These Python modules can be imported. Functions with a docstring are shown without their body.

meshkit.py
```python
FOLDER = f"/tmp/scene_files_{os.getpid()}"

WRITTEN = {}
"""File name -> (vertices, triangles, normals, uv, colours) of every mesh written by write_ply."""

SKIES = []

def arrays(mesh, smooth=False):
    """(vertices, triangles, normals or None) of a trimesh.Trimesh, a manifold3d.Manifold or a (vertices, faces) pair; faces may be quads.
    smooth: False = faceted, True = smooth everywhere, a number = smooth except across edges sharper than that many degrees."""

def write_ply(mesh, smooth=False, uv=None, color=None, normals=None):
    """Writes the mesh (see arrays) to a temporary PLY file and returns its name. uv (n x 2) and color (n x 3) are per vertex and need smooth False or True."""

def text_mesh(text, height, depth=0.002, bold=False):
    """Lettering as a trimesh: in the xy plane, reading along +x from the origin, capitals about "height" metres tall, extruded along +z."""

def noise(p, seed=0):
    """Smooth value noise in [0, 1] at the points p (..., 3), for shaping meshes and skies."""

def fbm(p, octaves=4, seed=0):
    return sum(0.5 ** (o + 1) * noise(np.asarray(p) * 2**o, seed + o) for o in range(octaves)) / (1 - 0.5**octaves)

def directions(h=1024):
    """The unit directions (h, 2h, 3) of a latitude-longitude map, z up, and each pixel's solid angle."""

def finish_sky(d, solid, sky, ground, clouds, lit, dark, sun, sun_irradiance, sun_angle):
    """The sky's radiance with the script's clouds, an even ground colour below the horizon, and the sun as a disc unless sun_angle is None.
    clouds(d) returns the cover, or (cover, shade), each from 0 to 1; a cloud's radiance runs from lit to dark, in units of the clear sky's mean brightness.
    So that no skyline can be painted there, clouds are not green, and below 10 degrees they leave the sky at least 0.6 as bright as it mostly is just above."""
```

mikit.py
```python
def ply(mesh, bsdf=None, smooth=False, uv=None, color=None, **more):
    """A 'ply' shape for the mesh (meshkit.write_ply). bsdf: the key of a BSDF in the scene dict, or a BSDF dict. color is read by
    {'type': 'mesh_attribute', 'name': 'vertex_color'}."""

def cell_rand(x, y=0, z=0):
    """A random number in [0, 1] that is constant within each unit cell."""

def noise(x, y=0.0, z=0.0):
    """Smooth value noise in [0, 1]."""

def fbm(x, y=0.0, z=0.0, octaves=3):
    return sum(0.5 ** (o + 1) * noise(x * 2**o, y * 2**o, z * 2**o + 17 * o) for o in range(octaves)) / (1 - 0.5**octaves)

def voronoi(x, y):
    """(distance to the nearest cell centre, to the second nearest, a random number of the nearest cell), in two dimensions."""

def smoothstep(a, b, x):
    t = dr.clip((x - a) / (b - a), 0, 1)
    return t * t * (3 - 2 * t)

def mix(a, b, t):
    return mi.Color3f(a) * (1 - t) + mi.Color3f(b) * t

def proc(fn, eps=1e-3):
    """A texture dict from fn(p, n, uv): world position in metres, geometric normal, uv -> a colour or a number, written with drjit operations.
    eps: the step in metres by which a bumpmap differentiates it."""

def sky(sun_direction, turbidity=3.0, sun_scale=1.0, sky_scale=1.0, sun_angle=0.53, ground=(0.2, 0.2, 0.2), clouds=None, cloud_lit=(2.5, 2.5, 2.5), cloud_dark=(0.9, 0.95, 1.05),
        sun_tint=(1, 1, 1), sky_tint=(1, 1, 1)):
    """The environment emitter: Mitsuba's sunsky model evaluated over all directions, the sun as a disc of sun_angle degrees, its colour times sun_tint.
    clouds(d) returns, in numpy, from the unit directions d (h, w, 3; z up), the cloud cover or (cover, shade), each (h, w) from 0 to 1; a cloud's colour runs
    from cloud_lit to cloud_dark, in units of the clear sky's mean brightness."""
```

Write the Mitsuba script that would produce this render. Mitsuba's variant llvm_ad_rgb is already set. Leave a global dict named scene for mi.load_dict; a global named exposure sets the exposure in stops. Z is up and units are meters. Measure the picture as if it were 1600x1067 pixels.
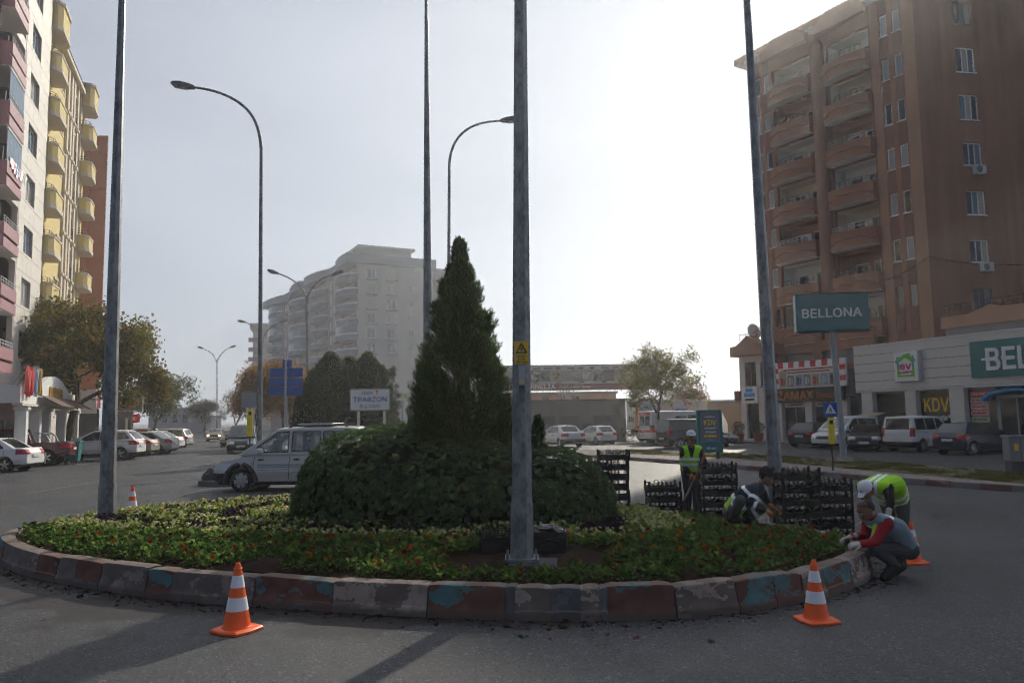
import math, random
import numpy as np, trimesh, shapely
import manifold3d as m3
import drjit as dr
import mitsuba as mi
import mikit, meshkit
from shapely.geometry import Polygon, box as sbox
from mikit import proc, noise as pn, fbm as pf, smoothstep as ss, mix

T = mi.ScalarTransform4f
PI = math.pi
scene = {'type': 'scene'}
labels = {}
rng = np.random.default_rng(7)

# ------------------------------------------------------------------ camera, sky, exposure
FPX, CH, PITCH, ROLL = 1225.0, 1.9, math.atan(121.5 / 1225), 0.015
_f = np.array([0, math.cos(PITCH), math.sin(PITCH)])
_u = np.array([0, -math.sin(PITCH), math.cos(PITCH)])
_up = math.sin(ROLL) * np.array([1.0, 0, 0]) + math.cos(ROLL) * _u
HAZE = 0.0012
scene['haze_medium'] = {'type': 'homogeneous', 'albedo': {'type': 'rgb', 'value': [0.92, 0.945, 0.975]}, 'sigma_t': HAZE,
                        'phase': {'type': 'hg', 'g': 0.7}}
scene['camera'] = {'type': 'perspective', 'fov': math.degrees(2 * math.atan(800 / FPX)), 'fov_axis': 'x', 'near_clip': 0.05, 'far_clip': 3000.0,
                   'to_world': T().look_at(origin=[0, 0, CH], target=[0, float(_f[1]), CH + float(_f[2])], up=_up.tolist()),
                   'medium': {'type': 'ref', 'id': 'haze_medium'}}
SUN_AZ, SUN_EL = math.radians(22.3), math.radians(29.0)
SUN = (math.sin(SUN_AZ) * math.cos(SUN_EL), math.cos(SUN_AZ) * math.cos(SUN_EL), math.sin(SUN_EL))
_sd = np.array(SUN)


def thin_cloud(d):                                      # a thin veil, brighter towards the sun
    n = meshkit.fbm(d * np.array([2.2, 1.6, 7.0]) + 3.1, 4, 5)
    m = meshkit.fbm(d * 1.3 + 9.2, 3, 2)
    ang = np.degrees(np.arccos(np.clip(d @ _sd, -1, 1)))
    t = np.clip((ang - 12) / 105, 0, 1)
    return np.clip(0.72 + 0.42 * (n - 0.5) + 0.3 * (m - 0.5), 0.4, 0.95), t * t * (3 - 2 * t)


scene['sky'] = mikit.sky(SUN, turbidity=3.0, sun_scale=1.9, sun_angle=0.9, clouds=thin_cloud, cloud_lit=(5.7, 6.0, 6.6), cloud_dark=(0.9, 1.1, 1.6),
                         sun_tint=(0.82, 0.97, 1.22))
exposure = 0.9

# ------------------------------------------------------------------ helpers


def ray(px, py):
    x, y = px - 800, py - 533.5
    c, s = math.cos(ROLL), math.sin(ROLL)
    xr, yr = x * c - y * s, x * s + y * c
    return xr * np.array([1.0, 0, 0]) + FPX * _f - yr * _u


def gp(px, py, z=0.0):                                  # the ground point that the photograph shows at this pixel
    d = ray(px, py)
    t = (z - CH) / d[2]
    return np.array([d[0] * t, d[1] * t, z])


def at(px, py, Y):                                      # the point at distance Y
    d = ray(px, py)
    t = Y / d[1]
    return np.array([d[0] * t, Y, CH + d[2] * t])


def numbered(k):
    if k not in scene and k not in labels:
        return k
    i = 1
    while f'{k}_{i:03d}' in scene or f'{k}_{i:03d}' in labels:
        i += 1
    return f'{k}_{i:03d}'


_next = {}


def fresh(k):
    n = _next.get(k)
    if n is None:
        _next[k] = 1
        return k
    _next[k] = n + 1
    return f'{k}_{n:03d}'


def thing(name, label=None, cat=None, group=None):
    k = fresh(name)
    if label:
        labels[k] = {'label': label, 'category': cat}
        if group:
            labels[k]['group'] = group
    return k


def obj(name, mesh, mat, parent=None, smooth=False, label=None, cat=None, group=None, kind=None, color=None, shape=None, tw=None):
    if shape is None and len(meshkit.arrays(mesh)[1]) == 0:
        print('EMPTY', parent, name); return None
    k = fresh(f'{parent}__{name}' if parent else name)
    s = dict(shape) if shape else mikit.ply(mesh, mat, smooth=smooth, color=color)
    if tw is not None:
        s['to_world'] = tw
    scene[k] = s
    lab = {}
    if label: lab['label'] = label
    if cat: lab['category'] = cat
    if group: lab['group'] = group
    if kind: lab['kind'] = kind
    if lab: labels[k] = lab
    return k


def M(key, rgb, rough=0.6, metal=0.0, spec=0.5, **kw):
    c = rgb if isinstance(rgb, dict) else {'type': 'rgb', 'value': list(map(float, rgb))}
    b = {'type': 'principled', 'base_color': c, 'roughness': rough if isinstance(rough, dict) else float(rough), 'metallic': float(metal), 'specular': float(spec)}
    b.update(kw)
    scene[key] = {'type': 'twosided', 'bsdf': b}
    return key


def LEAF(key, trans=0.8, rough=0.5):
    scene[key] = {'type': 'principledthin', 'base_color': {'type': 'mesh_attribute', 'name': 'vertex_color'}, 'roughness': rough, 'diff_trans': trans, 'eta': 1.4}
    return key


class MB:
    """Collects faces into one mesh."""

    def __init__(s):
        s.v, s.f, s.n = [], [], 0

    def add(s, v, f):
        v, f = np.asarray(v, float), np.asarray(f, int)
        if f.shape[1] == 4:
            f = np.vstack([f[:, [0, 1, 2]], f[:, [0, 2, 3]]])
        s.v.append(v); s.f.append(f + s.n); s.n += len(v)
        return s

    def mesh(s, m):
        if hasattr(m, 'to_mesh'):
            q = m.to_mesh()
            return s.add(q.vert_properties[:, :3], q.tri_verts)
        return s.add(m.vertices, m.faces)

    def box(s, a, b):
        (x0, y0, z0), (x1, y1, z1) = a, b
        return s.add([[x0, y0, z0], [x1, y0, z0], [x1, y1, z0], [x0, y1, z0], [x0, y0, z1], [x1, y0, z1], [x1, y1, z1], [x0, y1, z1]],
                     [[0, 3, 2, 1], [4, 5, 6, 7], [0, 1, 5, 4], [1, 2, 6, 5], [2, 3, 7, 6], [3, 0, 4, 7]])

    def tube(s, pts, rad, n=8, caps=True):
        p = np.asarray(pts, float)
        r = np.broadcast_to(rad, (len(p),))
        t = np.gradient(p, axis=0)
        t /= np.linalg.norm(t, axis=1, keepdims=True) + 1e-12
        ref = np.array([0, 0, 1.0]) if abs(t[0, 2]) < 0.9 else np.array([1.0, 0, 0])
        a = np.cross(t, ref); a /= np.linalg.norm(a, axis=1, keepdims=True) + 1e-12
        b = np.cross(t, a)
        an = np.arange(n) * 2 * PI / n + PI / n
        v = p[:, None] + r[:, None, None] * (np.cos(an)[None, :, None] * a[:, None] + np.sin(an)[None, :, None] * b[:, None])
        i, j = np.meshgrid(np.arange(len(p) - 1), np.arange(n), indexing='ij')
        q = np.stack([i * n + j, i * n + (j + 1) % n, (i + 1) * n + (j + 1) % n, (i + 1) * n + j], -1).reshape(-1, 4)
        f = [np.vstack([q[:, [0, 1, 2]], q[:, [0, 2, 3]]])]
        v = v.reshape(-1, 3)
        if caps:
            k = np.arange(1, n - 1)
            f.append(np.stack([k * 0, k + 1, k], 1))
            o = (len(p) - 1) * n
            f.append(np.stack([k * 0 + o, k + o, k + 1 + o], 1))
        return s.add(v, np.vstack(f)[:, ::-1])

    def lathe(s, prof, n=24, c=(0, 0, 0)):
        pr = np.asarray(prof, float)
        an = np.arange(n) * 2 * PI / n
        v = np.stack([pr[:, 0, None] * np.cos(an), pr[:, 0, None] * np.sin(an), pr[:, 1, None] + 0 * an], -1).reshape(-1, 3) + np.asarray(c, float)
        i, j = np.meshgrid(np.arange(len(pr) - 1), np.arange(n), indexing='ij')
        return s.add(v, np.stack([i * n + j, i * n + (j + 1) % n, (i + 1) * n + (j + 1) % n, (i + 1) * n + j], -1).reshape(-1, 4))

    def prism(s, poly, h0, h1):
        for g in getattr(poly, 'geoms', [poly]):
            m = trimesh.creation.extrude_polygon(g, h1 - h0, engine='earcut')
            m.apply_translation([0, 0, h0])
            s.mesh(m)
        return s

    def out(s):
        return (np.vstack(s.v), np.vstack(s.f)) if s.v else (np.zeros((3, 3)), np.array([[0, 1, 2]]))


def xf(mesh, R=None, t=(0, 0, 0)):
    v, f, _ = meshkit.arrays(mesh)
    return ((v @ np.asarray(R).T if R is not None else v) + np.asarray(t, float), f)


def rotz(a):
    c, s = math.cos(a), math.sin(a)
    return np.array([[c, -s, 0], [s, c, 0], [0, 0, 1.0]])


def rbox(a, b, r=0.02):
    a, b = np.asarray(a, float), np.asarray(b, float)
    p = []
    for x in (a[0] + r, b[0] - r):
        for y in (a[1] + r, b[1] - r):
            for z in (a[2] + r, b[2] - r):
                for k in range(3):
                    for sg in (-r, r):
                        q = [x, y, z]; q[k] += sg; p.append(q)
    return m3.Manifold.hull_points(np.array(p))


class Fr:
    """An upright plane: u runs to the right as seen from the street, n comes out of the wall, z is up."""

    def __init__(s, o, d):
        d = np.asarray(d, float)[:2]
        s.o, s.d = np.asarray(o, float)[:2], d / np.linalg.norm(d)
        s.nn = np.array([s.d[1], -s.d[0]])
        s.R = np.array([[s.d[0], s.nn[0], 0], [s.d[1], s.nn[1], 0], [0, 0, 1.0]])

    def P(s, u, n, z):
        return np.array([*(s.o + u * s.d + n * s.nn), z])

    def X(s, v):                                         # local (u, n, z) -> world
        v = np.asarray(v, float)
        return v @ s.R.T + np.array([s.o[0], s.o[1], 0])

    def put(s, mb):
        v, f = mb.out() if isinstance(mb, MB) else meshkit.arrays(mb)[:2]
        return (s.X(v), f)

    def box(s, u0, u1, n0, n1, z0, z1):
        return s.put(MB().box((u0, n0, z0), (u1, n1, z1)))

    def prism(s, poly, n0, n1):                           # poly in (u, z)
        v, f = MB().prism(poly, 0, n1 - n0).out()
        return (s.X(np.stack([v[:, 0], v[:, 2] + n0, v[:, 1]], 1)), f[:, ::-1])

    def text(s, txt, u, n, z, h, depth=0.015, bold=True, w=None):
        m = meshkit.text_mesh(txt, h, depth, bold)
        v = np.array(m.vertices)
        if w:
            v[:, 0] *= w / (v[:, 0].max() - v[:, 0].min())
        return (s.X(np.stack([v[:, 0] - v[:, 0].min() + u, v[:, 2] + n, v[:, 1] + z], 1)), np.array(m.faces)[:, ::-1])

    def hit(s, px, py, n=0.0):
        d = ray(px, py)
        o = s.o + n * s.nn
        t, u = np.linalg.solve(np.array([[d[0], -s.d[0]], [d[1], -s.d[1]]]), o)
        return u, CH + d[2] * t


def cat(*ms):
    mb = MB()
    for m in ms:
        mb.add(m[0], m[1])
    return mb.out()


def poly_ring(c, r, n=24):
    a = np.arange(n) * 2 * PI / n
    return Polygon(np.stack([c[0] + r * np.cos(a), c[1] + r * np.sin(a)], 1))


# ------------------------------------------------------------------ materials
def _asphalt(p, n, uv):
    big = pf(p.x * 0.35, p.y * 0.22, 0.0, 4)
    fine = pn(p.x * 95, p.y * 95, 3.0)
    mid = pf(p.x * 6, p.y * 6, 1.0, 3)
    tyre = pf(p.x * 0.9 + 3, p.y * 0.12, 5.0, 3)
    v = 0.047 + 0.024 * (big - 0.5) + 0.03 * (fine - 0.5) + 0.018 * (mid - 0.5) + 0.012 * (tyre - 0.5)
    crack = ss(0.016, 0.004, dr.abs(pf(p.x * 0.8 + 7, p.y * 0.8, 2.0, 4) - 0.5)) * ss(0.52, 0.6, pf(p.x * 0.3, p.y * 0.3 + 4, 9.0, 2))
    v = v * (1 - 0.45 * crack)
    speck = ss(0.74, 0.9, pn(p.x * 62, p.y * 62, 8.0)) * (0.4 + pn(p.x * 140, p.y * 140, 2.0))
    v = v + 0.085 * speck - 0.03 * ss(0.7, 0.85, pn(p.x * 80 + 9, p.y * 80, 4.0))
    lay = ss(0.50, 0.52, pf(p.x * 0.16 + 1.3, p.y * 0.22 + 8.1, 2.0, 2))
    v = v * (1 - 0.10 * lay)
    tr = dr.abs(p.x - 0.36 * (7.2 - p.y) - 0.62 + 0.08 * pn(p.y * 3, 0.0, 0.0))
    v = v * (1 - 0.28 * ss(0.14, 0.05, tr) * ss(8.2, 7.0, p.y) * ss(0.3, 0.6, pn(p.x * 25, p.y * 9, 1.0)))
    stain = ss(0.62, 0.72, pf(p.x * 0.55 + 3.3, p.y * 0.55, 4.0, 3))
    v = v * (1 - 0.22 * stain)
    de = dr.sqrt(dr.square((p.x + 1.6) / 6.1) + dr.square((p.y - 12.4) / 4.85))
    dirt = ss(1.14, 1.0, de + 0.22 * (pf(p.x * 5, p.y * 5, 6.0, 4) - 0.5)) * ss(0.28, 0.52, pf(p.x * 2.2, p.y * 2.2, 1.0, 4))
    c = mi.Color3f(v * 1.0, v * 0.985, v * 1.05)
    return mix(c, (0.018, 0.012, 0.010), dirt * 0.75)


def _asphalt_h(p, n, uv):
    return pn(p.x * 90, p.y * 90, 3.0) + 0.5 * pf(p.x * 12, p.y * 12, 1.0, 2)


scene['asphalt'] = {'type': 'bumpmap', 'nested': {'type': 'twosided', 'bsdf': {'type': 'principled', 'base_color': proc(_asphalt), 'roughness': 0.62, 'specular': 0.45}},
                    'arbitrary': proc(_asphalt_h, 2e-3), 'scale': 0.0022}
scene['asphalt']['nested'] = {'type': 'principled', 'base_color': proc(_asphalt), 'roughness': 0.62, 'specular': 0.45}
scene['asphalt'] = {'type': 'twosided', 'bsdf': scene['asphalt']}


def _soil(p, n, uv):
    a = pf(p.x * 9, p.y * 9, p.z * 9, 4)
    b = pn(p.x * 70, p.y * 70, p.z * 70)
    return mix((0.012, 0.007, 0.005), (0.05, 0.028, 0.019), a * 0.7 + b * 0.3)


M('soil', proc(_soil), 0.95, spec=0.1)


def _galv(p, n, uv):
    a = pf(p.x * 9, p.y * 9, p.z * 4.5, 4)
    b = pn(p.x * 40 + p.y * 30, p.y * 40, p.z * 18)
    s = pf(p.x * 14 + p.y * 11, 0.0, p.z * 0.5, 2)
    v = 0.23 + 0.30 * (a - 0.5) + 0.12 * (b - 0.5) + 0.14 * (s - 0.5)
    return mi.Color3f(v * 0.97, v, v * 1.06)


M('galvanised', proc(_galv), 0.5, metal=0.35, spec=0.4)


def kerb_mat(key, base, paint, cover, seed):
    def fn(p, n, uv):
        a = pf(p.x * 3.3 + seed, p.y * 3.3, p.z * 5.0, 4)
        e = pn(p.x * 30, p.y * 30 + seed, p.z * 30)
        e2 = pn(p.x * 75, p.y * 75 + seed, p.z * 75)
        m = ss(cover, cover + 0.03, a + 0.15 * (e - 0.5) + 0.09 * (e2 - 0.5) + 0.18 * (p.z - 0.17)) * (0.55 + 0.45 * ss(0.25, 0.5, pf(p.x * 16, p.y * 16, p.z * 11 + seed, 3)))
        d = pf(p.x * 8, p.y * 8 + seed, p.z * 8, 3)
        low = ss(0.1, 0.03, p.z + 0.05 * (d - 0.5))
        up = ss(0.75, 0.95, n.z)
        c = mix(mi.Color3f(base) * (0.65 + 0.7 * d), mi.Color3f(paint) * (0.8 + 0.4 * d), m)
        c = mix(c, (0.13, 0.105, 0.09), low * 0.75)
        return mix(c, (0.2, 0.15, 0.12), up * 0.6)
    M(key, proc(fn), 0.85, spec=0.2)


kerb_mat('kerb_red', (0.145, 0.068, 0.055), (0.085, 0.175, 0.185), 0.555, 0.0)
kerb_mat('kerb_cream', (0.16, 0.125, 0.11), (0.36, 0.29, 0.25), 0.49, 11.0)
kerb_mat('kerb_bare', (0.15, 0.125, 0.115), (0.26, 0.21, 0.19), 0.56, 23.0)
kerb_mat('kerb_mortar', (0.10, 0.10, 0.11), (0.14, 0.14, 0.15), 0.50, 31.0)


def _plaster(p, n, uv):
    a = pf(p.x * 0.5 + p.y * 0.3, p.y * 0.4, p.z * 0.25, 4)
    s = pf(p.x * 2.5 + p.y * 2.1, 0.0, p.z * 0.15, 3)
    g = pn(p.x * 26, p.y * 26, p.z * 26)
    v = 0.82 + 0.36 * (a - 0.5) + 0.32 * (s - 0.5) + 0.08 * (g - 0.5)
    return v


def plaster(key, rgb, rough=0.85):
    def fn(p, n, uv):
        return mi.Color3f(rgb) * _plaster(p, n, uv) * 1.2
    M(key, proc(fn), rough, spec=0.2)


plaster('wall_terracotta', (0.34, 0.17, 0.108))
plaster('wall_salmon', (0.44, 0.25, 0.165))
plaster('wall_concrete', (0.095, 0.09, 0.09))


def _bark(p, n, uv):
    a = pf(p.x * 7, p.y * 7, p.z * 2.2, 4)
    return mix((0.035, 0.025, 0.018), (0.15, 0.115, 0.085), a)


M('bark', proc(_bark), 0.9, spec=0.15)


def _grass(p, n, uv):
    a = pf(p.x * 1.6, p.y * 1.6, 0.0, 4)
    return mix((0.10, 0.075, 0.045), (0.07, 0.085, 0.025), a)


M('turf', proc(_grass), 0.95, spec=0.1)

for k, c, r in [('white', (0.72, 0.72, 0.71), 0.4), ('white_clad', (0.62, 0.58, 0.53), 0.55), ('cream_wall', (0.62, 0.55, 0.44), 0.75), ('pink_clad', (0.33, 0.17, 0.19), 0.5),
                ('maroon', (0.11, 0.035, 0.045), 0.5), ('yellow_wall', (0.58, 0.46, 0.20), 0.8), ('stone_trim', (0.52, 0.46, 0.38), 0.75), ('orange_clad', (0.48, 0.165, 0.07), 0.55),
                ('soffit', (0.62, 0.6, 0.57), 0.7), ('shade_wall', (0.30, 0.28, 0.27), 0.8), ('dark_band', (0.25, 0.115, 0.075), 0.8), ('pillar_brown', (0.30, 0.15, 0.095), 0.8),
                ('far_cream', (0.33, 0.335, 0.35), 0.8), ('far_blue', (0.10, 0.13, 0.19), 0.7), ('far_mauve', (0.20, 0.13, 0.145), 0.8), ('far_pink', (0.46, 0.36, 0.31), 0.8),
                ('black_plastic', (0.012, 0.012, 0.014), 0.42), ('black', (0.008, 0.008, 0.009), 0.5), ('rubber', (0.016, 0.016, 0.017), 0.8), ('dark_grey', (0.05, 0.05, 0.055), 0.6),
                ('mid_grey', (0.2, 0.2, 0.21), 0.5), ('light_grey', (0.42, 0.42, 0.43), 0.5), ('teal', (0.008, 0.16, 0.17), 0.35), ('sign_white', (0.75, 0.75, 0.75), 0.4),
                ('sign_blue', (0.01, 0.09, 0.36), 0.35), ('sign_yellow', (0.85, 0.66, 0.01), 0.4), ('warn_yellow', (0.78, 0.47, 0.02), 0.45), ('orange_cone', (0.95, 0.13, 0.02), 0.45),
                ('red', (0.55, 0.02, 0.02), 0.45), ('deep_red', (0.35, 0.025, 0.04), 0.5), ('green', (0.16, 0.5, 0.04), 0.4), ('magenta', (0.55, 0.02, 0.16), 0.4), ('sky_blue', (0.05, 0.28, 0.6), 0.4),
                ('kdv_yellow', (0.8, 0.5, 0.02), 0.45), ('orange_letters', (0.5, 0.16, 0.02), 0.5), ('gold', (0.4, 0.22, 0.04), 0.4), ('pale_panel', (0.55, 0.5, 0.47), 0.5),
                ('photo_grey', (0.16, 0.17, 0.19), 0.5), ('photo_dark', (0.05, 0.05, 0.06), 0.5), ('photo_tan', (0.36, 0.27, 0.16), 0.5), ('photo_blue', (0.2, 0.3, 0.42), 0.5), ('pink_panel', (0.6, 0.33, 0.32), 0.5),
                ('green_panel', (0.3, 0.42, 0.24), 0.5), ('ac_white', (0.55, 0.55, 0.54), 0.5), ('railing', (0.06, 0.05, 0.05), 0.5), ('rail_white', (0.62, 0.62, 0.62), 0.4),
                ('bin_teal', (0.01, 0.16, 0.17), 0.45), ('lamp_head', (0.10, 0.11, 0.12), 0.5), ('wood', (0.40, 0.23, 0.13), 0.7), ('satin_grey', (0.30, 0.31, 0.32), 0.4),
                ('paver', (0.24, 0.20, 0.185), 0.85), ('kerb_paint_red', (0.13, 0.062, 0.055), 0.85), ('kerb_paint_white', (0.17, 0.15, 0.145), 0.85), ('line_white', (0.13, 0.13, 0.13), 0.8),
                ('stone_brown', (0.2, 0.14, 0.10), 0.9), ('roof_brown', (0.12, 0.075, 0.06), 0.85), ('terracotta_pot', (0.35, 0.14, 0.08), 0.8), ('tan_hatch', (0.33, 0.25, 0.18), 0.6)]:
    M(k, c, r)
M('band_silver', (0.80, 0.80, 0.84), 0.5, metal=0.0, spec=0.8)
M('glass_dark', (0.012, 0.015, 0.02), 0.06, spec=0.8)
M('glass_blue', (0.07, 0.11, 0.15), 0.08, spec=0.9)
M('glass_curtain', (0.30, 0.29, 0.28), 0.25, spec=0.6)
M('glass_curtain_warm', (0.36, 0.32, 0.27), 0.25, spec=0.6)
M('shop_glass', (0.012, 0.013, 0.015), 0.05, spec=0.5)
M('steel', (0.45, 0.45, 0.46), 0.3, metal=0.9)
# ------------------------------------------------------------------ ground, island, pavements
obj('road', MB().box((-600, -200, -0.5), (600, 600, 0.0)).out(), 'asphalt', kind='structure', label='grey asphalt road around the planted island')


def cr(pts, n=400, closed=True):
    from scipy.interpolate import CubicSpline
    p = np.asarray(pts, float)
    if closed:
        p = np.vstack([p, p[:1]])
    s = np.r_[0, np.cumsum(np.linalg.norm(np.diff(p, axis=0), axis=1))]
    c = CubicSpline(s, p, bc_type='periodic' if closed else 'natural')
    return c(np.linspace(0, s[-1], n + 1)[:-1] if closed else np.linspace(0, s[-1], n))


ISL = cr([(-8.0, 13.1), (-7.65, 11.85), (-7.0, 11.0), (-6.07, 10.16), (-5.2, 9.58), (-4.15, 8.98), (-3.4, 8.64), (-2.6, 8.38), (-1.8, 8.13), (-0.98, 7.9), (-0.04, 7.7), (0.5, 7.63), (1.0, 7.62),
          (1.55, 7.68), (2.14, 7.86), (2.81, 8.17), (3.3, 8.5), (3.75, 8.92), (4.12, 9.36), (4.33, 9.8), (4.4, 10.4), (4.25, 11.1), (3.85, 11.9), (3.2, 12.8), (2.3, 14.0), (1.2, 15.2), (-0.3, 16.3),
          (-2.0, 17.0), (-3.6, 17.2), (-5.1, 16.9), (-6.4, 16.0), (-7.4, 14.6)], 1600)
ISLP = Polygon(ISL)
_cum = np.r_[0, np.cumsum(np.linalg.norm(np.diff(np.vstack([ISL, ISL[:1]]), axis=0), axis=1))]
_tan = np.roll(ISL, -1, 0) - np.roll(ISL, 1, 0)
_tan /= np.linalg.norm(_tan, axis=1, keepdims=True)
_out = np.stack([_tan[:, 1], -_tan[:, 0]], 1)


def isl_at(s):
    s = np.asarray(s) % _cum[-1]
    q = lambda A: np.stack([np.interp(s, _cum, np.r_[A[:, k], A[0, k]]) for k in range(2)], -1)
    return q(ISL), q(_out)


def arc_of(px):
    d = ray(px, 950)
    k = d[0] / d[1]
    front = [i for i in range(len(ISL)) if ISL[i, 1] < (9.72 if ISL[i, 0] > 0 else 12.5)]
    i = min(front, key=lambda i: abs(ISL[i, 0] / ISL[i, 1] - k))
    return _cum[i]


def kerb_stone(s0, s1, seed, h=0.305, proud=0.0):
    n = max(3, int((s1 - s0) / 0.07))
    s = np.linspace(s0, s1, n)
    c, o = isl_at(s)
    prof = np.array([(0.035, -0.05), (0.035, 0.045), (0.03, 0.085), (0.01, 0.105), (0.0, 0.16), (-0.01, 0.22), (-0.014, h - 0.016), (-0.024, h - 0.003), (-0.06, h), (-0.13, h + 0.006), (-0.2, h), (-0.21, h - 0.08)])
    r = np.random.default_rng(seed)
    dz, do, tl = r.normal(0, 0.007), r.normal(0, 0.006) + proud, r.normal(0, 0.006)
    P = c[:, None, :] + o[:, None, :] * (prof[None, :, 0, None] + do)
    Z = prof[None, :, 1] + np.where(prof[:, 1] > 0.1, 1, 0)[None] * (dz + tl * (np.linspace(-1, 1, n))[:, None])
    v = np.concatenate([P, Z[..., None]], -1)
    nz = meshkit.fbm(v * 9.0, 3, 4) - 0.5
    chip = np.clip(meshkit.fbm(v * 4.0 + 20, 3, 9) - 0.62, 0, 1)
    v[..., :2] += o[:, None, :] * (0.022 * nz - 0.12 * chip)[..., None]
    v[..., 2] += np.where(prof[:, 1] > 0.2, 1, 0) * (0.012 * nz - 0.06 * chip)
    for e in (0, -1):
        v[e, 2:, 2] -= 0.012
        v[e, :, :2] -= o[e] * 0.008
    m = len(prof)
    i, j = np.meshgrid(np.arange(n - 1), np.arange(m - 1), indexing='ij')
    f = np.stack([i * m + j, (i + 1) * m + j, (i + 1) * m + j + 1, i * m + j + 1], -1).reshape(-1, 4)
    vv = v.reshape(-1, 3)
    mb = MB().add(vv, f)
    k = np.arange(1, m - 1)
    mb.add(v[0], np.stack([k * 0, k, k + 1], 1)).add(v[-1], np.stack([k * 0, k + 1, k], 1))
    return mb.out()


kerb = thing('island_kerb', 'low kerb of worn stones in flaking red, turquoise and cream paint around the flower bed', 'kerb')
_front = [(0, 'kerb_bare'), (54, 'kerb_red'), (85, 'kerb_bare'), (117, 'kerb_red'), (155, 'kerb_bare'), (226, 'kerb_red'), (266, 'kerb_bare'), (397, 'kerb_red'), (519, 'kerb_cream'), (668, 'kerb_red'),
          (791, 'kerb_mortar'), (802, 'kerb_cream'), (863, 'kerb_mortar'), (907, 'kerb_cream'), (938, 'kerb_mortar'), (950, 'kerb_red'), (1058, 'kerb_cream'), (1153, 'kerb_red'), (1212, 'kerb_red'),
          (1256, 'kerb_cream'), (1291, 'kerb_red'), (1334, 'kerb_cream'), (1362, 'kerb_red')]
_s = [arc_of(p) for p, _ in _front]
_seed = 40
for i, (p, mt) in enumerate(_front[:-1]):
    mo = mt == 'kerb_mortar'
    g = -0.01 if mo else 0.006
    obj('stone', kerb_stone(_s[i] + g, _s[i + 1] - g, _seed + i, proud=-0.012 if mo else 0.0), mt, kerb, smooth=35)
sA, sB = _s[-1], _s[0] + _cum[-1]
_n = int((sB - sA) / 0.95)
for i in range(_n):
    a, b = sA + (sB - sA) * i / _n, sA + (sB - sA) * (i + 1) / _n
    obj('stone', kerb_stone(a + 0.006, b - 0.006, 200 + i), ['kerb_red', 'kerb_cream', 'kerb_red', 'kerb_bare'][i % 4], kerb, smooth=35)

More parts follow.
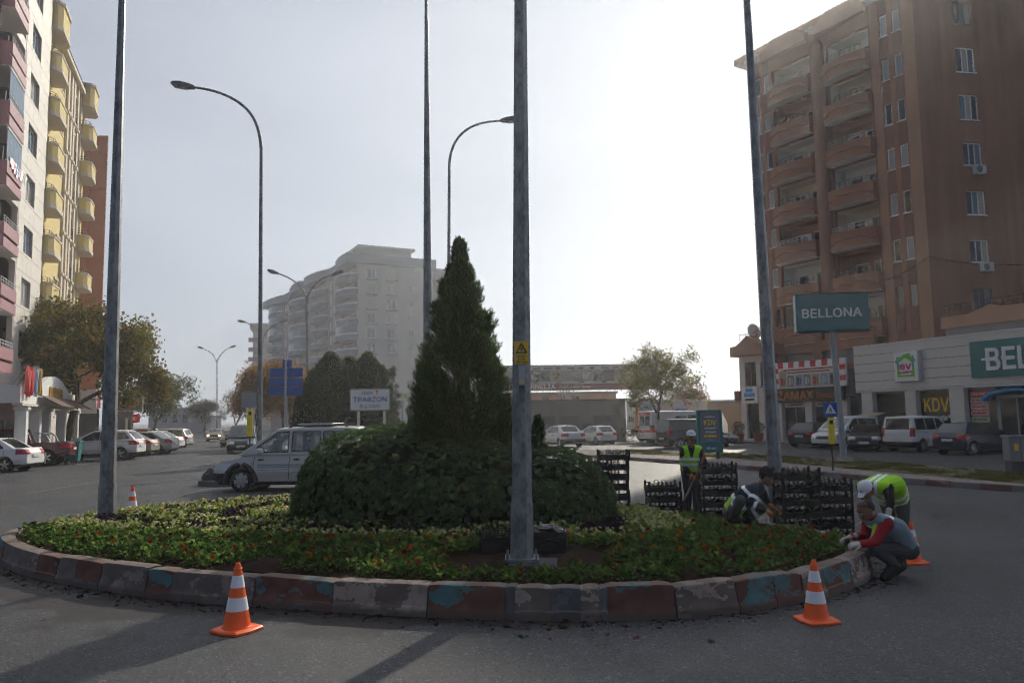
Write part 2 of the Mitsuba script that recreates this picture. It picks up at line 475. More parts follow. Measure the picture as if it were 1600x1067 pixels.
# soil, a little mounded
BED = ISLP.buffer(-0.17)


def bed_z(x, y):
    p = np.stack([np.asarray(x, float), np.asarray(y, float), 0 * np.asarray(x, float)], -1)
    d = np.clip(shapely.distance(shapely.points(p[..., 0], p[..., 1]), ISLP.exterior), 0, 1.6)
    m1 = np.exp(-((p[..., 0] + 2.75) ** 2 + (p[..., 1] - 8.95) ** 2) / 0.18) * 0.10
    return 0.24 + 0.055 * d + 0.05 * (meshkit.fbm(p * 2.2, 3, 3) - 0.5) + 0.03 * (meshkit.fbm(p * 9.0, 2, 6) - 0.5) + m1


from scipy.spatial import Delaunay
gx, gy = np.meshgrid(np.arange(-8.1, 4.5, 0.09), np.arange(7.5, 17.3, 0.09))
q = np.stack([gx.ravel(), gy.ravel()], 1)
q = q[shapely.contains(BED, shapely.points(q[:, 0], q[:, 1]))]
ed = np.array(BED.exterior.segmentize(0.1).coords)[:-1]
q = np.vstack([q + rng.uniform(-0.02, 0.02, q.shape), ed])
tri = Delaunay(q).simplices
cen = q[tri].mean(1)
tri = tri[shapely.contains(BED.buffer(1e-3), shapely.points(cen[:, 0], cen[:, 1]))]
obj('bed_soil', (np.c_[q, bed_z(q[:, 0], q[:, 1])], tri), 'soil', smooth=True, kind='structure', label='dark brown soil of the flower bed')

# right-hand pavement strip between the roundabout and the service road
near = [gp(*p)[:2] for p in [(880, 712.5), (984, 719), (1065, 725), (1146, 732), (1281, 743.5), (1382, 753), (1480, 761), (1600, 769), (1760, 781)]]
far = [gp(*p, 0.15)[:2] for p in [(1760, 754), (1600, 742), (1450, 727), (1300, 717), (1150, 708), (985, 702.5), (900, 702)]]


def _pave(p, n, uv):
    c = math.cos(0.42); s = math.sin(0.42)
    x = (p.x * c - p.y * s) * 5.0; y = (p.x * s + p.y * c) * 10.0
    row = dr.floor(y)
    xo = x + 0.5 * (row - 2 * dr.floor(row / 2))
    fx, fy = xo - dr.floor(xo), y - row
    j = dr.minimum(ss(0.02, 0.06, dr.minimum(fx, 1 - fx)), ss(0.04, 0.12, dr.minimum(fy, 1 - fy)))
    r = mikit.cell_rand(dr.floor(xo), row, 2)
    d = pf(p.x * 1.5, p.y * 1.5, 3.0, 3)
    c0 = mix((0.19, 0.145, 0.125), (0.27, 0.24, 0.22), r) * (0.75 + 0.5 * d)
    return c0 * (0.55 + 0.45 * j)


M('paving', proc(_pave), 0.85, spec=0.25)
obj('pavement', MB().prism(Polygon(near + far), -0.02, 0.14).out(), 'paving', kind='structure', label='paved strip beyond the roundabout')
# turf band on it
t_near = [gp(*p, 0.14)[:2] for p in [(955, 707.5), (1146, 716), (1281, 728), (1382, 737.5), (1480, 745), (1600, 756), (1700, 764)]]
t_far = [gp(*p, 0.14)[:2] for p in [(1700, 751), (1600, 743.5), (1450, 729), (1300, 718.5), (1150, 709.5), (985, 704)]]
_tp = Polygon(t_near + t_far)
_bx = _tp.bounds
g0, g1 = np.meshgrid(np.arange(_bx[0], _bx[2], 0.3), np.arange(_bx[1], _bx[3], 0.3))
q = np.stack([g0.ravel(), g1.ravel()], 1)
q = q[shapely.contains(_tp.buffer(-0.1), shapely.points(q[:, 0], q[:, 1]))]
q = np.vstack([q + rng.uniform(-0.1, 0.1, q.shape), np.array(_tp.exterior.segmentize(0.4).coords)[:-1]])
tri = Delaunay(q).simplices
cc = q[tri].mean(1)
tri = tri[shapely.contains(_tp.buffer(1e-3), shapely.points(cc[:, 0], cc[:, 1]))]
zz = 0.148 + 0.05 * meshkit.fbm(np.c_[q * 1.1, q[:, :1] * 0], 3, 2) * np.clip(shapely.distance(shapely.points(q[:, 0], q[:, 1]), _tp.exterior), 0, 0.6)
obj('turf_strip', (np.c_[q, zz], tri), 'turf', smooth=True, kind='structure', label='strip of thin dry turf on the paved strip')


def grass_tufts(poly, n, z, seed, hmin=0.04, hmax=0.13):
    r = np.random.default_rng(seed)
    b = poly.bounds
    p = r.uniform([b[0], b[1]], [b[2], b[3]], (n * 4, 2))
    ok = shapely.contains(poly, shapely.points(p[:, 0], p[:, 1])) & (meshkit.fbm(np.c_[p * 0.9, p[:, :1] * 0], 3, 8) > 0.44)
    p = p[ok][:n]
    k = 5
    a = r.uniform(0, 2 * PI, (len(p), k)); h = r.uniform(hmin, hmax, (len(p), k)); lean = r.uniform(0.1, 0.6, (len(p), k)); w = 0.006 + 0.006 * r.random((len(p), k))
    base = np.concatenate([p, np.full((len(p), 1), z)], 1)[:, None] + np.stack([r.normal(0, 0.03, a.shape), r.normal(0, 0.03, a.shape), 0 * a], -1)
    dirv = np.stack([np.cos(a), np.sin(a), 0 * a], -1); side = np.stack([-np.sin(a), np.cos(a), 0 * a], -1)
    tip = base + dirv * (lean * h)[..., None] + np.stack([0 * h, 0 * h, h], -1)
    v = np.stack([base - side * w[..., None], base + side * w[..., None], tip], 2).reshape(-1, 3)
    col = np.repeat(np.stack([0.10 + 0.07 * r.random(len(v) // 3), 0.10 + 0.05 * r.random(len(v) // 3), 0.03 + 0 * r.random(len(v) // 3)], 1), 3, 0)
    return (v, np.arange(len(v)).reshape(-1, 3)), col


LEAF('leaf_grass', 0.6, 0.6)
g, c = grass_tufts(_tp, 9000, 0.15, 5)
obj('grass', g, 'leaf_grass', color=c, kind='stuff', label='sparse dry grass on the strip beyond the road', cat='grass')
# its kerb stones, red and white
kn = np.array(near)
ks = np.r_[0, np.cumsum(np.linalg.norm(np.diff(kn, axis=0), axis=1))]
pk = thing('pavement_kerb', 'kerb of alternating faded red and whitish stones along the paved strip on the right', 'kerb')
s, i = 0.0, 0
while s + 0.75 < ks[-1]:
    a, b = [np.array([np.interp(t, ks, kn[:, 0]), np.interp(t, ks, kn[:, 1])]) for t in (s + 0.008, s + 0.742)]
    fr = Fr(a, b - a)
    L = np.linalg.norm(b - a)
    j = rng.normal(0, 0.006)
    m = MB().add([[0, 0.02, -0.02], [L, 0.02, -0.02], [L, 0.005, 0.13 + j], [0, 0.005, 0.13 + j], [0, -0.02, 0.15 + j], [L, -0.02, 0.15 + j], [0, -0.16, 0.15 + j], [L, -0.16, 0.15 + j], [0, -0.16, -0.02], [L, -0.16, -0.02]],
                 [[0, 1, 2, 3], [3, 2, 5, 4], [4, 5, 7, 6], [6, 7, 9, 8]]).add([[0, 0.02, -0.02], [0, 0.005, 0.13 + j], [0, -0.02, 0.15 + j], [0, -0.16, 0.15 + j], [0, -0.16, -0.02]], [[0, 1, 2], [0, 2, 3], [0, 3, 4]])
    m.add([[L, 0.02, -0.02], [L, 0.005, 0.13 + j], [L, -0.02, 0.15 + j], [L, -0.16, 0.15 + j], [L, -0.16, -0.02]], [[0, 2, 1], [0, 3, 2], [0, 4, 3]])
    obj('stone', fr.put(m), 'kerb_paint_red' if i % 2 == 0 and s > 6 else 'kerb_paint_white' if s > 6 else 'stone_brown', pk)
    s += 0.75; i += 1

# raised pavement in front of the right-hand shops
shop_pave = Polygon([(16.0, 55.2), (19.2, 49.8), (21.4, 46.2), (23.2, 44.6), (27.6, 38.6), (60, 20), (70, 60), (30, 75), (14.5, 62), (14.2, 58)])
obj('shop_pavement', MB().prism(shop_pave, -0.02, 0.12).out(), 'paving', kind='structure', label='raised pavement in front of the shops')
# left pavement beside the parked cars
left_pave = Polygon([(-24.5, 36), (-26.2, 45), (-31.5, 60), (-40, 90), (-60, 140), (-90, 140), (-60, 30), (-24.5, 26)])
obj('left_pavement', MB().prism(left_pave, -0.02, 0.12).out(), 'paving', kind='structure', label='pavement along the left-hand buildings')
# planted divider of the avenue
med = Polygon([(-9.7, 24.5), (-8.9, 24.1), (-3.2, 26.3), (-1.5, 28), (-1.7, 31), (-6.5, 48), (-27.5, 120), (-35.5, 120), (-16.4, 52), (-10.6, 28)])
obj('divider', MB().prism(med.buffer(0.25).buffer(-0.2), -0.02, 0.16).out(), 'kerb_paint_white', kind='structure', label='raised divider between the lanes of the avenue')
obj('divider_turf', MB().prism(med.buffer(-0.22), 0.10, 0.175).out(), 'turf', kind='structure', label='planted ground on the divider')
g, c = grass_tufts(med.buffer(-0.25), 7000, 0.17, 11)
obj('grass', g, 'leaf_grass', color=c, kind='stuff', label='rough grass on the divider of the avenue', cat='grass')


# worn lane line on the left
def flat_strip(a, b, w, z=0.004):
    a, b = np.asarray(a[:2], float), np.asarray(b[:2], float)
    d = (b - a) / np.linalg.norm(b - a); nn = np.array([-d[1], d[0]]) * w / 2
    return (np.c_[np.array([a - nn, b - nn, b + nn, a + nn]), np.full(4, z)], np.array([[0, 1, 2, 3]]))


obj('lane_line', cat(flat_strip(gp(40, 771), gp(160, 751), 0.12), flat_strip(gp(195, 745.5), gp(330, 724), 0.12)), 'line_white', kind='structure', label='worn white lane line on the left')
# ------------------------------------------------------------------ buildings
def rect(u0, u1, z0, z1):
    return sbox(min(u0, u1), min(z0, z1), max(u0, u1), max(z0, z1))


def wall(B, fr, outer, holes, mat, n0=-0.25, n1=0.0, name='wall'):
    p = outer
    if holes:
        p = p.difference(shapely.union_all(holes))
    return obj(name, fr.prism(p, n0, n1), mat, B)


_glass_cycle = ['glass_dark', 'glass_curtain', 'glass_blue', 'glass_dark', 'glass_curtain', 'glass_curtain_warm', 'glass_dark']


def window(B, fr, u0, u1, z0, z1, panes=2, glass=None, frame='white', n=-0.13, fw=0.06, sill=True, transom=None):
    mb = MB()
    mb.box((u0, n, z0), (u0 + fw, n + 0.06, z1)).box((u1 - fw, n, z0), (u1, n + 0.06, z1)).box((u0 + fw, n, z0), (u1 - fw, n + 0.06, z0 + fw)).box((u0 + fw, n, z1 - fw), (u1 - fw, n + 0.06, z1))
    us = np.linspace(u0 + fw, u1 - fw, panes + 1)
    for u in us[1:-1]:
        mb.box((u - fw * 0.45, n, z0 + fw), (u + fw * 0.45, n + 0.055, z1 - fw))
    if sill:
        mb.box((u0 - 0.06, n + 0.02, z0 - 0.06), (u1 + 0.06, 0.06, z0))
    k = obj('window', fr.put(mb), frame, B)
    for a, b in zip(us[:-1], us[1:]):
        g = glass or _glass_cycle[int(rng.integers(len(_glass_cycle)))]
        obj('pane', fr.put(MB().box((a, n - 0.02, z0 + fw), (b, n + 0.02, z1 - fw))), g, k)
    return k


def ac_unit(fr, u, z, n, label, w=0.78, h=0.58):
    t = thing('air_conditioner', label, 'air conditioner', 'air conditioner units on the facades')
    obj('case', fr.put(rbox((u, n, z), (u + w, n + 0.3, z + h), 0.02)), 'ac_white', t)
    g = MB()
    for r in (0.08, 0.15, 0.22):
        a = np.linspace(0, 2 * PI, 21)
        g.tube(np.stack([u + w * 0.36 + r * np.cos(a), np.full(21, n + 0.31), z + h / 2 + r * np.sin(a)], 1), 0.008, 4, False)
    obj('fan_disc', fr.put(MB().add(*xf(trimesh.creation.cylinder(0.23, 0.012, sections=24), np.array([[1, 0, 0], [0, 0, 1], [0, 1, 0.0]]), (u + w * 0.36, n + 0.302, z + h / 2)))), 'dark_grey', t)
    obj('fan_guard', fr.put(g), 'ac_white', t)
    obj('bracket', fr.put(MB().box((u + 0.1, n - 0.05, z - 0.05), (u + 0.14, n + 0.3, z)).box((u + w - 0.14, n - 0.05, z - 0.05), (u + w - 0.1, n + 0.3, z))), 'mid_grey', t)
    return t


def railing(fr, path, z0, h, nbar, r=0.018):
    mb = MB()
    p = np.asarray(path, float)
    for q in (z0 + h, z0 + h * 0.5):
        mb.tube(np.c_[p, np.full(len(p), q)], r, 5)
    s = np.r_[0, np.cumsum(np.linalg.norm(np.diff(p, axis=0), axis=1))]
    for t in np.linspace(0, s[-1], nbar):
        u, n = np.interp(t, s, p[:, 0]), np.interp(t, s, p[:, 1])
        mb.tube([(u, n, z0), (u, n, z0 + h)], r, 5)
    return fr.put(mb)


# ---- the terracotta apartment building on the right
RF = Fr((19.28, 59.87), (0.514, -0.857))
KF = Fr(RF.P(13.4, 0, 0)[:2], (0.985, 0.17))
BF = Fr(KF.P(8.75, 0, 0)[:2], (0.514, -0.857))
AB = thing('apartment_building', 'tall terracotta apartment building with bowed balconies at the right edge of the street', 'building')
ZK = [7.15 + 3.05 * k for k in range(8)]
holes = []
bal = [(2.0, 5.55), (6.85, 10.25)]
for zk in ZK:
    for a, b, lo, hi in [(0.32, 0.82, 1.33, 2.72), (1.18, 1.71, 1.33, 2.72), (11.08, 11.58, 1.5, 2.95), (11.98, 12.51, 1.5, 2.95)]:
        if zk + hi < 29.4:
            holes.append(rect(a, b, zk + lo, zk + hi))
    for a, b in bal:
        if zk < 27:
            holes.append(rect(a, b, zk, zk + 2.78))
wall(AB, RF, rect(0, 13.4, 6.3, 29.6), holes, 'wall_terracotta', -0.3, 0)
for zk in ZK:
    for a, b, lo, hi in [(0.32, 0.82, 1.33, 2.72), (1.18, 1.71, 1.33, 2.72), (11.08, 11.58, 1.5, 2.95), (11.98, 12.51, 1.5, 2.95)]:
        if zk + hi < 29.4:
            dk = zk < 9
            window(AB, RF, a, b, zk + lo, zk + hi, 1, frame='pillar_brown' if dk else 'white', glass='glass_curtain' if zk > 9 and rng.random() < 0.6 else None)
for a, b, lo in [(0.30, 0.84, -0.33), (1.16, 1.73, -0.33), (11.06, 11.6, -0.1), (11.96, 12.53, -0.1)]:
    for zk in ZK:
        obj('band', RF.box(a, b, -0.05, 0.02, max(zk + lo + 0.002, 6.3), min(zk + lo + (1.65 if lo > -0.2 else 1.66) - 0.07, 29.5)), 'dark_band', AB)
obj('corner_pier', RF.box(12.66, 13.45, 0.003, 0.07, 6.3, 29.6), 'wall_salmon', AB)
obj('corner_pier', RF.box(10.4, 10.98, 0.003, 0.06, 6.3, 29.6), 'wall_salmon', AB)
obj('pillar', RF.put(MB().lathe([(0.0, 6.3), (0.5, 6.3), (0.5, 28.3), (0.42, 28.6), (0.25, 28.8), (0, 28.85)], 20, (6.2, 0.12, 0))), 'pillar_brown', AB, smooth=50)


def bow(u0, u1, d0, d1, n=13):
    t = np.linspace(0, 1, n)
    return np.stack([u0 + (u1 - u0) * t, d0 + (d1 - d0) * np.sin(PI * t) ** 0.7], 1)


rail_kind = {(0, 2): 'rail_white', (1, 2): 'rail_white', (1, 4): 'rail_white', (0, 6): 'rail_white', (1, 6): 'railing'}
for j, (a, b) in enumerate(bal):
    for k, zk in enumerate(ZK):
        if zk > 27: continue
        bp = bow(a - 0.05, b + 0.05, 0.55, 0.86)
        ring = Polygon(np.vstack([[(a - 0.05, 0.003)], bp, [(b + 0.05, 0.003)]]))
        inner = ring.buffer(-0.12, join_style=2).union(sbox(a + 0.1, -0.2, b - 0.1, 0.3))
        par = MB().prism(ring.difference(inner), zk - 0.16, zk + 0.98)
        B = obj('balcony', RF.put(par), 'wall_terracotta', AB)
        obj('slab', RF.put(MB().prism(ring.buffer(-0.02), zk - 0.19, zk - 0.165).prism(ring.buffer(-0.125), zk - 0.165, zk)), 'soffit', B)
        t = np.linspace(0, 1, 25)
        bw = np.stack([np.interp(t, np.linspace(0, 1, len(bp)), bp[:, 0]), np.interp(t, np.linspace(0, 1, len(bp)), bp[:, 1]) + 0.02], 1)
        mb = MB().tube(np.c_[bw, zk + 0.36 + 0.22 * np.exp(-((t - 0.5) / 0.2) ** 2) - 0.10 * np.cos(t * 4 * PI)], 0.045, 6)
        obj('moulding', RF.put(mb), 'pillar_brown', B)
        obj('coping', RF.put(MB().prism(ring.buffer(0.03).difference(ring.buffer(-0.15).union(sbox(a + 0.1, -0.3, b - 0.1, 0.3))), zk + 0.982, zk + 1.03)), 'wall_salmon', B)
        obj('railing', railing(RF, bp[1:-1] - [0, 0.06], zk + 1.03, 0.42, 9 if (j, k) in rail_kind else 8), rail_kind.get((j, k), 'railing'), B)
        # the recess behind
        lg = MB().box((a, -1.5, zk - 0.1), (b, -1.4, zk + 2.78)).box((a - 0.1, -1.5, zk), (a, -0.3, zk + 2.78)).box((b, -1.5, zk), (b + 0.1, -0.3, zk + 2.78)).box((a, -1.4, zk + 2.7), (b, -0.3, zk + 2.78)).box((a, -1.4, zk - 0.1), (b, -0.05, zk))
        obj('recess', RF.put(lg), ['cream_wall', 'soffit', 'wall_salmon'][(k + j) % 3], B)
        door = MB().box((b - 1.5, -1.398, zk), (b - 0.5, -1.36, zk + 2.15)).box((a + 0.5, -1.398, zk + 0.9), (a + 1.5, -1.36, zk + 2.1))
        obj('door', RF.put(door), 'rail_white', B)
        obj('door_glass', RF.put(MB().box((b - 1.42, -1.358, zk + 0.08), (b - 1.03, -1.35, zk + 2.07)).box((b - 0.97, -1.358, zk + 0.08), (b - 0.58, -1.35, zk + 2.07)).box((a + 0.58, -1.358, zk + 0.98), (a + 1.42, -1.35, zk + 2.02))), 'glass_dark', B)
for k, lab in [(3, 'white air conditioner in a left-column balcony of the terracotta building, upper of the two'), (2, 'white air conditioner in a left-column balcony of the terracotta building, lower of the two')]:
    ac_unit(RF, 3.3, ZK[k] + 1.3, -1.2, lab, 0.85, 0.65)
# right face
rw = []
for x, y0, y1 in [(823, 3, 83), (833, 165, 250), (842, 328, 415), (850, 495, 573), (862, 662, 745), (875, 833, 910), (884, 1000, 1075)]:
    px = 1120 + x / 2.2229
    u, z1 = KF.hit(px, y0 / 2.2229)
    z0 = KF.hit(px, y1 / 2.2229)[1]
    rw.append((u, z0, z1))
um = float(np.mean([r[0] for r in rw]))
wall(AB, KF, rect(0, 8.75, 6.3, 29.6), [rect(um, um + 1.35, r[1], r[2]) for r in rw], 'wall_terracotta')
for i, r in enumerate(rw):
    window(AB, KF, um, um + 1.35, r[1], r[2], 3, frame='pillar_brown' if i in (0, 6) else 'white')
bw_ = []
for x0, y0, y1 in [(1003, 20, 100), (1010, 190, 262), (1020, 347, 425), (1028, 512, 585), (1040, 680, 755), (1050, 845, 920)]:
    u, z1 = BF.hit(1120 + x0 / 2.2229, y0 / 2.2229)
    z0 = BF.hit(1120 + x0 / 2.2229, y1 / 2.2229)[1]
    bw_.append((u, z0, z1))
ub = float(np.mean([r[0] for r in bw_]))
wall(AB, BF, rect(0, 9, 6.3, 29.6), [rect(ub, ub + 1.5, r[1], r[2]) for r in bw_], 'wall_terracotta')
for r in bw_:
    window(AB, BF, ub, ub + 1.5, r[1], r[2], 3)
for i, lab in [(3, 'grey-white air conditioner hanging under the fourth window down on the terracotta wall near the corner'), (5, 'grey-white air conditioner under the sixth window down on the terracotta wall near the corner')]:
    ac_unit(KF, um + 0.55, rw[i][1] - 0.62, 0.04, lab)
ac_unit(BF, max(ub - 1.0, 0.05), bw_[1][1] + 0.2, 0.04, 'white air conditioner left of the second window down at the right edge of the photo')
ac_unit(BF, ub - 0.1, bw_[4][1] - 0.65, 0.04, 'white air conditioner under the fifth window down at the right edge of the photo')
# core, other walls, roof
plan = Polygon([RF.P(0, 0, 0)[:2], RF.P(13.4, 0, 0)[:2], KF.P(8.75, 0, 0)[:2], BF.P(9, 0, 0)[:2], BF.P(9, -14, 0)[:2], RF.P(13.4, -22, 0)[:2], RF.P(0, -16, 0)[:2]])
obj('inner_walls', MB().prism(plan.buffer(-1.55), 0.1, 29.3).out(), 'shade_wall', AB)
w0, w1 = RF.P(0, 0, 0)[:2], RF.P(0, -16, 0)[:2]
SW = Fr(w1, w0 - w1)
obj('wall', SW.box(0, 15.7, -0.25, 0, 0.1, 29.6), 'wall_terracotta', AB)
ev = plan.buffer(0.85, join_style=2)
obj('eave', MB().prism(ev, 29.6, 30.05).out(), 'soffit', AB)
obj('fascia_board', MB().prism(ev.buffer(0.03, join_style=2).difference(ev.buffer(-0.1, join_style=2)), 29.66, 30.12).out(), 'wall_salmon', AB)
rf = MB()
e = np.array(ev.exterior.coords)[:-1]
c = np.array(plan.centroid.coords[0])
top = c + (e - c) * 0.25
ln = len(e)
rf.add(np.vstack([np.c_[e, np.full(ln, 30.06)], np.c_[top, np.full(ln, 32.2)]]), [[i, (i + 1) % ln, ln + (i + 1) % ln, ln + i] for i in range(ln)])
rf.add(np.c_[top, np.full(ln, 32.2)], [[0, i, i + 1] for i in range(1, ln - 1)])
obj('roof', rf.out(), 'roof_brown', AB)
for a, b in bal:
    t = np.linspace(0, 1, 17)
    pp = Polygon(np.vstack([np.stack([a - 0.3 + (b - a + 0.6) * t, 29.55 + 0.6 * np.clip(1.3 * np.sin(PI * t), 0, 1)], 1), [(b + 0.3, 28.9), (a - 0.3, 28.9)]]))
    obj('gable', RF.prism(pp, 0.5, 0.93), 'wall_terracotta', AB)
obj('cable', cat(*[RF.put(MB().tube([(a + (b - a) * t, 0.1 + 0.02, za + (zb - za) * t - 0.25 * 4 * t * (1 - t)) for t in np.linspace(0, 1, 12)], 0.015, 4)) for a, b, za, zb in [(9.8, 13.4, 10.6, 11.6)]],
                  KF.put(MB().tube([(0 + 8.6 * t, 0.05, 11.6 - 0.2 * t - 0.3 * 4 * t * (1 - t)) for t in np.linspace(0, 1, 12)], 0.015, 4))), 'black', AB)

# ---- furniture shop under it: white panelled fascia
FF = Fr((20.95, 48.0), (0.41, -0.912))
FB = thing('furniture_shop', 'low furniture shop with a white panelled fascia and large teal letter sign at right', 'shop')
rows = np.linspace(3.3, 5.95, 6)
for i in range(5):
    for a, b in [(0, 5.0), (5.0, 10.0), (10.0, 16.0)]:
        obj('panel', FF.box(a + 0.004, b - 0.004, -0.12, 0.0, rows[i] + 0.014, rows[i + 1] - 0.014), 'white_clad', FB)
obj('backing', FF.box(0.02, 16, -3.0, -0.05, 3.32, 5.9), 'dark_grey', FB)
obj('coping', FF.box(-0.03, 16, -3.0, 0.03, 5.95, 6.02), 'white', FB)
obj('soffit', FF.box(0.0, 16, -2.6, -0.01, 3.2, 3.3), 'soffit', FB)
for a, b in [(0.36, 1.12), (3.41, 4.08), (6.17, 6.98), (10.6, 11.2)]:
    p = obj('pier', FF.box(a, b, -0.75, -0.08, 0.12, 3.2), 'light_grey', FB)
    for q in range(6):
        z = 0.12 + q * 0.513
        obj('tile', FF.box(a - 0.015, b + 0.015, -0.76, -0.06, z + 0.006, z + 0.507), 'white_clad', p)
obj('inner_wall', FF.box(-0.2, 16, -3.2, -2.9, 0.1, 6.0), 'dark_grey', FB)
for a, b in [(1.12, 3.41), (4.08, 6.17), (6.98, 8.55)]:
    w = obj('shop_window', FF.put(MB().box((a, -0.5, 0.12), (b, -0.42, 0.4)).box((a, -0.5, 3.1), (b, -0.42, 3.2))), 'satin_grey', FB)
    obj('pane', FF.box(a, b, -0.48, -0.45, 0.4, 3.1), 'shop_glass', w)
obj('lettering', FF.text('KDV', 4.3, -0.44, 2.0, 0.72, 0.01, w=1.55), 'kdv_yellow', FB)
obj('lettering', FF.text('oranında*', 4.3, -0.44, FF.hit(1436, 656.5)[1], 0.28, 0.01, w=1.6), 'sign_white', FB)
pl = ['red', 'pink_panel', 'pink_panel', 'pink_panel', 'green_panel', 'sky_blue', 'pink_panel']
for i, mt in enumerate(pl):
    z = 2.72 - i * 0.335
    k = obj('price_panel', FF.box(7.1, 8.25 if i == 0 else 8.1, -0.44, -0.42, z, z + 0.29), mt, FB)
    if i == 0:
        obj('lettering', FF.text('OKUL PAKETİ', 7.2, -0.42, z + 0.08, 0.13, 0.006, w=0.95), 'sign_white', k)
    else:
        obj('print', FF.put(MB().box((7.2, -0.42, z + 0.1), (7.34, -0.415, z + 0.2)).box((7.42, -0.42, z + 0.11), (7.62, -0.415, z + 0.19)).box((7.66, -0.42, z + 0.11), (7.95, -0.415, z + 0.19))), 'deep_red' if mt != 'sky_blue' else 'sign_white', k)
obj('low_panel', FF.box(6.98, 8.5, -0.44, -0.4, 0.42, 0.68), 'deep_red', FB)
obj('low_panel', FF.box(7.5, 8.4, -0.4, -0.39, 0.5, 0.66), 'sign_white', FB)
dr_ = obj('door', FF.put(MB().box((8.55, -0.5, 0.12), (8.72, -0.38, 2.75)).box((8.72, -0.5, 2.6), (10.6, -0.38, 2.75)).box((9.55, -0.48, 0.12), (9.63, -0.4, 2.6)).box((8.72, -0.48, 0.12), (10.6, -0.4, 0.3))), 'satin_grey', FB)
obj('pane', FF.box(8.72, 9.55, -0.46, -0.44, 0.3, 2.6), 'shop_glass', dr_)
obj('pane', FF.box(9.63, 10.6, -0.46, -0.44, 0.3, 2.6), 'shop_glass', dr_)
a = np.linspace(0, PI, 15)
arc = np.vstack([np.stack([9.75 - 1.7 * np.cos(a), 2.45 + 0.62 * np.sin(a)], 1), np.stack([9.75 + 1.55 * np.cos(a), 2.45 + 0.5 * np.sin(a)], 1)])
obj('arched_canopy', FF.prism(Polygon(arc), -0.3, 0.15), 'sky_blue', FB)
obj('door_mat', FF.box(7.6, 12, 0.2, 2.0, 0.121, 0.14), 'green_panel', FB)
# teal letter sign
SG = thing('shop_sign', 'big teal shop sign with white capitals on the white fascia at the right edge', 'sign')
obj('board', FF.put(rbox((7.66, 0.02, 3.68), (15.2, 0.16, 5.56), 0.02)), 'teal', SG)
obj('lettering', FF.text('BELLONA', 8.55, 0.16, 4.05, 1.08, 0.06, True, 6.0), 'sign_white', SG)
obj('letter_bars', FF.put(MB().box((8.3, 0.16, 4.55), (8.6, 0.215, 4.66)).box((9.35, 0.16, 4.55), (9.62, 0.215, 4.66))), 'sign_white', SG)
# house emblem sign
HS = thing('shop_sign', 'square white sign with green and blue house outline and pink letters on the white fascia', 'sign')
obj('board', FF.put(rbox((3.08, 0.02, 3.68), (4.72, 0.28, 5.42), 0.03)), 'light_grey', HS)
obj('face', FF.box(3.1, 4.62, 0.275, 0.285, 3.72, 5.38), 'sign_white', HS)
obj('house_outline', FF.prism(Polygon([(3.3, 3.95), (4.4, 3.95), (4.4, 4.85), (3.85, 5.16), (3.3, 4.85)]).difference(Polygon([(3.42, 4.08), (4.28, 4.08), (4.28, 4.78), (3.85, 5.03), (3.42, 4.78)])), 0.285, 0.31), 'green', HS)
obj('blue_corner', FF.put(MB().box((3.3, 0.285, 4.5), (3.4, 0.315, 5.1)).box((4.3, 0.285, 4.5), (4.4, 0.315, 5.1)).box((3.3, 0.285, 5.0), (3.62, 0.30, 5.1))), 'sky_blue', HS)
obj('green_roof', FF.prism(Polygon([(3.2, 4.76), (3.85, 5.16), (4.52, 4.78), (4.5, 4.92), (4.2, 5.08), (4.2, 5.24), (4.1, 5.29), (3.98, 5.24), (3.95, 5.2), (3.85, 5.27), (3.2, 4.9)]), 0.285, 0.325), 'green', HS)
obj('lettering', cat(FF.text('ev', 3.47, 0.285, 4.38, 0.40, 0.03, True, 0.76), FF.text('modası', 3.44, 0.285, 4.16, 0.145, 0.03, True, 0.82)), 'magenta', HS)
# terrace above
tp = [FF.hit(px, py, -1.4) for px, py in [(1470, 514), (1602, 499), (1602, 477), (1562, 478), (1546, 475), (1511, 491), (1470, 496)]]
tp = [(u + 0.0, z) for u, z in tp]
tp += []
tp = [tp[0], (tp[1][0] + 6, tp[1][1]), (tp[2][0] + 6, tp[2][1])] + tp[3:]
TB = obj('terrace_wall', FF.prism(Polygon(tp), -1.65, -1.4), 'wall_salmon', AB)
obj('railing', railing(FF, [(tp[6][0] + 0.2, -1.5), (tp[3][0] + 6, -1.5)], tp[4][1] - 0.15, 0.42, 30, 0.016), 'railing', TB)
obj('terrace_floor', FF.box(tp[0][0] + 0.1, 16, -6, -1.66, tp[0][1] - 0.4, tp[0][1]), 'shade_wall', AB)

# ---- hardware shop left of it with chequered billboard
ZF = Fr(at(1205, 600, 57.5)[:2], (0.5, -0.866))
zh = lambda px, py, n=0.0: ZF.hit(px, py, n)
ZB = thing('hardware_shop', 'shop with white pillars below the red and white chequered billboard', 'shop')
uZ = zh(1336, 600)[0]
obj('back_wall', ZF.box(-0.4, uZ + 1.2, -2.2, -1.2, 0.1, 6.3), 'shade_wall', ZB)
obj('upper_wall', ZF.prism(rect(-0.2, uZ + 1.0, 4.9, 7.1).difference(shapely.union_all([rect(0.6, 3.2, 5.3, 6.3), rect(3.8, 6.4, 5.3, 6.3)])), -1.2, -0.9), 'wall_terracotta', ZB)
obj('soffit', ZF.box(-0.3, uZ + 0.4, -1.2, 0.25, 3.05, 3.15), 'dark_grey', ZB)
for px0, px1 in [(1212, 1223), (1258.5, 1270), (1315, 1325)]:
    a, b = zh(px0, 650, 0)[0], zh(px1, 650, 0)[0]
    obj('pillar', ZF.put(rbox((a, -0.35, 0.1), (b, 0.05, 3.05), 0.03)), 'white_clad', ZB)
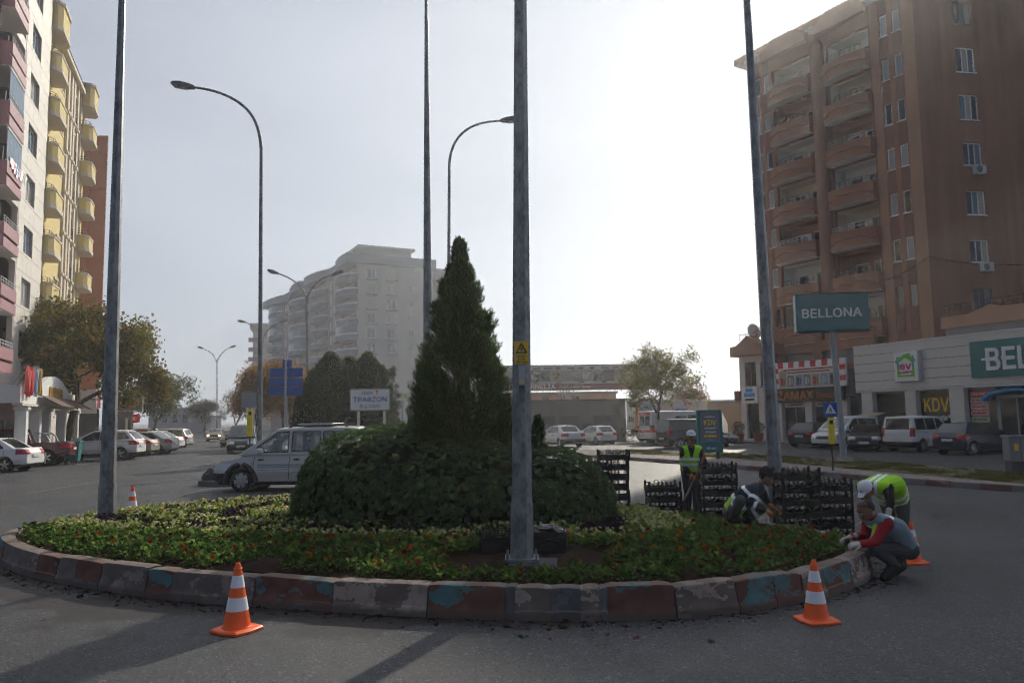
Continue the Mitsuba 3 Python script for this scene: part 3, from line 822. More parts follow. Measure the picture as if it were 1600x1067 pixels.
for px0, px1 in [(1223, 1258.5), (1270, 1314)]:
    a, b = zh(px0, 650, 0)[0], zh(px1, 650, 0)[0]
    w = obj('shop_window', ZF.put(MB().box((a, -0.3, 0.1), (b, -0.24, 0.35)).box((a, -0.3, 0.35), (a + 0.07, -0.24, 3.05)).box((b - 0.07, -0.3, 0.35), (b, -0.24, 3.05)).box(((a + b) / 2 - 0.03, -0.3, 0.35), ((a + b) / 2 + 0.03, -0.24, 3.05))), 'satin_grey', ZB)
    obj('pane', ZF.box(a + 0.07, b - 0.07, -0.28, -0.26, 0.35, 3.05), 'shop_glass', w)
    obj('sign_strip', ZF.box(a + 0.1, b - 0.1, -0.24, -0.2, 2.45, 3.0), 'pale_panel', ZB)
    obj('print', ZF.put(MB().box((a + 0.25, -0.2, 2.78), (b - 0.3, -0.195, 2.88)).box((a + 0.35, -0.2, 2.57), (b - 0.4, -0.195, 2.67))), 'deep_red', ZB)
BB = thing('billboard', 'billboard with a red and white chequered border and small pictures above the hardware shop', 'billboard')
a, b = zh(1209, 590, 0.3)[0], zh(1323, 590, 0.3)[0]
z0, z1 = zh(1210, 608, 0.3)[1], zh(1210, 568, 0.3)[1]
obj('board', ZF.put(rbox((a, 0.2, z0), (b, 0.36, z1), 0.015)), 'sign_white', BB)
n = 13
w_ = (b - a) / n
for i in range(n):
    if i % 2: obj('check', ZF.box(a + i * w_, a + (i + 1) * w_, 0.36, 0.37, z1 - 0.42, z1 - 0.002), 'red', BB)
hr = (z1 - 0.42 - z0) / 4
for u in (a, b - w_):
    for i in range(4):
        if i % 2: obj('check', ZF.box(u, u + w_, 0.36, 0.37, z0 + i * hr, z0 + (i + 1) * hr), 'red', BB)
obj('panel', ZF.box(a + w_ * 1.05, b - w_ * 1.05, 0.36, 0.375, z0 + 0.03, z1 - 0.47), 'pale_panel', BB)
obj('print', ZF.put(MB().box((a + 2 * w_, 0.375, z1 - 0.62), (b - 2 * w_, 0.38, z1 - 0.54)).box((a + 2.8 * w_, 0.375, z1 - 0.80), (b - 2.6 * w_, 0.38, z1 - 0.72))), 'deep_red', BB)
for i, mt in enumerate(['photo_tan', 'photo_grey', 'photo_blue', 'photo_grey', 'photo_tan', 'photo_blue', 'photo_grey']):
    u = a + w_ * (1.25 + i * 1.5)
    k = obj('picture', ZF.box(u, u + w_ * 1.25, 0.375, 0.385, z0 + 0.12, z1 - 0.95 + (0.3 if i == 0 else 0)), mt, BB)
    obj('picture_detail', ZF.put(MB().box((u + 0.12, 0.385, z0 + 0.2), (u + 0.32, 0.39, z1 - 1.1)).box((u + 0.38, 0.385, z0 + 0.3), (u + w_, 0.39, z1 - 1.2))), ['deep_red', 'light_grey', 'photo_dark', 'pale_panel'][i % 4], k)
SB = thing('shop_sign', 'black sign board with orange capital letters under the chequered billboard', 'sign')
obj('board', ZF.put(rbox((a - 0.15, 0.1, z0 - 0.95), (b - 0.3, 0.3, z0 - 0.02), 0.02)), 'black', SB)
obj('lettering', cat(ZF.text('ZAMAX', a + 0.3, 0.3, z0 - 0.78, 0.55, 0.02, True, 3.1)), 'orange_letters', SB)
obj('small_lettering', ZF.text('Dansadro', a + 3.7, 0.3, z0 - 0.75, 0.4, 0.02, False, 1.9), 'orange_letters', SB)
# gap between the shops
obj('canopy', ZF.prism(Polygon([(b + 0.1, 3.3), (b + 1.4, 3.0), (b + 1.4, 3.9), (b + 0.1, 4.2)]), -1.0, 0.3), 'dark_grey', ZB)

# ---- small white building with a gabled eave at the end of the row
SBD = thing('small_building', 'small whitish two-storey building with a brown eave and dish on its roof', 'building')
ul, ur = zh(1157, 620)[0], zh(1206, 620)[0] - 0.2
holes = [rect(zh(1164, 590)[0], zh(1181.5, 590)[0], zh(1164, 604)[1], zh(1164, 566)[1]), rect(zh(1167, 650)[0], zh(1186, 650)[0], 0.2, zh(1167, 631)[1]), rect(zh(1188, 590)[0], zh(1203, 590)[0], zh(1188, 604)[1], zh(1188, 566)[1])]
ztop = zh(1157, 558)[1]
wall(SBD, ZF, rect(ul, ur, 0.1, ztop), holes, 'white_clad', -0.25, 0)
obj('side_wall', ZF.box(ul, ul + 0.25, -9, -0.25, 0.1, ztop), 'white_clad', SBD)
obj('inner_walls', ZF.box(ul + 0.3, ur, -9, -0.9, 0.1, ztop - 0.1), 'dark_grey', SBD)
for h in (holes[0], holes[2]):
    q = h.bounds
    window(SBD, ZF, q[0], q[2], q[1], q[3], 2, 'glass_dark', 'mid_grey')
q = holes[1].bounds
obj('doorway', ZF.box(q[0], q[2], -0.3, -0.2, q[1], q[3]), 'glass_dark', SBD)
el = zh(1142, 550, 0.6)[0]
gab = Polygon([(el, ztop), (ur + 0.8, ztop), (ur + 0.8, ztop + 0.75), ((ul + ur) / 2 + 1.1, ztop + 0.8), ((ul + ur) / 2 + 0.1, ztop + 1.5), ((ul + ur) / 2 - 1.0, ztop + 0.8), (el, ztop + 0.72)])
obj('eave', ZF.prism(gab, -0.3, 0.7), 'pillar_brown', SBD)
obj('eave', ZF.box(el, ur + 0.8, -9.3, -0.301, ztop, ztop + 0.7), 'pillar_brown', SBD)
rl = MB()
for u in np.linspace(el + 0.3, ur - 0.5, 5):
    rl.tube([(u, -0.1, ztop + 0.7), (u, -0.1, ztop + 1.75)], 0.025, 5)
rl.tube([(el + 0.3, -0.1, ztop + 1.7), (el + 1.6, -0.1, ztop + 1.7), (el + 2.6, -0.1, ztop + 2.2), (ur - 0.5, -0.1, ztop + 2.2)], 0.025, 5)
obj('roof_rail', ZF.put(rl), 'mid_grey', SBD)
dsh = thing('satellite_dish', 'grey satellite dish on the roof of the small building beside the grey pole', 'satellite dish')
ud, zd = zh(1176, 519, -0.6)
a_ = np.linspace(0, 1, 9)
dm = MB().lathe(np.stack([0.62 * a_, 0.16 * a_ ** 2], 1), 24)
dv, df = dm.out()
R_ = np.array([[1, 0, 0], [0, 0.35, 0.94], [0, -0.94, 0.35]])
obj('reflector', ZF.put(MB().add(dv @ R_ + [ud, -0.6, zd], df)), 'light_grey', dsh, smooth=True)
obj('arm', ZF.put(MB().tube([(ud, -0.6, zd - 0.3), (ud + 0.1, 0.1, zd - 0.15)], 0.02, 5)), 'mid_grey', dsh)
obj('mast', ZF.put(MB().tube([(ud, -0.75, ztop + 0.7), (ud, -0.75, zd), (ud, -0.62, zd)], 0.035, 6)), 'mid_grey', dsh)
k1 = thing('shop_sign', 'white sign with pale blue print under the dark window of the small building', 'sign')
a, b = zh(1160, 617, 0.1)[0], zh(1184, 617, 0.1)[0]
z0, z1 = zh(1160, 630, 0.1)[1], zh(1160, 605, 0.1)[1]
obj('board', ZF.put(rbox((a, 0.02, z0), (b, 0.14, z1), 0.015)), 'sign_white', k1)
obj('print', ZF.put(MB().box((a + 0.2, 0.14, z0 + 0.45), (b - 0.25, 0.145, z0 + 0.75)).box((a + 0.35, 0.14, z0 + 0.8), (b - 0.45, 0.145, z1 - 0.1))), 'sky_blue', k1)
obj('print', ZF.put(MB().box((a + 0.25, 0.14, z0 + 0.18), (b - 0.3, 0.145, z0 + 0.34))), 'photo_dark', k1)
k2 = thing('shop_sign', 'small maroon projecting sign on the left corner of the small building', 'sign')
a, b = zh(1146, 618, 0.1)[0], zh(1157, 618, 0.1)[0]
obj('board', ZF.put(rbox((a, -0.2, zh(1150, 627)[1]), (b - 0.02, 0.02, zh(1150, 611)[1]), 0.015)), 'maroon', k2)
obj('bracket', ZF.put(MB().tube([(b - 0.15, -0.1, zh(1150, 611)[1] - 0.04), (b + 0.06, -0.1, zh(1150, 611)[1] - 0.04)], 0.02, 5)), 'mid_grey', k2)
# brown wall beyond the row
bwv = thing('garden_wall', 'low brown stone wall left of the small building', 'wall')
obj('masonry', Fr(at(1085, 660, 66)[:2], (1, 0.02)).box(0, 4.6, -0.4, 0, 0.0, 3.0), 'stone_brown', bwv)
obj('coping', Fr(at(1085, 660, 66)[:2], (1, 0.02)).box(-0.05, 4.65, -0.45, 0.05, 3.0, 3.1), 'wall_concrete', bwv)
# ---- left row: white clad building, yellow building, orange-brown building
LF = Fr((-24.96, 36.0), (-0.347, 0.938))
lh = LF.hit
WB = thing('white_apartment_building', 'white panelled apartment building with pink balconies at the left edge', 'building')
uA, uB = lh(31, 300)[0], lh(70, 300)[0]
ZL = [lh(48, y)[1] for y in (96, 173, 247, 322, 396)]
wz = []
zt0 = lh(47, 22)[1]
zb0 = lh(47, 66)[1]
st = 3.06
zt = [zt0 + st * (1 - k) for k in range(0, 9)]
wu0, wu1 = lh(45, 200)[0], lh(59, 200)[0]
wh = zt0 - zb0
wrects = [rect(wu0, wu1, z - wh, z) for z in zt if z - wh > 4]
topz = max(z for z in zt) + 0.9
wall(WB, LF, rect(uA, uB, 3.6, topz), wrects, 'shade_wall', -0.3, -0.035)
for r in wrects:
    q = r.bounds
    window(WB, LF, q[0], q[2], q[1], q[3], 3, 'glass_blue' if rng.random() < 0.5 else 'glass_curtain', 'white', n=-0.25, sill=False)
hol = shapely.union_all([r.buffer(0.01) for r in wrects])
cols = np.array([uA, wu0 - 0.02, (wu0 + wu1) / 2, wu1 + 0.02, uB])
zz_ = np.arange(3.6, topz, 1.02)
for i in range(len(cols) - 1):
    for z in zz_:
        c_ = rect(cols[i] + 0.014, cols[i + 1] - 0.014, z + 0.014, min(z + 1.006, topz)).difference(hol)
        if c_.area > 0.05:
            obj('panel', LF.prism(c_, -0.035, 0.0), 'white_clad', WB)
obj('parapet', LF.box(uA, uB, -0.4, 0.05, topz, topz + 0.12), 'light_grey', WB)
obj('roof_box', LF.box(uB - 2.6, uB + 0.6, -4, -1.2, topz, topz + 3.2), 'maroon', WB)
# pink balconies
u0 = lh(-70, 300)[0]
ub0, ub1 = lh(9, 300, 0.7)[0], lh(34, 300, 0.7)[0] - 0.1
wall(WB, LF, rect(u0, uA, 3.6, topz), [rect(ub0 + 0.1, uA - 0.15, z - 2.2 + 0.95 - 0.62, z + 0.6) for z in zt if z > 6], 'pale_panel', -0.3, -0.02)
obj('drain_pipe', LF.put(MB().tube([(ub0 - 0.15, 0.08, 3), (ub0 - 0.15, 0.08, topz)], 0.07, 8)), 'maroon', WB)
for k, z in enumerate(zt):
    if z < 5: continue
    zp = z - 2.2 + 0.7            # top of the parapet
    b = obj('balcony', LF.put(MB().box((ub0, 0.62, zp - 1.25), (ub1, 0.7, zp - 0.75)).box((ub0, 0.62, zp - 0.6), (ub1, 0.7, zp)).box((ub0, 0, zp - 1.25), (ub0 + 0.08, 0.62, zp)).box((ub1 - 0.08, 0, zp - 1.25), (ub1, 0.62, zp))), 'pink_clad', WB)
    obj('soffit', LF.put(MB().box((ub0 + 0.02, -1.6, zp - 1.27), (ub1 - 0.02, 0.66, zp - 1.251)).box((ub0 + 0.08, -1.6, zp - 1.25), (ub1 - 0.08, 0.62, zp - 1.1))), 'soffit', b)
    if k in (3, 4):
        gz = obj('glazing', LF.put(MB().box((ub0 + 0.02, 0.6, zp + 1.62), (ub1 - 0.02, 0.68, zp + 1.72)).box((ub0 + 0.02, 0.6, zp), (ub1 - 0.02, 0.68, zp + 0.06))), 'rail_white', b)
        for q in range(5):
            w = (ub1 - ub0 - 0.06) / 5
            obj('pane', LF.box(ub0 + 0.03 + q * w + 0.012, ub0 + 0.03 + (q + 1) * w - 0.012, 0.62, 0.65, zp + 0.06, zp + 1.62), 'glass_blue', gz)
    obj('railing', railing(LF, [(ub0 + 0.1, 0.66), (ub1 - 0.1, 0.66)], zp, 0.32, 7, 0.02), 'rail_white', b)
    obj('recess', LF.put(MB().box((ub0, -1.7, zp - 1.25), (ub1 + 0.4, -1.6, zp + 1.75)).box((ub1 + 0.3, -1.6, zp - 1.1), (ub1 + 0.4, -0.3, zp + 1.75))), 'mid_grey', b)
    obj('door_glass', LF.box(ub0 + 0.6, ub0 + 2.4, -1.6, -1.55, zp - 1.1, zp + 1.2), 'glass_dark', b)
lau = thing('laundry', 'coloured laundry hanging over the pink balcony railing at the left edge', 'laundry')
zl = zt[4] - 1.5
for i, mt in enumerate(['sign_white', 'magenta', 'sky_blue', 'deep_red', 'sign_white', 'photo_dark', 'bin_teal']):
    a = ub0 + 0.5 + i * 0.5
    x = np.linspace(a, a + 0.46, 6)
    dz = 0.45 + 0.25 * rng.random()
    v = np.array([[u, 0.74 + 0.04 * math.sin(u * 14 + j), zl + 0.3 - dz * j / 4] for j in range(5) for u in x])
    f = [[j * 6 + q, j * 6 + q + 1, (j + 1) * 6 + q + 1, (j + 1) * 6 + q] for j in range(4) for q in range(5)]
    obj('cloth', LF.put(MB().add(v, f)), mt, lau)
obj('base_wall', LF.box(u0, uB, -0.5, -0.3, 0.1, 3.6), 'white_clad', WB)
obj('back_walls', LF.box(u0, uB, -14, -1.75, 0.1, topz), 'shade_wall', WB)
obj('end_wall', LF.box(uB - 0.28, uB, -14, -0.31, 0.1, topz), 'white_clad', WB)
EF = Fr(LF.P(u0, -14, 0)[:2], LF.nn)
ew = [rect(x_, x_ + 1.3, z - wh, z) for z in zt if z - wh > 4 for x_ in (2.0, 6.0, 10.2)]
wall(WB, EF, rect(0, 13.98, 0.1, topz), ew, 'white_clad', 0.0, 0.25)
for r in ew:
    q = r.bounds
    window(WB, EF, q[0], q[2], q[1], q[3], 2, None, 'white', n=0.08, sill=False)
obj('pink_base', LF.put(MB().box((ub0 - 1, -0.29, 2.3), (uA, 0.4, 4.0))), 'pink_clad', WB)

# yellow building
YF = Fr(LF.P(0, -0.45, 0)[:2], (-0.347, 0.938))
yh_ = YF.hit
YB = thing('yellow_apartment_building', 'yellow apartment building with cream pilasters and jutting balconies beside the white one', 'building')
uC = 30.3
uY0 = uB + 0.1
zy_top = yh_(120, 135)[1] + 0.2
bY = [(uY0 + 0.05, 17.0, 0), (27.4, 30.25, 0)]
zs = 3.05
base = yh_(80, 165, 0.8)[1]
lv = [base + zs * (1 - k) for k in range(0, 9)]
lv = [z for z in lv if z > 5]
yh = []
pu = [yh_(px, 300)[0] for px in (97, 103, 108, 113, 118)]
for z in lv:
    yh.append(rect(pu[0] - 1.6, pu[0] - 0.5, z + 0.9, z + 2.3))
    yh.append(rect(pu[2] + 0.35, pu[3] - 0.3, z + 0.1, z + 2.4))
    for a, b, _ in bY:
        yh.append(rect(a + 0.5, b - 0.5, z + 0.05, z + 2.25))
yh = [h for h in yh if h.bounds[3] < zy_top - 0.3]
wall(YB, YF, rect(uY0, uC, 3.6, zy_top), yh, 'yellow_wall', -0.3, 0)
for h in yh:
    q = h.bounds
    window(YB, YF, q[0], q[2], q[1], q[3], 2, None, 'white')
for u in (pu[0] + 0.2, pu[1] + 0.1, pu[2] - 0.1, pu[3] + 0.2, pu[4] + 0.3):
    p = obj('pilaster', YF.put(MB().box((u - 0.28, 0.003, 3.6), (u + 0.28, 0.18, zy_top - 0.35))), 'stone_trim', YB)
    for z in lv:
        obj('collar', YF.box(u - 0.36, u + 0.36, 0.003, 0.27, z - 0.15, z + 0.05), 'stone_trim', p)
for z in lv:
    for a, b in [(pu[0] - 1.6, pu[0] - 0.5), (pu[2] + 0.35, pu[3] - 0.3)]:
        obj('window_trim', YF.box(a - 0.1, b + 0.1, 0.003, 0.1, z + 2.42 if a > pu[1] else z + 2.32, z + 2.6 if a > pu[1] else z + 2.5), 'stone_trim', YB)
    obj('juliet_rail', railing(YF, [(pu[2] + 0.4, 0.22), (pu[3] - 0.35, 0.22)], z + 0.1, 0.9, 8, 0.015), 'railing', YB)
for j, (a, b, _) in enumerate(bY):
    for k, z in enumerate(lv):
        if z > zy_top - 0.5: continue
        pln = Polygon([(a, 0.003), (a, 0.75), (a + 0.35, 1.0), (b - 0.5, 1.0), (b, 0.75), (b, 0.003)])
        bb = obj('balcony', YF.put(MB().prism(pln.difference(pln.buffer(-0.14, join_style=2)), z + 0.12, z + 0.98)), 'yellow_wall', YB)
        obj('moulding', YF.put(MB().prism(pln.buffer(0.05, join_style=2), z - 0.18, z + 0.12).prism(pln.buffer(0.05, join_style=2).difference(pln.buffer(-0.17, join_style=2)), z + 0.98, z + 1.1)), 'stone_trim', bb)
        obj('railing', railing(YF, [(a + 0.07, 0.1), (a + 0.07, 0.58), (a + 0.4, 0.78), (b - 0.5, 0.78), (b - 0.08, 0.58)], z + 1.1, 0.3, 10, 0.018), 'railing', bb)
    ztp = zy_top - 0.9
    pln = Polygon([(a, 0.003), (a, 0.75), (a + 0.35, 1.0), (b - 0.5, 1.0), (b, 0.75), (b, 0.003)])
    g = obj('roof_bay', YF.put(MB().prism(pln, ztp, ztp + 1.5)), 'yellow_wall', YB)
    obj('cornice', YF.put(MB().prism(pln.buffer(0.1, join_style=2), ztp + 1.5, ztp + 1.68).prism(pln.buffer(0.06, join_style=2), ztp - 0.25, ztp)), 'stone_trim', g)
obj('cornice', YF.box(uY0, uC, 0.003, 0.45, zy_top - 0.35, zy_top), 'stone_trim', YB)
obj('roof', YF.put(MB().add([[uY0, 0.5, zy_top], [uC, 0.5, zy_top], [uC, -3, zy_top + 1.3], [uY0, -3, zy_top + 1.3]], [[0, 1, 2, 3]])), 'roof_brown', YB)
obj('back_walls', YF.box(uY0, uC, -14, -0.31, 0.1, zy_top), 'shade_wall', YB)
obj('shop_front', YF.box(uY0, uC, -0.3, -0.1, 0.1, 3.6), 'pale_panel', YB)

# entrance portico with arched frieze
PO = thing('entrance_portico', 'white entrance portico with an arched frieze and gold lettering on the left pavement', 'portico')
uP0, uP1 = lh(31, 640, 2.6)[0], lh(123, 640, 2.6)[0]
zf0, zf1 = lh(60, 632, 2.6)[1], lh(60, 606, 2.6)[1]
t = np.linspace(0, 1, 21)
fr_ = Polygon(np.vstack([[(uP0, zf0), (uP1, zf0)], [(uP1, zf1)], np.stack([uP1 - (uP1 - uP0) * (0.22 + 0.56 * t), zf1 + 0.75 * np.sin(PI * t)], 1), [(uP0, zf1)]]))
obj('frieze', LF.prism(fr_, 2.3, 2.6), 'white', PO)
obj('roof_slab', LF.box(uP0, uP1, 0.12, 2.3, zf0 + 0.3, zf0 + 0.55), 'white', PO)
obj('frieze_end', LF.box(uP0, uP0 + 0.3, 0.12, 2.3, zf0, zf1), 'white', PO)
obj('moulding', LF.put(MB().box((uP0 - 0.05, 2.3, zf0 - 0.12), (uP1 + 0.05, 2.7, zf0 - 0.002))), 'stone_trim', PO)
for i in range(9):
    u = (uP0 + uP1) / 2 - 1.6 + i * 0.4
    obj('gold_relief', LF.prism(Polygon([(u, zf0 + .45), (u + .28, zf0 + .45), (u + .3, zf0 + .6 + .1 * (i % 2)), (u + .2, zf0 + 1.0 - .08 * (i % 3)), (u + .05, zf0 + .95)]).difference(poly_ring((u + .16, zf0 + .68), .07, 8)), 2.6, 2.66), 'gold', PO)
for px in (36, 58, 73, 98, 118):
    u = lh(px, 660, 2.4)[0]
    cp = obj('column', LF.put(rbox((u - .24, 2.1, 0.12), (u + .24, 2.56, zf0 - .3), 0.03)), 'white', PO)
    obj('capital', LF.put(rbox((u - .32, 2.02, zf0 - .3), (u + .32, 2.64, zf0 - .13), 0.03)), 'white', cp)
obj('shop_glass', LF.box(uP0 + 0.5, uP1 - 0.3, -0.09, 0.0, 0.12, 3.4), 'shop_glass', PO)
for i in range(6):
    u = uP0 + 0.6 + i * (uP1 - uP0 - 1.2) / 5
    obj('door_post', LF.box(u, u + 0.12, 0.0, 0.06, 0.12, 3.4), 'white', PO)
obj('awning', LF.put(MB().add([[uP0 + 3.5, 2.7, 3.4], [uP1 - 2, 2.7, 3.4], [uP1 - 2, 3.6, 2.9], [uP0 + 3.5, 3.6, 2.9], [uP0 + 3.5, 2.7, 3.36], [uP1 - 2, 2.7, 3.36], [uP1 - 2, 3.6, 2.86], [uP0 + 3.5, 3.6, 2.86]], [[0, 1, 2, 3], [4, 7, 6, 5], [3, 2, 6, 7]])), 'roof_brown', PO)
# flags over it
for i, (px, mt, lab) in enumerate([(40, 'red', 'red flag drooping over the white portico, leftmost of the row'), (46, 'red', 'red flag drooping over the white portico, second from left'), (53, 'photo_blue', 'pale blue and pink flag over the white portico, third from left'), (59, 'gold', 'yellowish flag over the white portico, rightmost of the row')]):
    fg = thing('flag', lab, 'flag', 'flags above the portico')
    u, z = lh(px, 590, 3.0)
    obj('pole', LF.put(MB().tube([(u - 0.3, 2.6, zf1 - 0.1), (u + 0.1, 3.0, z + 0.6)], 0.02, 5)), 'mid_grey', fg)
    v, f = [], []
    for a in range(9):
        for b in range(7):
            s_, q_ = a / 8, b / 6
            v.append((u + 0.1 + 0.75 * s_ * (1 - 0.35 * q_), 3.0 + 0.10 * math.sin(s_ * 9 + q_ * 2 + i), z + 0.55 - 1.15 * q_ - 0.25 * s_))
    for a in range(8):
        for b in range(6):
            f.append([a * 7 + b, a * 7 + b + 1, (a + 1) * 7 + b + 1, (a + 1) * 7 + b])
    obj('cloth', LF.put(MB().add(v, f)), mt, fg, smooth=True)

# orange-brown building
OB = thing('orange_building', 'orange-brown panelled tower block behind the yellow building', 'building')
OF = Fr((at(163, 400, 73)[0] - 25, 73 - 1.5), (1, 0.06))
zo = OF.hit(163, 212)[1]
obj('core', OF.put(MB().prism(Polygon([(0, -0.06), (25, -0.06), (24.2, -1.4), (18, -12), (0, -12)]), 0.1, zo)), 'orange_clad', OB)
for i in range(int((zo - 5) / 1.75)):
    for j in range(8):
        z = zo - (i + 1) * 1.75
        obj('panel', OF.box(25 - (j + 1) * 1.55 + 0.014, 25 - j * 1.55 - 0.014, -0.06, 0, z + 0.014, z + 1.736), 'orange_clad', OB)
obj('sign_band', OF.box(8, 25.2, 0.0, 0.9, 3.5, 5.0), 'deep_red', OB)
obj('shop_front', OF.box(8, 25.1, -0.05, 0.1, 0.1, 3.4), 'photo_dark', OB)
obj('awning', OF.put(MB().lathe([(0.0, 4.2), (0.6, 4.1), (1.05, 3.7), (1.25, 3.1), (1.25, 2.9)], 20, (21.5, 0.4, 0))), 'maroon', OB, smooth=60)
obj('base_clad', OF.box(17.5, 19.6, 0.11, 0.5, 0.1, 3.45), 'orange_clad', OB)
obj('white_panel', OF.box(23.2, 25.3, 0.905, 1.1, 3.0, 5.2), 'pale_panel', OB)

# ---- far apartment block and its neighbours
FA = thing('far_apartment_block', 'large hazy cream apartment block with blue-grey curved balconies far down the avenue', 'building')


def far_block(B, c, dF, dL, wF, lL, H, cols, zst, front=True, hide=12):
    ff = Fr(c, dF)
    lf = Fr(np.asarray(c) + np.asarray(dL) / np.linalg.norm(dL) * lL, -np.asarray(dL))
    lv = [H - 2.0 - 3.05 * (k + 1) for k in range(11)]
    hs = []
    if front:
        for z in lv:
            for (a, b) in cols:
                hs.append(rect(a, b, z + 0.3 if b - a > 1.6 else z + 1.0, z + 2.3))
    wall(B, ff, rect(0, wF, 0, H - 1.9), hs, 'far_cream', -0.3, 0)
    for z in lv:
        if z < hide: break
        if front:
            for (a, b) in cols:
                big = b - a > 1.6
                window(B, ff, a, b, z + 0.3 if big else z + 1.0, z + 2.3, 2, ['glass_curtain', 'glass_blue', 'glass_curtain_warm', 'glass_blue'][int(rng.integers(4))], 'light_grey', fw=0.09, sill=False)
                if big:
                    obj('window_box', ff.box(a - 0.2, b + 0.2, 0.003, 0.55, z - 0.1, z + 0.18), 'far_blue', B)
    obj('roof_band', ff.box(-0.6, wF + 0.6, -18, 0.5, H - 1.9, H), 'far_blue', B)
    wall(B, lf, rect(0, lL, 0, H - 1.9), [], 'far_mauve', -0.3, 0)
    # curved balconies on the flank, in two columns
    for z in lv:
        if z < hide: break
        for (u0, u1, d) in ((lL * 0.02, lL * 0.34, 2.0), (lL * 0.66, lL * 1.02, 2.4)):
            t = np.linspace(0, 1, 11)
            pts = np.stack([u0 + (u1 - u0) * t, 0.3 + d * np.sin(PI * t) ** 0.5], 1)
            pl_ = Polygon(np.vstack([[(u0, 0.003)], pts, [(u1, 0.003)]]))
            bk = obj('balcony', lf.put(MB().prism(pl_, z - 0.2, z + 0.95)), 'far_blue', B)
            obj('railing', lf.put(MB().prism(pl_.buffer(-0.1).difference(pl_.buffer(-0.2)), z + 0.95, z + 1.25)), 'light_grey', bk)
            if rng.random() < 0.25:
                obj('glazing', lf.put(MB().prism(pl_.buffer(-0.1).difference(pl_.buffer(-0.16)), z + 1.25, z + 2.8)), 'glass_blue', bk)
        for q in (0.40, 0.48, 0.57, 0.75):
            obj('window', lf.box(lL * q, lL * (q + 0.035), 0.0, 0.06, z + 0.3, z + 2.3), 'light_grey' if q != 0.48 else 'glass_dark', B)
        obj('back_window', lf.put(MB().box((lL * 0.08, 0.0, z + 1.0), (lL * 0.28, 0.05, z + 2.5)).box((lL * 0.72, 0.0, z + 1.0), (lL * 0.95, 0.05, z + 2.5))), 'shade_wall', B)
    t = np.linspace(0, 1, 41)
    pts = np.stack([lL * (-0.03 + 1.06 * t), 0.6 + 1.9 * np.clip(np.abs(np.cos(PI * t * 1.0)) * 1.6 - 0.45, 0, 1) ** 0.7], 1)
    pl_ = Polygon(np.vstack([[(pts[0, 0], -1)], pts, [(pts[-1, 0], -1)]]))
    obj('curved_cornice', lf.put(MB().prism(pl_, H - 1.95, H - 0.02)), 'far_blue', B)
    obj('inner_walls', MB().prism(Polygon([ff.P(0.4, -0.4, 0)[:2], ff.P(wF, -0.4, 0)[:2], ff.P(wF, -lL, 0)[:2], lf.P(0.2, -0.4, 0)[:2]]).buffer(0), 0, H - 2).out(), 'shade_wall', B)
    return ff


c0 = at(558, 500, 156)[:2]
Hf = at(558, 397, 156)[2]
ff = far_block(FA, c0, (0.89, 0.45), (-0.5, 0.866), 16.2, 30, Hf, [(2.0, 3.9), (6.2, 8.1), (10.9, 11.9)], 3.05)
obj('side_bay', ff.box(16.8, 23, -12, 1.0, 0, Hf - 1.9), 'far_blue', FA)
obj('roof_house', ff.box(1.5, 12.5, -12, -3.0, Hf, Hf + 2.1), 'far_cream', FA)
obj('roof_house_eave', ff.box(0.8, 13.2, -12.5, -2.4, Hf + 2.1, Hf + 2.6), 'far_cream', FA)
FB2 = thing('far_apartment_block', 'hazy second block with blue-grey balconies behind and left of the large cream block', 'building')
c1 = c0 + np.array([-0.5, 0.866]) * 34 / np.linalg.norm([0.5, 0.866])
far_block(FB2, c1 + np.array([-0.6, 0.0]), (0.89, 0.45), (-0.5, 0.866), 12, 36, Hf - 0.3, [], 3.05, front=False, hide=14)
FB3 = thing('far_apartment_block', 'distant pinkish block half hidden by the lamp post left of the large cream block', 'building')
b3 = Fr(at(396, 500, 250)[:2], (1, 0.25))
h3 = b3.hit(396, 508)[1]
obj('wall', b3.box(0, 14, -18, 0, 0, h3 - 1.2), 'far_pink', FB3)
obj('cornice', b3.box(-1, 15, -19, 1.2, h3 - 1.2, h3 + 0.5), 'far_pink', FB3)
for k in range(6):
    z = h3 - 5.5 - 3.1 * k
    obj('balcony', b3.box(-1.3, 2.2, 0.003, 1.5, z, z + 1.3), 'far_mauve', FB3)
    obj('window', b3.box(5, 7, 0.003, 0.1, z + 0.3, z + 1.8), 'mid_grey', FB3)
    obj('window', b3.box(9, 11, 0.003, 0.1, z + 0.3, z + 1.8), 'mid_grey', FB3)
# low pale buildings at the end of the avenue
for lab, pxa, pxb, yt, D, mt in [('pale low building at the far end of the avenue behind the parked cars', 232, 300, 640, 170, 'far_cream'), ('grey low building at the end of the avenue behind the bare trees', 262, 330, 652, 230, 'light_grey')]:
    b = thing('distant_building', lab, 'building')
    fr = Fr(at(pxa, 650, D)[:2], (1, 0))
    w = at(pxb, 650, D)[0] - at(pxa, 650, D)[0]
    h = at(pxa, yt, D)[2]
    obj('wall', fr.box(0, w, -8, 0, 0, h), mt, b)
    obj('roof', fr.box(-0.3, w + 0.3, -8.3, 0.3, h, h + 0.3), 'mid_grey', b)
    for q in range(4):
        obj('window', fr.box(w * (0.1 + 0.23 * q), w * (0.2 + 0.23 * q), 0.003, 0.05, h * 0.45, h * 0.8), 'glass_dark', b)

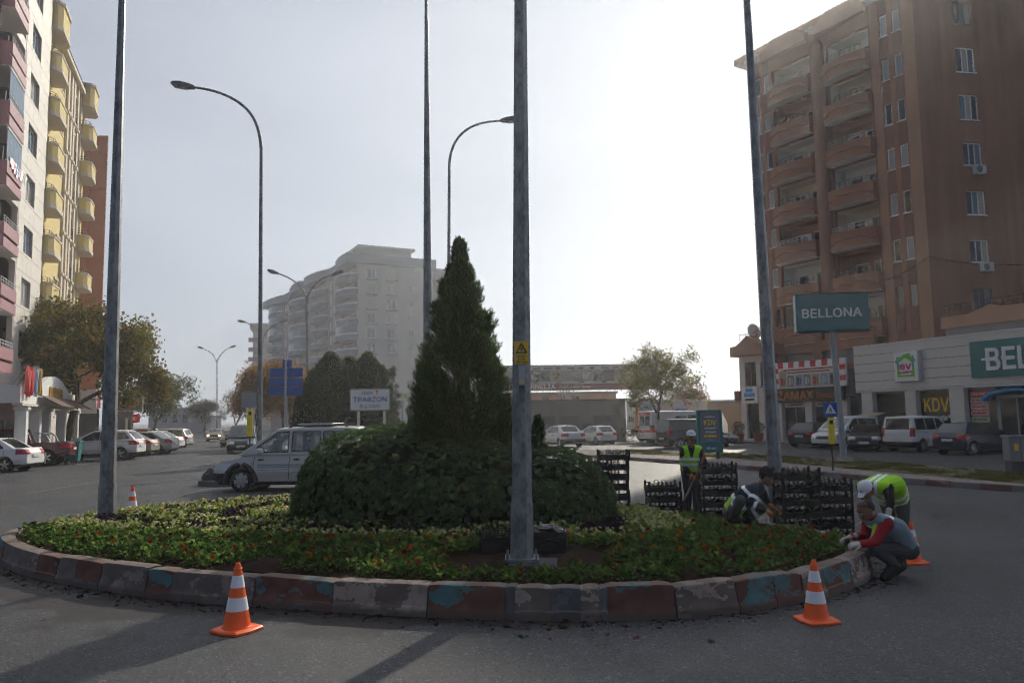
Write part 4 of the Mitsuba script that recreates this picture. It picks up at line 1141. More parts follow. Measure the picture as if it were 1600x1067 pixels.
# ---- garages and billboard beyond the roundabout
GB = thing('garage_building', 'grey concrete wall with dark garage openings behind the two parked white cars', 'building')
GF = Fr((-3.0, 63.5), (1, 0.0))
gh = lambda px, py: GF.hit(px, py)
zg = gh(900, 626)[1]
op = [(gh(838, 650)[0], gh(868, 650)[0]), (gh(874, 650)[0], gh(905, 650)[0]), (gh(927, 650)[0], gh(952, 650)[0])]
go = [rect(a, b, 0.05, 2.1) for a, b in op]
wall(GB, GF, rect(0, gh(978, 650)[0], 0, zg), go, 'wall_concrete', -0.3, 0)
for a, b in op:
    n = 7
    for i in range(n):
        z = 0.06 + i * 2.03 / n
        obj('door_slat', GF.box(a + 0.01, b - 0.01, -0.26 if i % 2 else -0.25, -0.2, z + 0.008, z + 2.03 / n - 0.008), 'photo_dark', GB)
obj('coping', GF.box(-0.1, gh(978, 650)[0] + 0.05, -0.35, 0.1, zg, zg + 0.12), 'dark_grey', GB)
obj('recess', GF.box(0, gh(978, 650)[0], -6, -0.31, 0, zg - 0.1), 'photo_dark', GB)
for i in range(7):
    u = gh(830 + i * 23, 640)[0]
    obj('pier', GF.box(u - 0.12, u + 0.12, 0.003, 0.05, 2.15, zg - 0.02), 'wall_concrete', GB)
LB = thing('low_building', 'low pinkish building with small windows behind the garage wall', 'building')
lo = Fr((-3.5, 82.0), (1, 0.0))
zl_ = lo.hit(900, 615)[1]
ue = lo.hit(962, 600)[0]
wr = [rect(lo.hit(x, 600)[0], lo.hit(x + 12, 600)[0], zl_ - 0.62, zl_ - 0.22) for x in (846, 893)]
wall(LB, lo, rect(0, ue, 0, zl_), wr, 'wall_salmon')
for r in wr:
    q = r.bounds
    window(LB, lo, q[0], q[2], q[1], q[3], 2, 'glass_dark', 'mid_grey')
obj('roof', lo.box(-0.2, ue + 0.2, -9, 0.2, zl_, zl_ + 0.2), 'mid_grey', LB)
M('billboard_red', (0.17, 0.02, 0.035), 0.5)
BBD = thing('billboard', 'long billboard with grey shop pictures and a red lettered strip above the garage wall', 'billboard')
bf = Fr((at(776, 590, 72)[0], 72.0), (1, 0.03))
bz0, bz1 = bf.hit(900, 608.5)[1], bf.hit(900, 571)[1]
bu1 = bf.hit(1026, 590)[0]
obj('board', bf.put(rbox((0, -0.3, bz0), (bu1, 0.0, bz1), 0.02)), 'light_grey', BBD)
hh = bz1 - bz0
obj('frame', bf.put(MB().box((-0.06, -0.32, bz1), (bu1 + 0.06, 0.06, bz1 + 0.07)).box((-0.06, -0.32, bz0 - 0.07), (bu1 + 0.06, 0.06, bz0)).box((bu1, -0.32, bz0), (bu1 + 0.06, 0.06, bz1))), 'mid_grey', BBD)
obj('red_strip', bf.box(0, bu1, 0.0, 0.012, bz0 + 0.005, bz0 + hh * 0.24), 'billboard_red', BBD)
uR = bf.hit(829, 600)[0]
tw = bf.hit(868, 600)[0] - uR
obj('lettering', bf.text('CORNELIA', uR - tw * 0.42, 0.012, bz0 + hh * 0.045, hh * 0.165, 0.012, True, tw * 1.42), 'sign_white', BBD)
obj('lettering', bf.text('alışveriş ve yaşam merkezi', uR + tw * 1.15, 0.012, bz0 + hh * 0.07, hh * 0.11, 0.01, False, tw * 1.25), 'sign_white', BBD)
r_ = np.random.default_rng(3)
nP = 15
for i in range(nP):
    a = bu1 * i / nP
    mt = ['photo_grey', 'mid_grey', 'photo_grey', 'photo_dark', 'photo_grey', 'photo_tan', 'mid_grey'][i % 7]
    k = obj('picture', bf.box(a + 0.006, a + bu1 / nP - 0.006, 0.0, 0.01, bz0 + hh * 0.345, bz0 + hh * 0.82), mt, BBD)
    m = MB()
    for q in range(9):
        x0 = a + 0.02 + r_.random() * 0.7; z0_ = bz0 + hh * (0.36 + 0.34 * r_.random())
        m.box((x0, 0.01, z0_), (min(x0 + 0.08 + 0.3 * r_.random(), a + bu1 / nP - 0.02), 0.0135 + q * 0.0015, z0_ + hh * (0.03 + 0.08 * r_.random())))
    obj('picture_detail', bf.put(m), ['photo_dark', 'photo_grey', 'photo_tan', 'light_grey', 'photo_dark'][i % 5], k)
m = MB()
for i in range(14):
    x0 = bu1 * (i + 0.15) / 14
    m.box((x0, 0.0, bz0 + hh * 0.86), (x0 + bu1 / 14 * (0.4 + 0.35 * r_.random()), 0.006, bz0 + hh * 0.92))
    if i % 2: m.box((x0, 0.0, bz0 + hh * 0.28), (x0 + bu1 / 14 * 0.5, 0.006, bz0 + hh * 0.325))
obj('print', bf.put(m), 'photo_dark', BBD)
for px in (876, 881, 886, 890):
    u = bf.hit(px, 615)[0]
    obj('post', bf.put(MB().tube([(u, -0.4, 0), (u, -0.4, bz1 - 0.2)], 0.07, 8)), 'light_grey', BBD)
obj('brace', bf.put(MB().tube([(bf.hit(870, 609)[0], -0.4, bz0), (bf.hit(878, 609)[0], -0.4, bz0 - 0.8)], 0.04, 6).tube([(bf.hit(898, 609)[0], -0.4, bz0), (bf.hit(890, 609)[0], -0.4, bz0 - 0.8)], 0.04, 6)), 'light_grey', BBD)
# far terraces on the right behind the tree
fw = thing('distant_building', 'pale distant building left of the small gabled building', 'building')
b = Fr(at(1108, 630, 120)[:2], (1, 0))
obj('wall', b.box(0, 4.5, -6, 0, 0, b.hit(1110, 629)[1]), 'light_grey', fw)
obj('roof', b.box(-0.3, 4.8, -6.3, 0.3, b.hit(1110, 629)[1], b.hit(1110, 629)[1] + 0.4), 'mid_grey', fw)
obj('window', b.box(1, 2, 0.003, 0.05, 2, 3), 'glass_dark', fw)
# ------------------------------------------------------------------ vehicles
for k, c, r in [('paint_white', (0.66, 0.66, 0.66), 0.3), ('paint_silver', (0.36, 0.36, 0.36), 0.32), ('paint_van', (0.50, 0.48, 0.46), 0.32), ('paint_beige', (0.29, 0.255, 0.20), 0.3), ('paint_maroon', (0.085, 0.008, 0.014), 0.22),
                ('paint_black', (0.012, 0.012, 0.014), 0.22), ('paint_navy', (0.01, 0.013, 0.035), 0.22), ('paint_brown', (0.035, 0.016, 0.016), 0.28), ('paint_grey', (0.12, 0.12, 0.125), 0.3), ('paint_teal_grey', (0.06, 0.085, 0.10), 0.3),
                ('paint_tan', (0.33, 0.28, 0.2), 0.35)]:
    M(k, c, r, spec=0.5, clearcoat=0.8, clearcoat_gloss=0.9)
M('trim_black', (0.022, 0.022, 0.025), 0.55)
M('tail_red', (0.40, 0.012, 0.015), 0.15, spec=0.7)
M('tail_orange', (0.6, 0.2, 0.03), 0.2)
M('lamp_clear', (0.55, 0.56, 0.58), 0.12, metal=0.4, spec=0.8)
M('rim', (0.42, 0.42, 0.43), 0.3, metal=0.7)
M('car_glass', (0.015, 0.018, 0.021), 0.04, spec=0.9)
M('plate', (0.62, 0.62, 0.62), 0.5)
scene['pane_clear'] = {'type': 'thindielectric', 'int_ior': 1.5}
M('lit_lamp_face', (0.8, 0.8, 0.75), 0.3)
_dirs = trimesh.creation.icosphere(subdivisions=1).vertices


def hull(pts, r):
    p = np.asarray(pts, float)
    return m3.Manifold.hull_points((p[:, None] + r * _dirs[None]).reshape(-1, 3))


def yprism(poly, y0, y1):                                  # polygon in (x, z), extruded across the car
    v, f = MB().prism(poly, 0, y1 - y0).out()
    v = np.stack([v[:, 0], v[:, 2] + y0, v[:, 1]], 1)
    return m3.Manifold(m3.Mesh(v.astype(np.float32), f[:, ::-1].astype(np.uint32)))


def mbox(x0, x1, y0, y1, z0, z1):
    return m3.Manifold.cube((x1 - x0, y1 - y0, z1 - z0)).translate((x0, y0, z0))


_wheel_cache = {}


def wheel_meshes(r, w, style):
    key = (round(r, 3), style)
    if key in _wheel_cache:
        return _wheel_cache[key]
    Rr = np.array([[1, 0, 0], [0, 0, 1], [0, 1, 0.0]])
    k = r * 0.66
    ty = MB().lathe([(k, -w / 2), (r * 0.93, -w / 2), (r * 0.985, -w / 2 + 0.02), (r, -w / 4), (r, w / 4), (r * 0.985, w / 2 - 0.02), (r * 0.93, w / 2), (k, w / 2), (k * 0.98, w / 4), (k, -w / 2)], 28).out()
    dk = MB().lathe([(0, w * 0.22), (k, w * 0.22)], 28).out()
    m = MB().lathe([(k * 0.93, w * 0.40), (k * 0.985, w * 0.5), (k * 1.0, w * 0.46), (k, w * 0.2)], 28)
    n = {5: 5, 7: 7, 6: 6}[style]
    for i in range(n):
        a = 2 * PI * i / n
        s = MB().add([[-0.045, 0, w * 0.42], [0.045, 0, w * 0.42], [0.03 if style != 7 else 0.06, k * 0.95, w * 0.38], [-0.03 if style != 7 else -0.06, k * 0.95, w * 0.38], [-0.045, 0, w * 0.24], [0.045, 0, w * 0.24], [0.03, k * 0.95, w * 0.24], [-0.03, k * 0.95, w * 0.24]],
                     [[0, 1, 2, 3], [1, 5, 6, 2], [3, 7, 4, 0]]).out()
        m.add(s[0] @ rotz(a).T, s[1])
    m.lathe([(0, w * 0.47), (k * 0.26, w * 0.47), (k * 0.3, w * 0.36)], 16)
    _wheel_cache[key] = [xf(q, Rr) for q in (ty, dk, m.out())]
    return _wheel_cache[key]


SPEC = {
    'sedan': dict(L=4.5, W=1.76, low=[(0.06, .68, .34, .56, .84), (0.2, .80, .26, .6, 1.0), (1.0, .84, .2, .62, 1.0), (2.3, .84, .2, .62, .95), (3.3, .84, .2, .6, .92), (4.15, .80, .22, .55, .80), (4.45, .62, .32, .5, .64)],
                  gh=([0.55, 3.35], .93, [1.25, 2.45], 1.40, .77, .56), wheels=(0.85, 3.6), r=.31,
                  side=[[(0.95, 1.0), (1.32, 1.32), (1.86, 1.35), (1.86, .98)], [(1.93, .98), (1.93, 1.35), (2.38, 1.33), (3.0, .96)]], ws=(2.45, 3.35), rw=(0.55, 1.25), doors=(1.9, 2.95, 0.9)),
    'hatch': dict(L=4.05, W=1.74, low=[(0.06, .70, .34, .56, .84), (0.16, .80, .26, .62, .98), (1.0, .83, .2, .62, .98), (2.3, .83, .2, .62, .95), (2.95, .83, .2, .6, .92), (3.7, .80, .22, .55, .80), (4.0, .62, .32, .5, .64)],
                  gh=([0.16, 3.05], .93, [0.62, 2.15], 1.42, .77, .57), wheels=(0.62, 3.2), r=.30,
                  side=[[(0.55, 1.02), (0.78, 1.32), (1.46, 1.37), (1.46, .98)], [(1.53, .98), (1.53, 1.37), (2.07, 1.35), (2.7, .96)]], ws=(2.15, 3.05), rw=(0.16, 0.62), doors=(1.5, 2.65, 0.55)),
    'van': dict(L=4.28, W=1.8, low=[(0.05, .74, .34, .6, 1.02), (0.14, .82, .26, .65, 1.06), (1.2, .86, .22, .65, 1.06), (2.6, .86, .22, .65, 1.04), (3.3, .86, .22, .62, 1.0), (4.05, .82, .24, .55, .84), (4.25, .66, .34, .5, .66)],
                gh=([0.07, 3.42], 1.03, [0.2, 2.45], 1.74, .80, .66), wheels=(0.8, 3.42), r=.325,
                side=[[(0.3, 1.12), (0.36, 1.62), (1.1, 1.64), (1.1, 1.12)], [(1.2, 1.12), (1.2, 1.64), (1.98, 1.64), (1.98, 1.12)], [(2.1, 1.10), (2.1, 1.64), (2.42, 1.62), (2.98, 1.22), (2.98, 1.10)]], ws=(2.45, 3.42), rw=(0.07, 0.2), doors=(2.04, 3.05, 1.15)),
    'suv': dict(L=4.5, W=1.84, low=[(0.06, .74, .42, .64, .98), (0.18, .84, .34, .7, 1.1), (1.2, .88, .3, .7, 1.1), (2.6, .88, .3, .7, 1.07), (3.4, .88, .3, .68, 1.04), (4.2, .84, .32, .62, .94), (4.45, .66, .4, .6, .74)],
                gh=([0.15, 3.4], 1.06, [0.6, 2.35], 1.6, .82, .62), wheels=(0.88, 3.62), r=.36,
                side=[[(0.42, 1.2), (0.68, 1.48), (1.1, 1.5), (1.1, 1.14)], [(1.16, 1.13), (1.16, 1.51), (1.9, 1.54), (1.9, 1.12)], [(1.97, 1.12), (1.97, 1.54), (2.28, 1.52), (3.0, 1.1)]], ws=(2.35, 3.4), rw=(0.15, 0.6), doors=(1.93, 3.0, 1.1)),
    'wagon': dict(L=4.45, W=1.76, low=[(0.06, .70, .34, .56, .9), (0.16, .80, .26, .62, 1.0), (1.0, .84, .2, .62, .99), (2.3, .84, .2, .62, .95), (3.3, .84, .2, .6, .92), (4.1, .80, .22, .55, .80), (4.4, .62, .32, .5, .64)],
                  gh=([0.12, 3.3], .94, [0.4, 2.4], 1.5, .77, .58), wheels=(0.85, 3.55), r=.31,
                  side=[[(0.35, 1.02), (0.52, 1.38), (1.1, 1.42), (1.1, .99)], [(1.16, .99), (1.16, 1.43), (1.85, 1.44), (1.85, .98)], [(1.92, .98), (1.92, 1.44), (2.34, 1.4), (2.98, .96)]], ws=(2.4, 3.3), rw=(0.12, 0.4), doors=(1.88, 2.95, 0.95)),
    'boxy': dict(L=4.2, W=1.66, low=[(0.05, .70, .36, .6, .86), (0.1, .76, .3, .62, .96), (1.0, .78, .24, .62, .96), (2.3, .78, .24, .62, .94), (3.0, .78, .24, .62, .92), (4.05, .77, .26, .58, .86), (4.16, .72, .34, .55, .76)],
                 gh=([0.6, 3.0], .93, [1.0, 2.3], 1.36, .72, .58), wheels=(0.75, 3.3), r=.29,
                 side=[[(0.95, 1.0), (1.12, 1.29), (1.72, 1.31), (1.72, .98)], [(1.78, .98), (1.78, 1.31), (2.22, 1.29), (2.7, .96)]], ws=(2.3, 3.0), rw=(0.6, 1.0), doors=(1.75, 2.75, 0.95)),
    'bus': dict(L=5.6, W=2.0, low=[(0.04, .88, .4, .7, 1.1), (0.12, .93, .32, .7, 1.2), (1.2, .95, .3, .7, 1.2), (3.6, .95, .3, .7, 1.2), (4.6, .95, .3, .7, 1.12), (5.4, .9, .32, .65, .9), (5.56, .74, .4, .6, .75)],
                gh=([0.04, 4.75], 1.18, [0.1, 3.75], 2.3, .90, .80), wheels=(1.0, 4.5), r=.35,
                side=[[(3.1, 1.3), (3.1, 2.0), (3.7, 2.0), (4.3, 1.4), (4.3, 1.28)]], ws=(3.75, 4.75), rw=(0.04, 0.1), doors=(3.0, 4.35, 1.7)),
}


def vehicle(name, kind, paint, label, heading, loc=None, by=None, cat_='car', group=None, hollow=False, style=5, lit=False, bumper=None, extras=(), scale=1.0):
    """heading: azimuth in degrees from +y towards +x. loc: centre of the rear axle; by: (px, py, side) ground contact of the near rear wheel."""
    S = SPEC[kind]
    L, W = S['L'], S['W']
    xr, xf_ = S['wheels']
    a = math.radians(90 - heading)
    R = rotz(a) * scale
    if by is not None:
        p = gp(by[0], by[1])
        off = np.array([xr if by[3:] != ('f',) else xf_, by[2] * (W / 2 - 0.06), 0])
        org = p - R @ off
    else:
        org = np.array([loc[0], loc[1], 0]) - R @ np.array([xr, 0, 0])
    org[2] = 0
    W_ = lambda m: xf(m, R, org)
    t = thing(name, label, cat_, group)
    low = [(x, s * w * q, z) for x, w, zb, zm, zt in S['low'] for s in (-1, 1) for q, z in ((0.93, zb + 0.03), (0.985, zm), (0.99, zm - 0.12), (0.90, zt - 0.05))]
    (gx0, gx1), gz0, (tx0, tx1), gz1, gwb, gwt = S['gh']
    ghp = [(x, s * gwb, gz0) for x in (gx0, gx1) for s in (-1, 1)] + [(x, s * gwt, gz1 - 0.05 + e) for x, e in ((tx0 + .02, 0), (tx1 - .02, -0.01), ((tx0 + tx1) / 2, 0.025)) for s in (-1, 1)] + [(x, 0, gz1 - 0.02 + e) for x, e in ((tx0, 0), (tx1, 0), ((tx0 + tx1) / 2, 0.03))]
    ghp += [(gx0 + 0.02, 0, gz0), (gx1 + 0.12, 0, gz0)]
    r0 = 0.05
    LO = lambda e=0.0: hull(low, r0 + e)
    GH = lambda e=0.0: hull(ghp, r0 + e)
    wr, ww = S['r'], 0.21
    arches = []
    for x in (xr, xf_):
        for s in (-1, 1):
            c_ = m3.Manifold.cylinder(0.32, wr + 0.065, wr + 0.065, 28).rotate((90, 0, 0)).translate((x, W / 2 + 0.1 if s > 0 else -W / 2 + 0.22, wr))
            arches.append(c_)
    AR = arches[0] + arches[1] + arches[2] + arches[3]
    body = LO() + GH()
    wins = [Polygon(q) for q in S['side']]
    zw0, zw1 = gz0 + 0.09, gz1 - 0.03

    def slope(x0, x1, z0, z1, wd):                       # strip along a sloping screen
        d = np.array([x1 - x0, z1 - z0]); d /= np.linalg.norm(d); n_ = np.array([-d[1], d[0]]) * wd
        return Polygon([(x0 + n_[0], z0 + n_[1]), (x1 + n_[0], z1 + n_[1]), (x1 - n_[0], z1 - n_[1]), (x0 - n_[0], z0 - n_[1])])
    ws, rw = S['ws'], S['rw']
    wsP = slope(ws[1] + 0.0, ws[0] + 0.08, gz0 + 0.06, gz1 - 0.05, 0.14)
    rwP = slope(rw[0] - 0.0, rw[1] - 0.03, gz0 + 0.08, gz1 - 0.08, 0.12)
    inner_w = gwt + 0.02
    if hollow:
        body = body - hull([(x, y * 0.985, z) for x, y, z in ghp], r0 - 0.045)
        for q in wins:
            body = body - yprism(q, -2, 2)
        body = body - yprism(wsP, -inner_w, inner_w) - yprism(rwP, -inner_w + 0.08, inner_w - 0.08)
    body = body - AR
    obj('body', W_(body), paint, t, smooth=32)
    shell = lambda e: GH(e)
    g_out = GH(0.004) - GH(-0.008) if hollow else GH(0.005)
    gm = 'pane_clear' if hollow else 'car_glass'
    yc = gwt * 0.72
    for q in wins:
        for s in (1, -1):
            obj('window', W_(g_out ^ yprism(q.buffer(-0.004), *((yc, 2) if s > 0 else (-2, -yc)))), gm, t, smooth=False if hollow else 32)
            if not hollow or True:
                rim_ = q.buffer(0.022).difference(q.buffer(-0.006))
                obj('window_seal', W_(GH(0.008) ^ yprism(rim_, *((yc, 2) if s > 0 else (-2, -yc)))), 'trim_black', t)
    obj('windscreen', W_(g_out ^ yprism(wsP, -inner_w, inner_w)), gm, t, smooth=False if hollow else 32)
    if kind != 'bus':
        obj('rear_window', W_(g_out ^ yprism(rwP, -inner_w + 0.06, inner_w - 0.06)), gm, t, smooth=False if hollow else 32)
    # wheels
    ty, dk, rm = wheel_meshes(wr, ww, style)
    for x in (xr, xf_):
        for s in (1, -1):
            Rw = np.diag([1, s, 1.0])
            o_ = np.array([x, s * (W / 2 - ww / 2 - 0.05), wr])
            fl = (lambda m: (m[0], m[1] if s > 0 else m[1][:, ::-1]))
            wk = obj('wheel', W_(fl(xf(ty, Rw, o_))), 'rubber', t, smooth=35)
            obj('rim', W_(fl(xf(rm, Rw, o_))), 'rim', wk)
            obj('hub_disc', W_(fl(xf(dk, Rw, o_))), 'black', wk)
            obj('wheel_well', W_(xf(MB().lathe([(0, 0), (wr + 0.06, 0)], 20).out(), np.array([[1, 0, 0], [0, 0, 1], [0, 1, 0.0]]), (x, s * (W / 2 - 0.245), wr))), 'black', t)
    sh = LO(0.008)
    ALL = LO(0.012) + GH(0.012)
    bt = bumper or paint
    zb = S['low'][2][2]
    bm = 'trim_black'
    h_b = zb + (0.30 if bumper else 0.12)
    obj('front_bumper', W_((LO(0.014) ^ mbox(L - 0.62, L + 1, -2, 2, zb - 0.3, h_b)) - AR), bm, t, smooth=32)
    obj('rear_bumper', W_((LO(0.014) ^ mbox(-1, 0.5, -2, 2, zb - 0.3, h_b)) - AR), bm, t, smooth=32)
    obj('sill', W_((LO(0.012) ^ mbox(xr, xf_, -2, 2, zb - 0.3, zb + 0.07)) - AR), bm, t, smooth=32)
    # lights
    zt = S['low'][5][4]
    for s in (1, -1):
        yy = (0.40, 2) if s > 0 else (-2, -0.40)
        hl = obj('headlight', W_(LO(0.012) ^ mbox(L - 0.55, L + 1, *yy, zt - 0.24, zt - 0.06)), 'lit_lamp_face' if lit else 'lamp_clear', t, smooth=32)
        if lit:
            c0_ = org + R @ np.array([L + 0.03, s * 0.58, zt - 0.17])
            k_ = fresh(hl + '__lamp') if False else None
            m = trimesh.creation.icosphere(subdivisions=1, radius=0.075); m.apply_translation(c0_)
            kk = obj('lamp', m, None, t)
            scene[kk]['emitter'] = {'type': 'area', 'radiance': {'type': 'rgb', 'value': [14.0, 12.5, 10.0]}}
            scene[kk]['bsdf'] = {'type': 'diffuse'}
        zr = S['low'][1][4]
        tall = kind in ('van', 'wagon', 'bus', 'suv')
        if kind == 'van' or kind == 'bus':
            obj('taillight', W_(ALL ^ mbox(-1, 0.2, *((0.66, 2) if s > 0 else (-2, -0.66)), zr - 0.28, zr + 0.14)), 'tail_red', t, smooth=32)
        else:
            obj('taillight', W_(ALL ^ mbox(-1, 0.42, *((0.44, 2) if s > 0 else (-2, -0.44)), zr - 0.26, zr - 0.05)), 'tail_red', t, smooth=32)
        # mirror
        mx = S['side'][-1][-1][0] - 0.12
        obj('mirror', W_(rbox((mx - 0.09, s * (W / 2 + 0.06) - 0.09, gz0 + 0.02), (mx + 0.08, s * (W / 2 + 0.06) + 0.09, gz0 + 0.17), 0.035)), paint if kind != 'van' else 'rail_white' if hollow else paint, t, smooth=40)
        dx = S['doors']
        dl = m3.Manifold()
        for x in dx:
            dl = dl + ((LO(0.0035) ^ mbox(x - 0.007, x + 0.007, *((0.5, 2) if s > 0 else (-2, -0.5)), zb + 0.1, gz0 + 0.06)) - AR)
        obj('door_line', W_(dl), 'black', t, kind='stuff')
        for x in dx[:2]:
            obj('door_handle', W_(rbox((x - 0.28 - 0.0, s * (W / 2 - 0.035) - 0.025, gz0 - 0.16), (x - 0.12, s * (W / 2 - 0.035) + 0.025, gz0 - 0.125), 0.01)), 'trim_black', t)
    obj('grille', W_(LO(0.013) ^ mbox(L - 0.3, L + 1, -0.38, 0.38, zt - 0.27, zt - 0.1)), 'trim_black', t, smooth=32)
    obj('licence_plate', W_(mbox(L + 0.005, L + 0.04, -0.26, 0.26, 0.42, 0.53)), 'plate', t)
    zp = zb + 0.42 if kind in ('sedan', 'hatch', 'suv') else zb + 0.34
    obj('licence_plate', W_(mbox(-0.035, 0.0, -0.26, 0.26, zp, zp + 0.11)), 'plate', t)
    for e in extras:
        e(t, W_, S)
    return t


def roof_rails(t, W_, S):
    for s in (1, -1):
        z = S['gh'][3]
        obj('roof_rail', W_(MB().tube([(S['gh'][2][0] + 0.25, s * 0.55, z - 0.01), (S['gh'][2][0] + 0.35, s * 0.55, z + 0.07), (S['gh'][2][1] - 0.35, s * 0.55, z + 0.07), (S['gh'][2][1] - 0.2, s * 0.55, z - 0.01)], 0.02, 6).out()), 'rail_white' , t)


def taxi_light(t, W_, S):
    z = S['gh'][3]
    obj('taxi_sign', W_(rbox((1.6, -0.2, z + 0.02), (1.8, 0.2, z + 0.16), 0.03)), 'sign_yellow', t)


def van_trim(t, W_, S):
    low = None
    for i in range(4):
        z = 0.52 + i * 0.07
        obj('side_rib', W_(rbox((1.3, W_y, z), (2.95, W_y + 0.035, z + 0.035), 0.012)), 'satin_grey', t)
    for x in S['wheels']:
        a = np.linspace(-0.12, PI + 0.12, 21)
        p = np.stack([x + (S['r'] + 0.10) * np.cos(a), np.full(21, W_y + 0.0), S['r'] + (S['r'] + 0.10) * np.sin(a)], 1)
        obj('arch_trim', W_(MB().tube(p, 0.072, 8).out()), 'trim_black', t, smooth=50)
    obj('indicator', W_(rbox((3.06, W_y + 0.0, 0.76), (3.12, W_y + 0.025, 0.80), 0.01)), 'tail_orange', t)
    for x in (1.55, 2.5):
        sx = obj('seat', W_(rbox((x, 0.12, 0.95), (x + 0.14, 0.58, 1.42), 0.05)), 'trim_black', t, smooth=40)
        obj('headrest', W_(rbox((x + 0.0, 0.24, 1.44), (x + 0.12, 0.48, 1.62), 0.05)), 'trim_black', sx, smooth=40)
    obj('dashboard', W_(rbox((3.0, -0.7, 0.9), (3.4, 0.7, 1.12), 0.06)), 'trim_black', t, smooth=40)
    obj('steering_wheel', W_(xf(trimesh.creation.torus(0.18, 0.015, major_sections=24, minor_sections=6), np.array([[0.45, 0, -0.89], [0, 1, 0], [0.89, 0, 0.45]]), (2.9, 0.36, 1.16))), 'trim_black', t)
    for y in (0.5, -0.5):
        obj('roof_rail', W_(MB().tube([(0.5, y, 1.76), (0.6, y, 1.83), (2.0, y, 1.83), (2.2, y, 1.74)], 0.022, 6).out()), 'trim_black', t)
    obj('roof_bar', W_(rbox((0.9, -0.55, 1.82), (1.9, 0.6, 1.87), 0.015)), 'light_grey', t)


W_y = 0.868
vehicle('van', 'van', 'paint_van', 'silver compact van with black bumper and roof rails crossing behind the flower bed', -86, by=(376, 768.5, 1, 'f'), cat_='van', hollow=True, style=7, bumper='trim_black', extras=(van_trim,))

# parked on the left
HL = -72
vehicle('parked_car', 'sedan', 'paint_white', 'white saloon at the left edge, its rear with long red lamp towards the road', -93, by=(6, 738, 1), group='cars parked on the left')
vehicle('parked_car', 'hatch', 'paint_white', 'white car cut by the left edge, only its rear corner showing beside the white saloon', -93, loc=(-23.0, 30.5), group='cars parked on the left')
vehicle('parked_car', 'suv', 'paint_white', 'white tall hatchback parked behind the tall grey pole on the left', -97, by=(186, 719, 1), group='cars parked on the left')
vehicle('parked_car', 'sedan', 'paint_beige', 'beige taxi saloon with yellow roof sign right of the left grey pole', -93, by=(212, 713, 1), group='cars parked on the left', extras=(taxi_light,), style=6)
vehicle('parked_car', 'sedan', 'paint_silver', 'pale silver saloon second beyond the left grey pole', -93, by=(246, 709.5, 1), group='cars parked on the left', style=6)
vehicle('parked_car', 'sedan', 'paint_white', 'white saloon third beyond the left grey pole, before the wagon', -92, by=(258, 704.5, 1), group='cars parked on the left')
vehicle('parked_car', 'wagon', 'paint_silver', 'grey estate car, farthest of the row parked on the left', -90, by=(274, 700, 1), group='cars parked on the left', extras=(roof_rails,))
vehicle('parked_car', 'wagon', 'paint_grey', 'dark grey car just beyond the row parked on the left', HL, loc=(-36, 78), group='cars parked on the left')

# maroon pickup
S = dict(L=5.2, W=1.86, low=[(0.06, .84, .5, .74, 1.08), (0.14, .88, .46, .76, 1.12), (1.4, .89, .4, .76, 1.12), (3.6, .89, .4, .76, 1.1), (4.3, .89, .4, .72, 1.08), (5.0, .85, .42, .68, 1.0), (5.15, .68, .5, .66, .8)],
         gh=([1.7, 4.25], 1.08, [1.95, 3.3], 1.76, .82, .64), wheels=(1.05, 4.2), r=.40, side=[[(1.98, 1.2), (2.1, 1.64), (2.55, 1.66), (2.55, 1.18)], [(2.62, 1.18), (2.62, 1.66), (3.2, 1.64), (3.8, 1.16)]], ws=(3.3, 4.25), rw=(1.7, 1.95), doors=(2.58, 3.75, 1.75))
SPEC['pickup'] = S


def pickup_bits(t, W_, S):
    p = [(0.9, 0, 1.10), (1.05, 0, 1.42), (1.25, 0, 1.55), (1.6, 0, 1.6)]
    for s in (1, -1):
        obj('roll_bar', W_(MB().tube([(q[0], s * 0.72, q[2]) for q in p], 0.035, 8).out()), 'steel', t, smooth=50)
    obj('roll_bar', W_(MB().tube([(1.3, -0.72, 1.56), (1.3, 0.72, 1.56)], 0.035, 8).out()), 'steel', t)


vehicle('pickup_truck', 'pickup', 'paint_maroon', 'dark red pickup truck with a steel roll bar between the white cars on the left', -106, by=(70, 728, 1), cat_='pickup truck', style=6, extras=(pickup_bits,))

# driving towards the camera
vehicle('car', 'boxy', 'paint_tan', 'small beige saloon far down the avenue driving nearer with its headlights on', 162, loc=(-32.6, 86.3), lit=True)
vehicle('van', 'van', 'paint_teal_grey', 'blue-grey van driving nearer on the avenue behind the yellow post', 164, loc=(-18.1, 53), cat_='van', bumper='trim_black')
vehicle('car', 'boxy', 'paint_tan', 'beige saloon on the avenue half hidden left of the blue-grey van', 164, loc=(-24.0, 67.5))

# right-hand service road
vehicle('parked_car', 'hatch', 'paint_black', 'black hatchback with red tail lamps parked before the hardware shop', 52, loc=(17.2, 46.6), group='cars parked on the right', style=6)


def open_hatch(t, W_, S):
    m = m3.Manifold.hull_points(np.array([(0.12, -0.62, 1.80), (0.12, 0.62, 1.80), (-1.05, -0.6, 1.98), (-1.05, 0.6, 1.98), (0.12, -0.62, 1.74), (0.12, 0.62, 1.74), (-1.05, -0.6, 1.92), (-1.05, 0.6, 1.92)], float))
    obj('tailgate', W_(m), 'tan_hatch', t, label='raised tan tailgate of the white van')
    obj('tailgate_edge', W_(rbox((-1.1, -0.6, 1.80), (-1.05, 0.6, 1.98), 0.015)), 'trim_black', t)


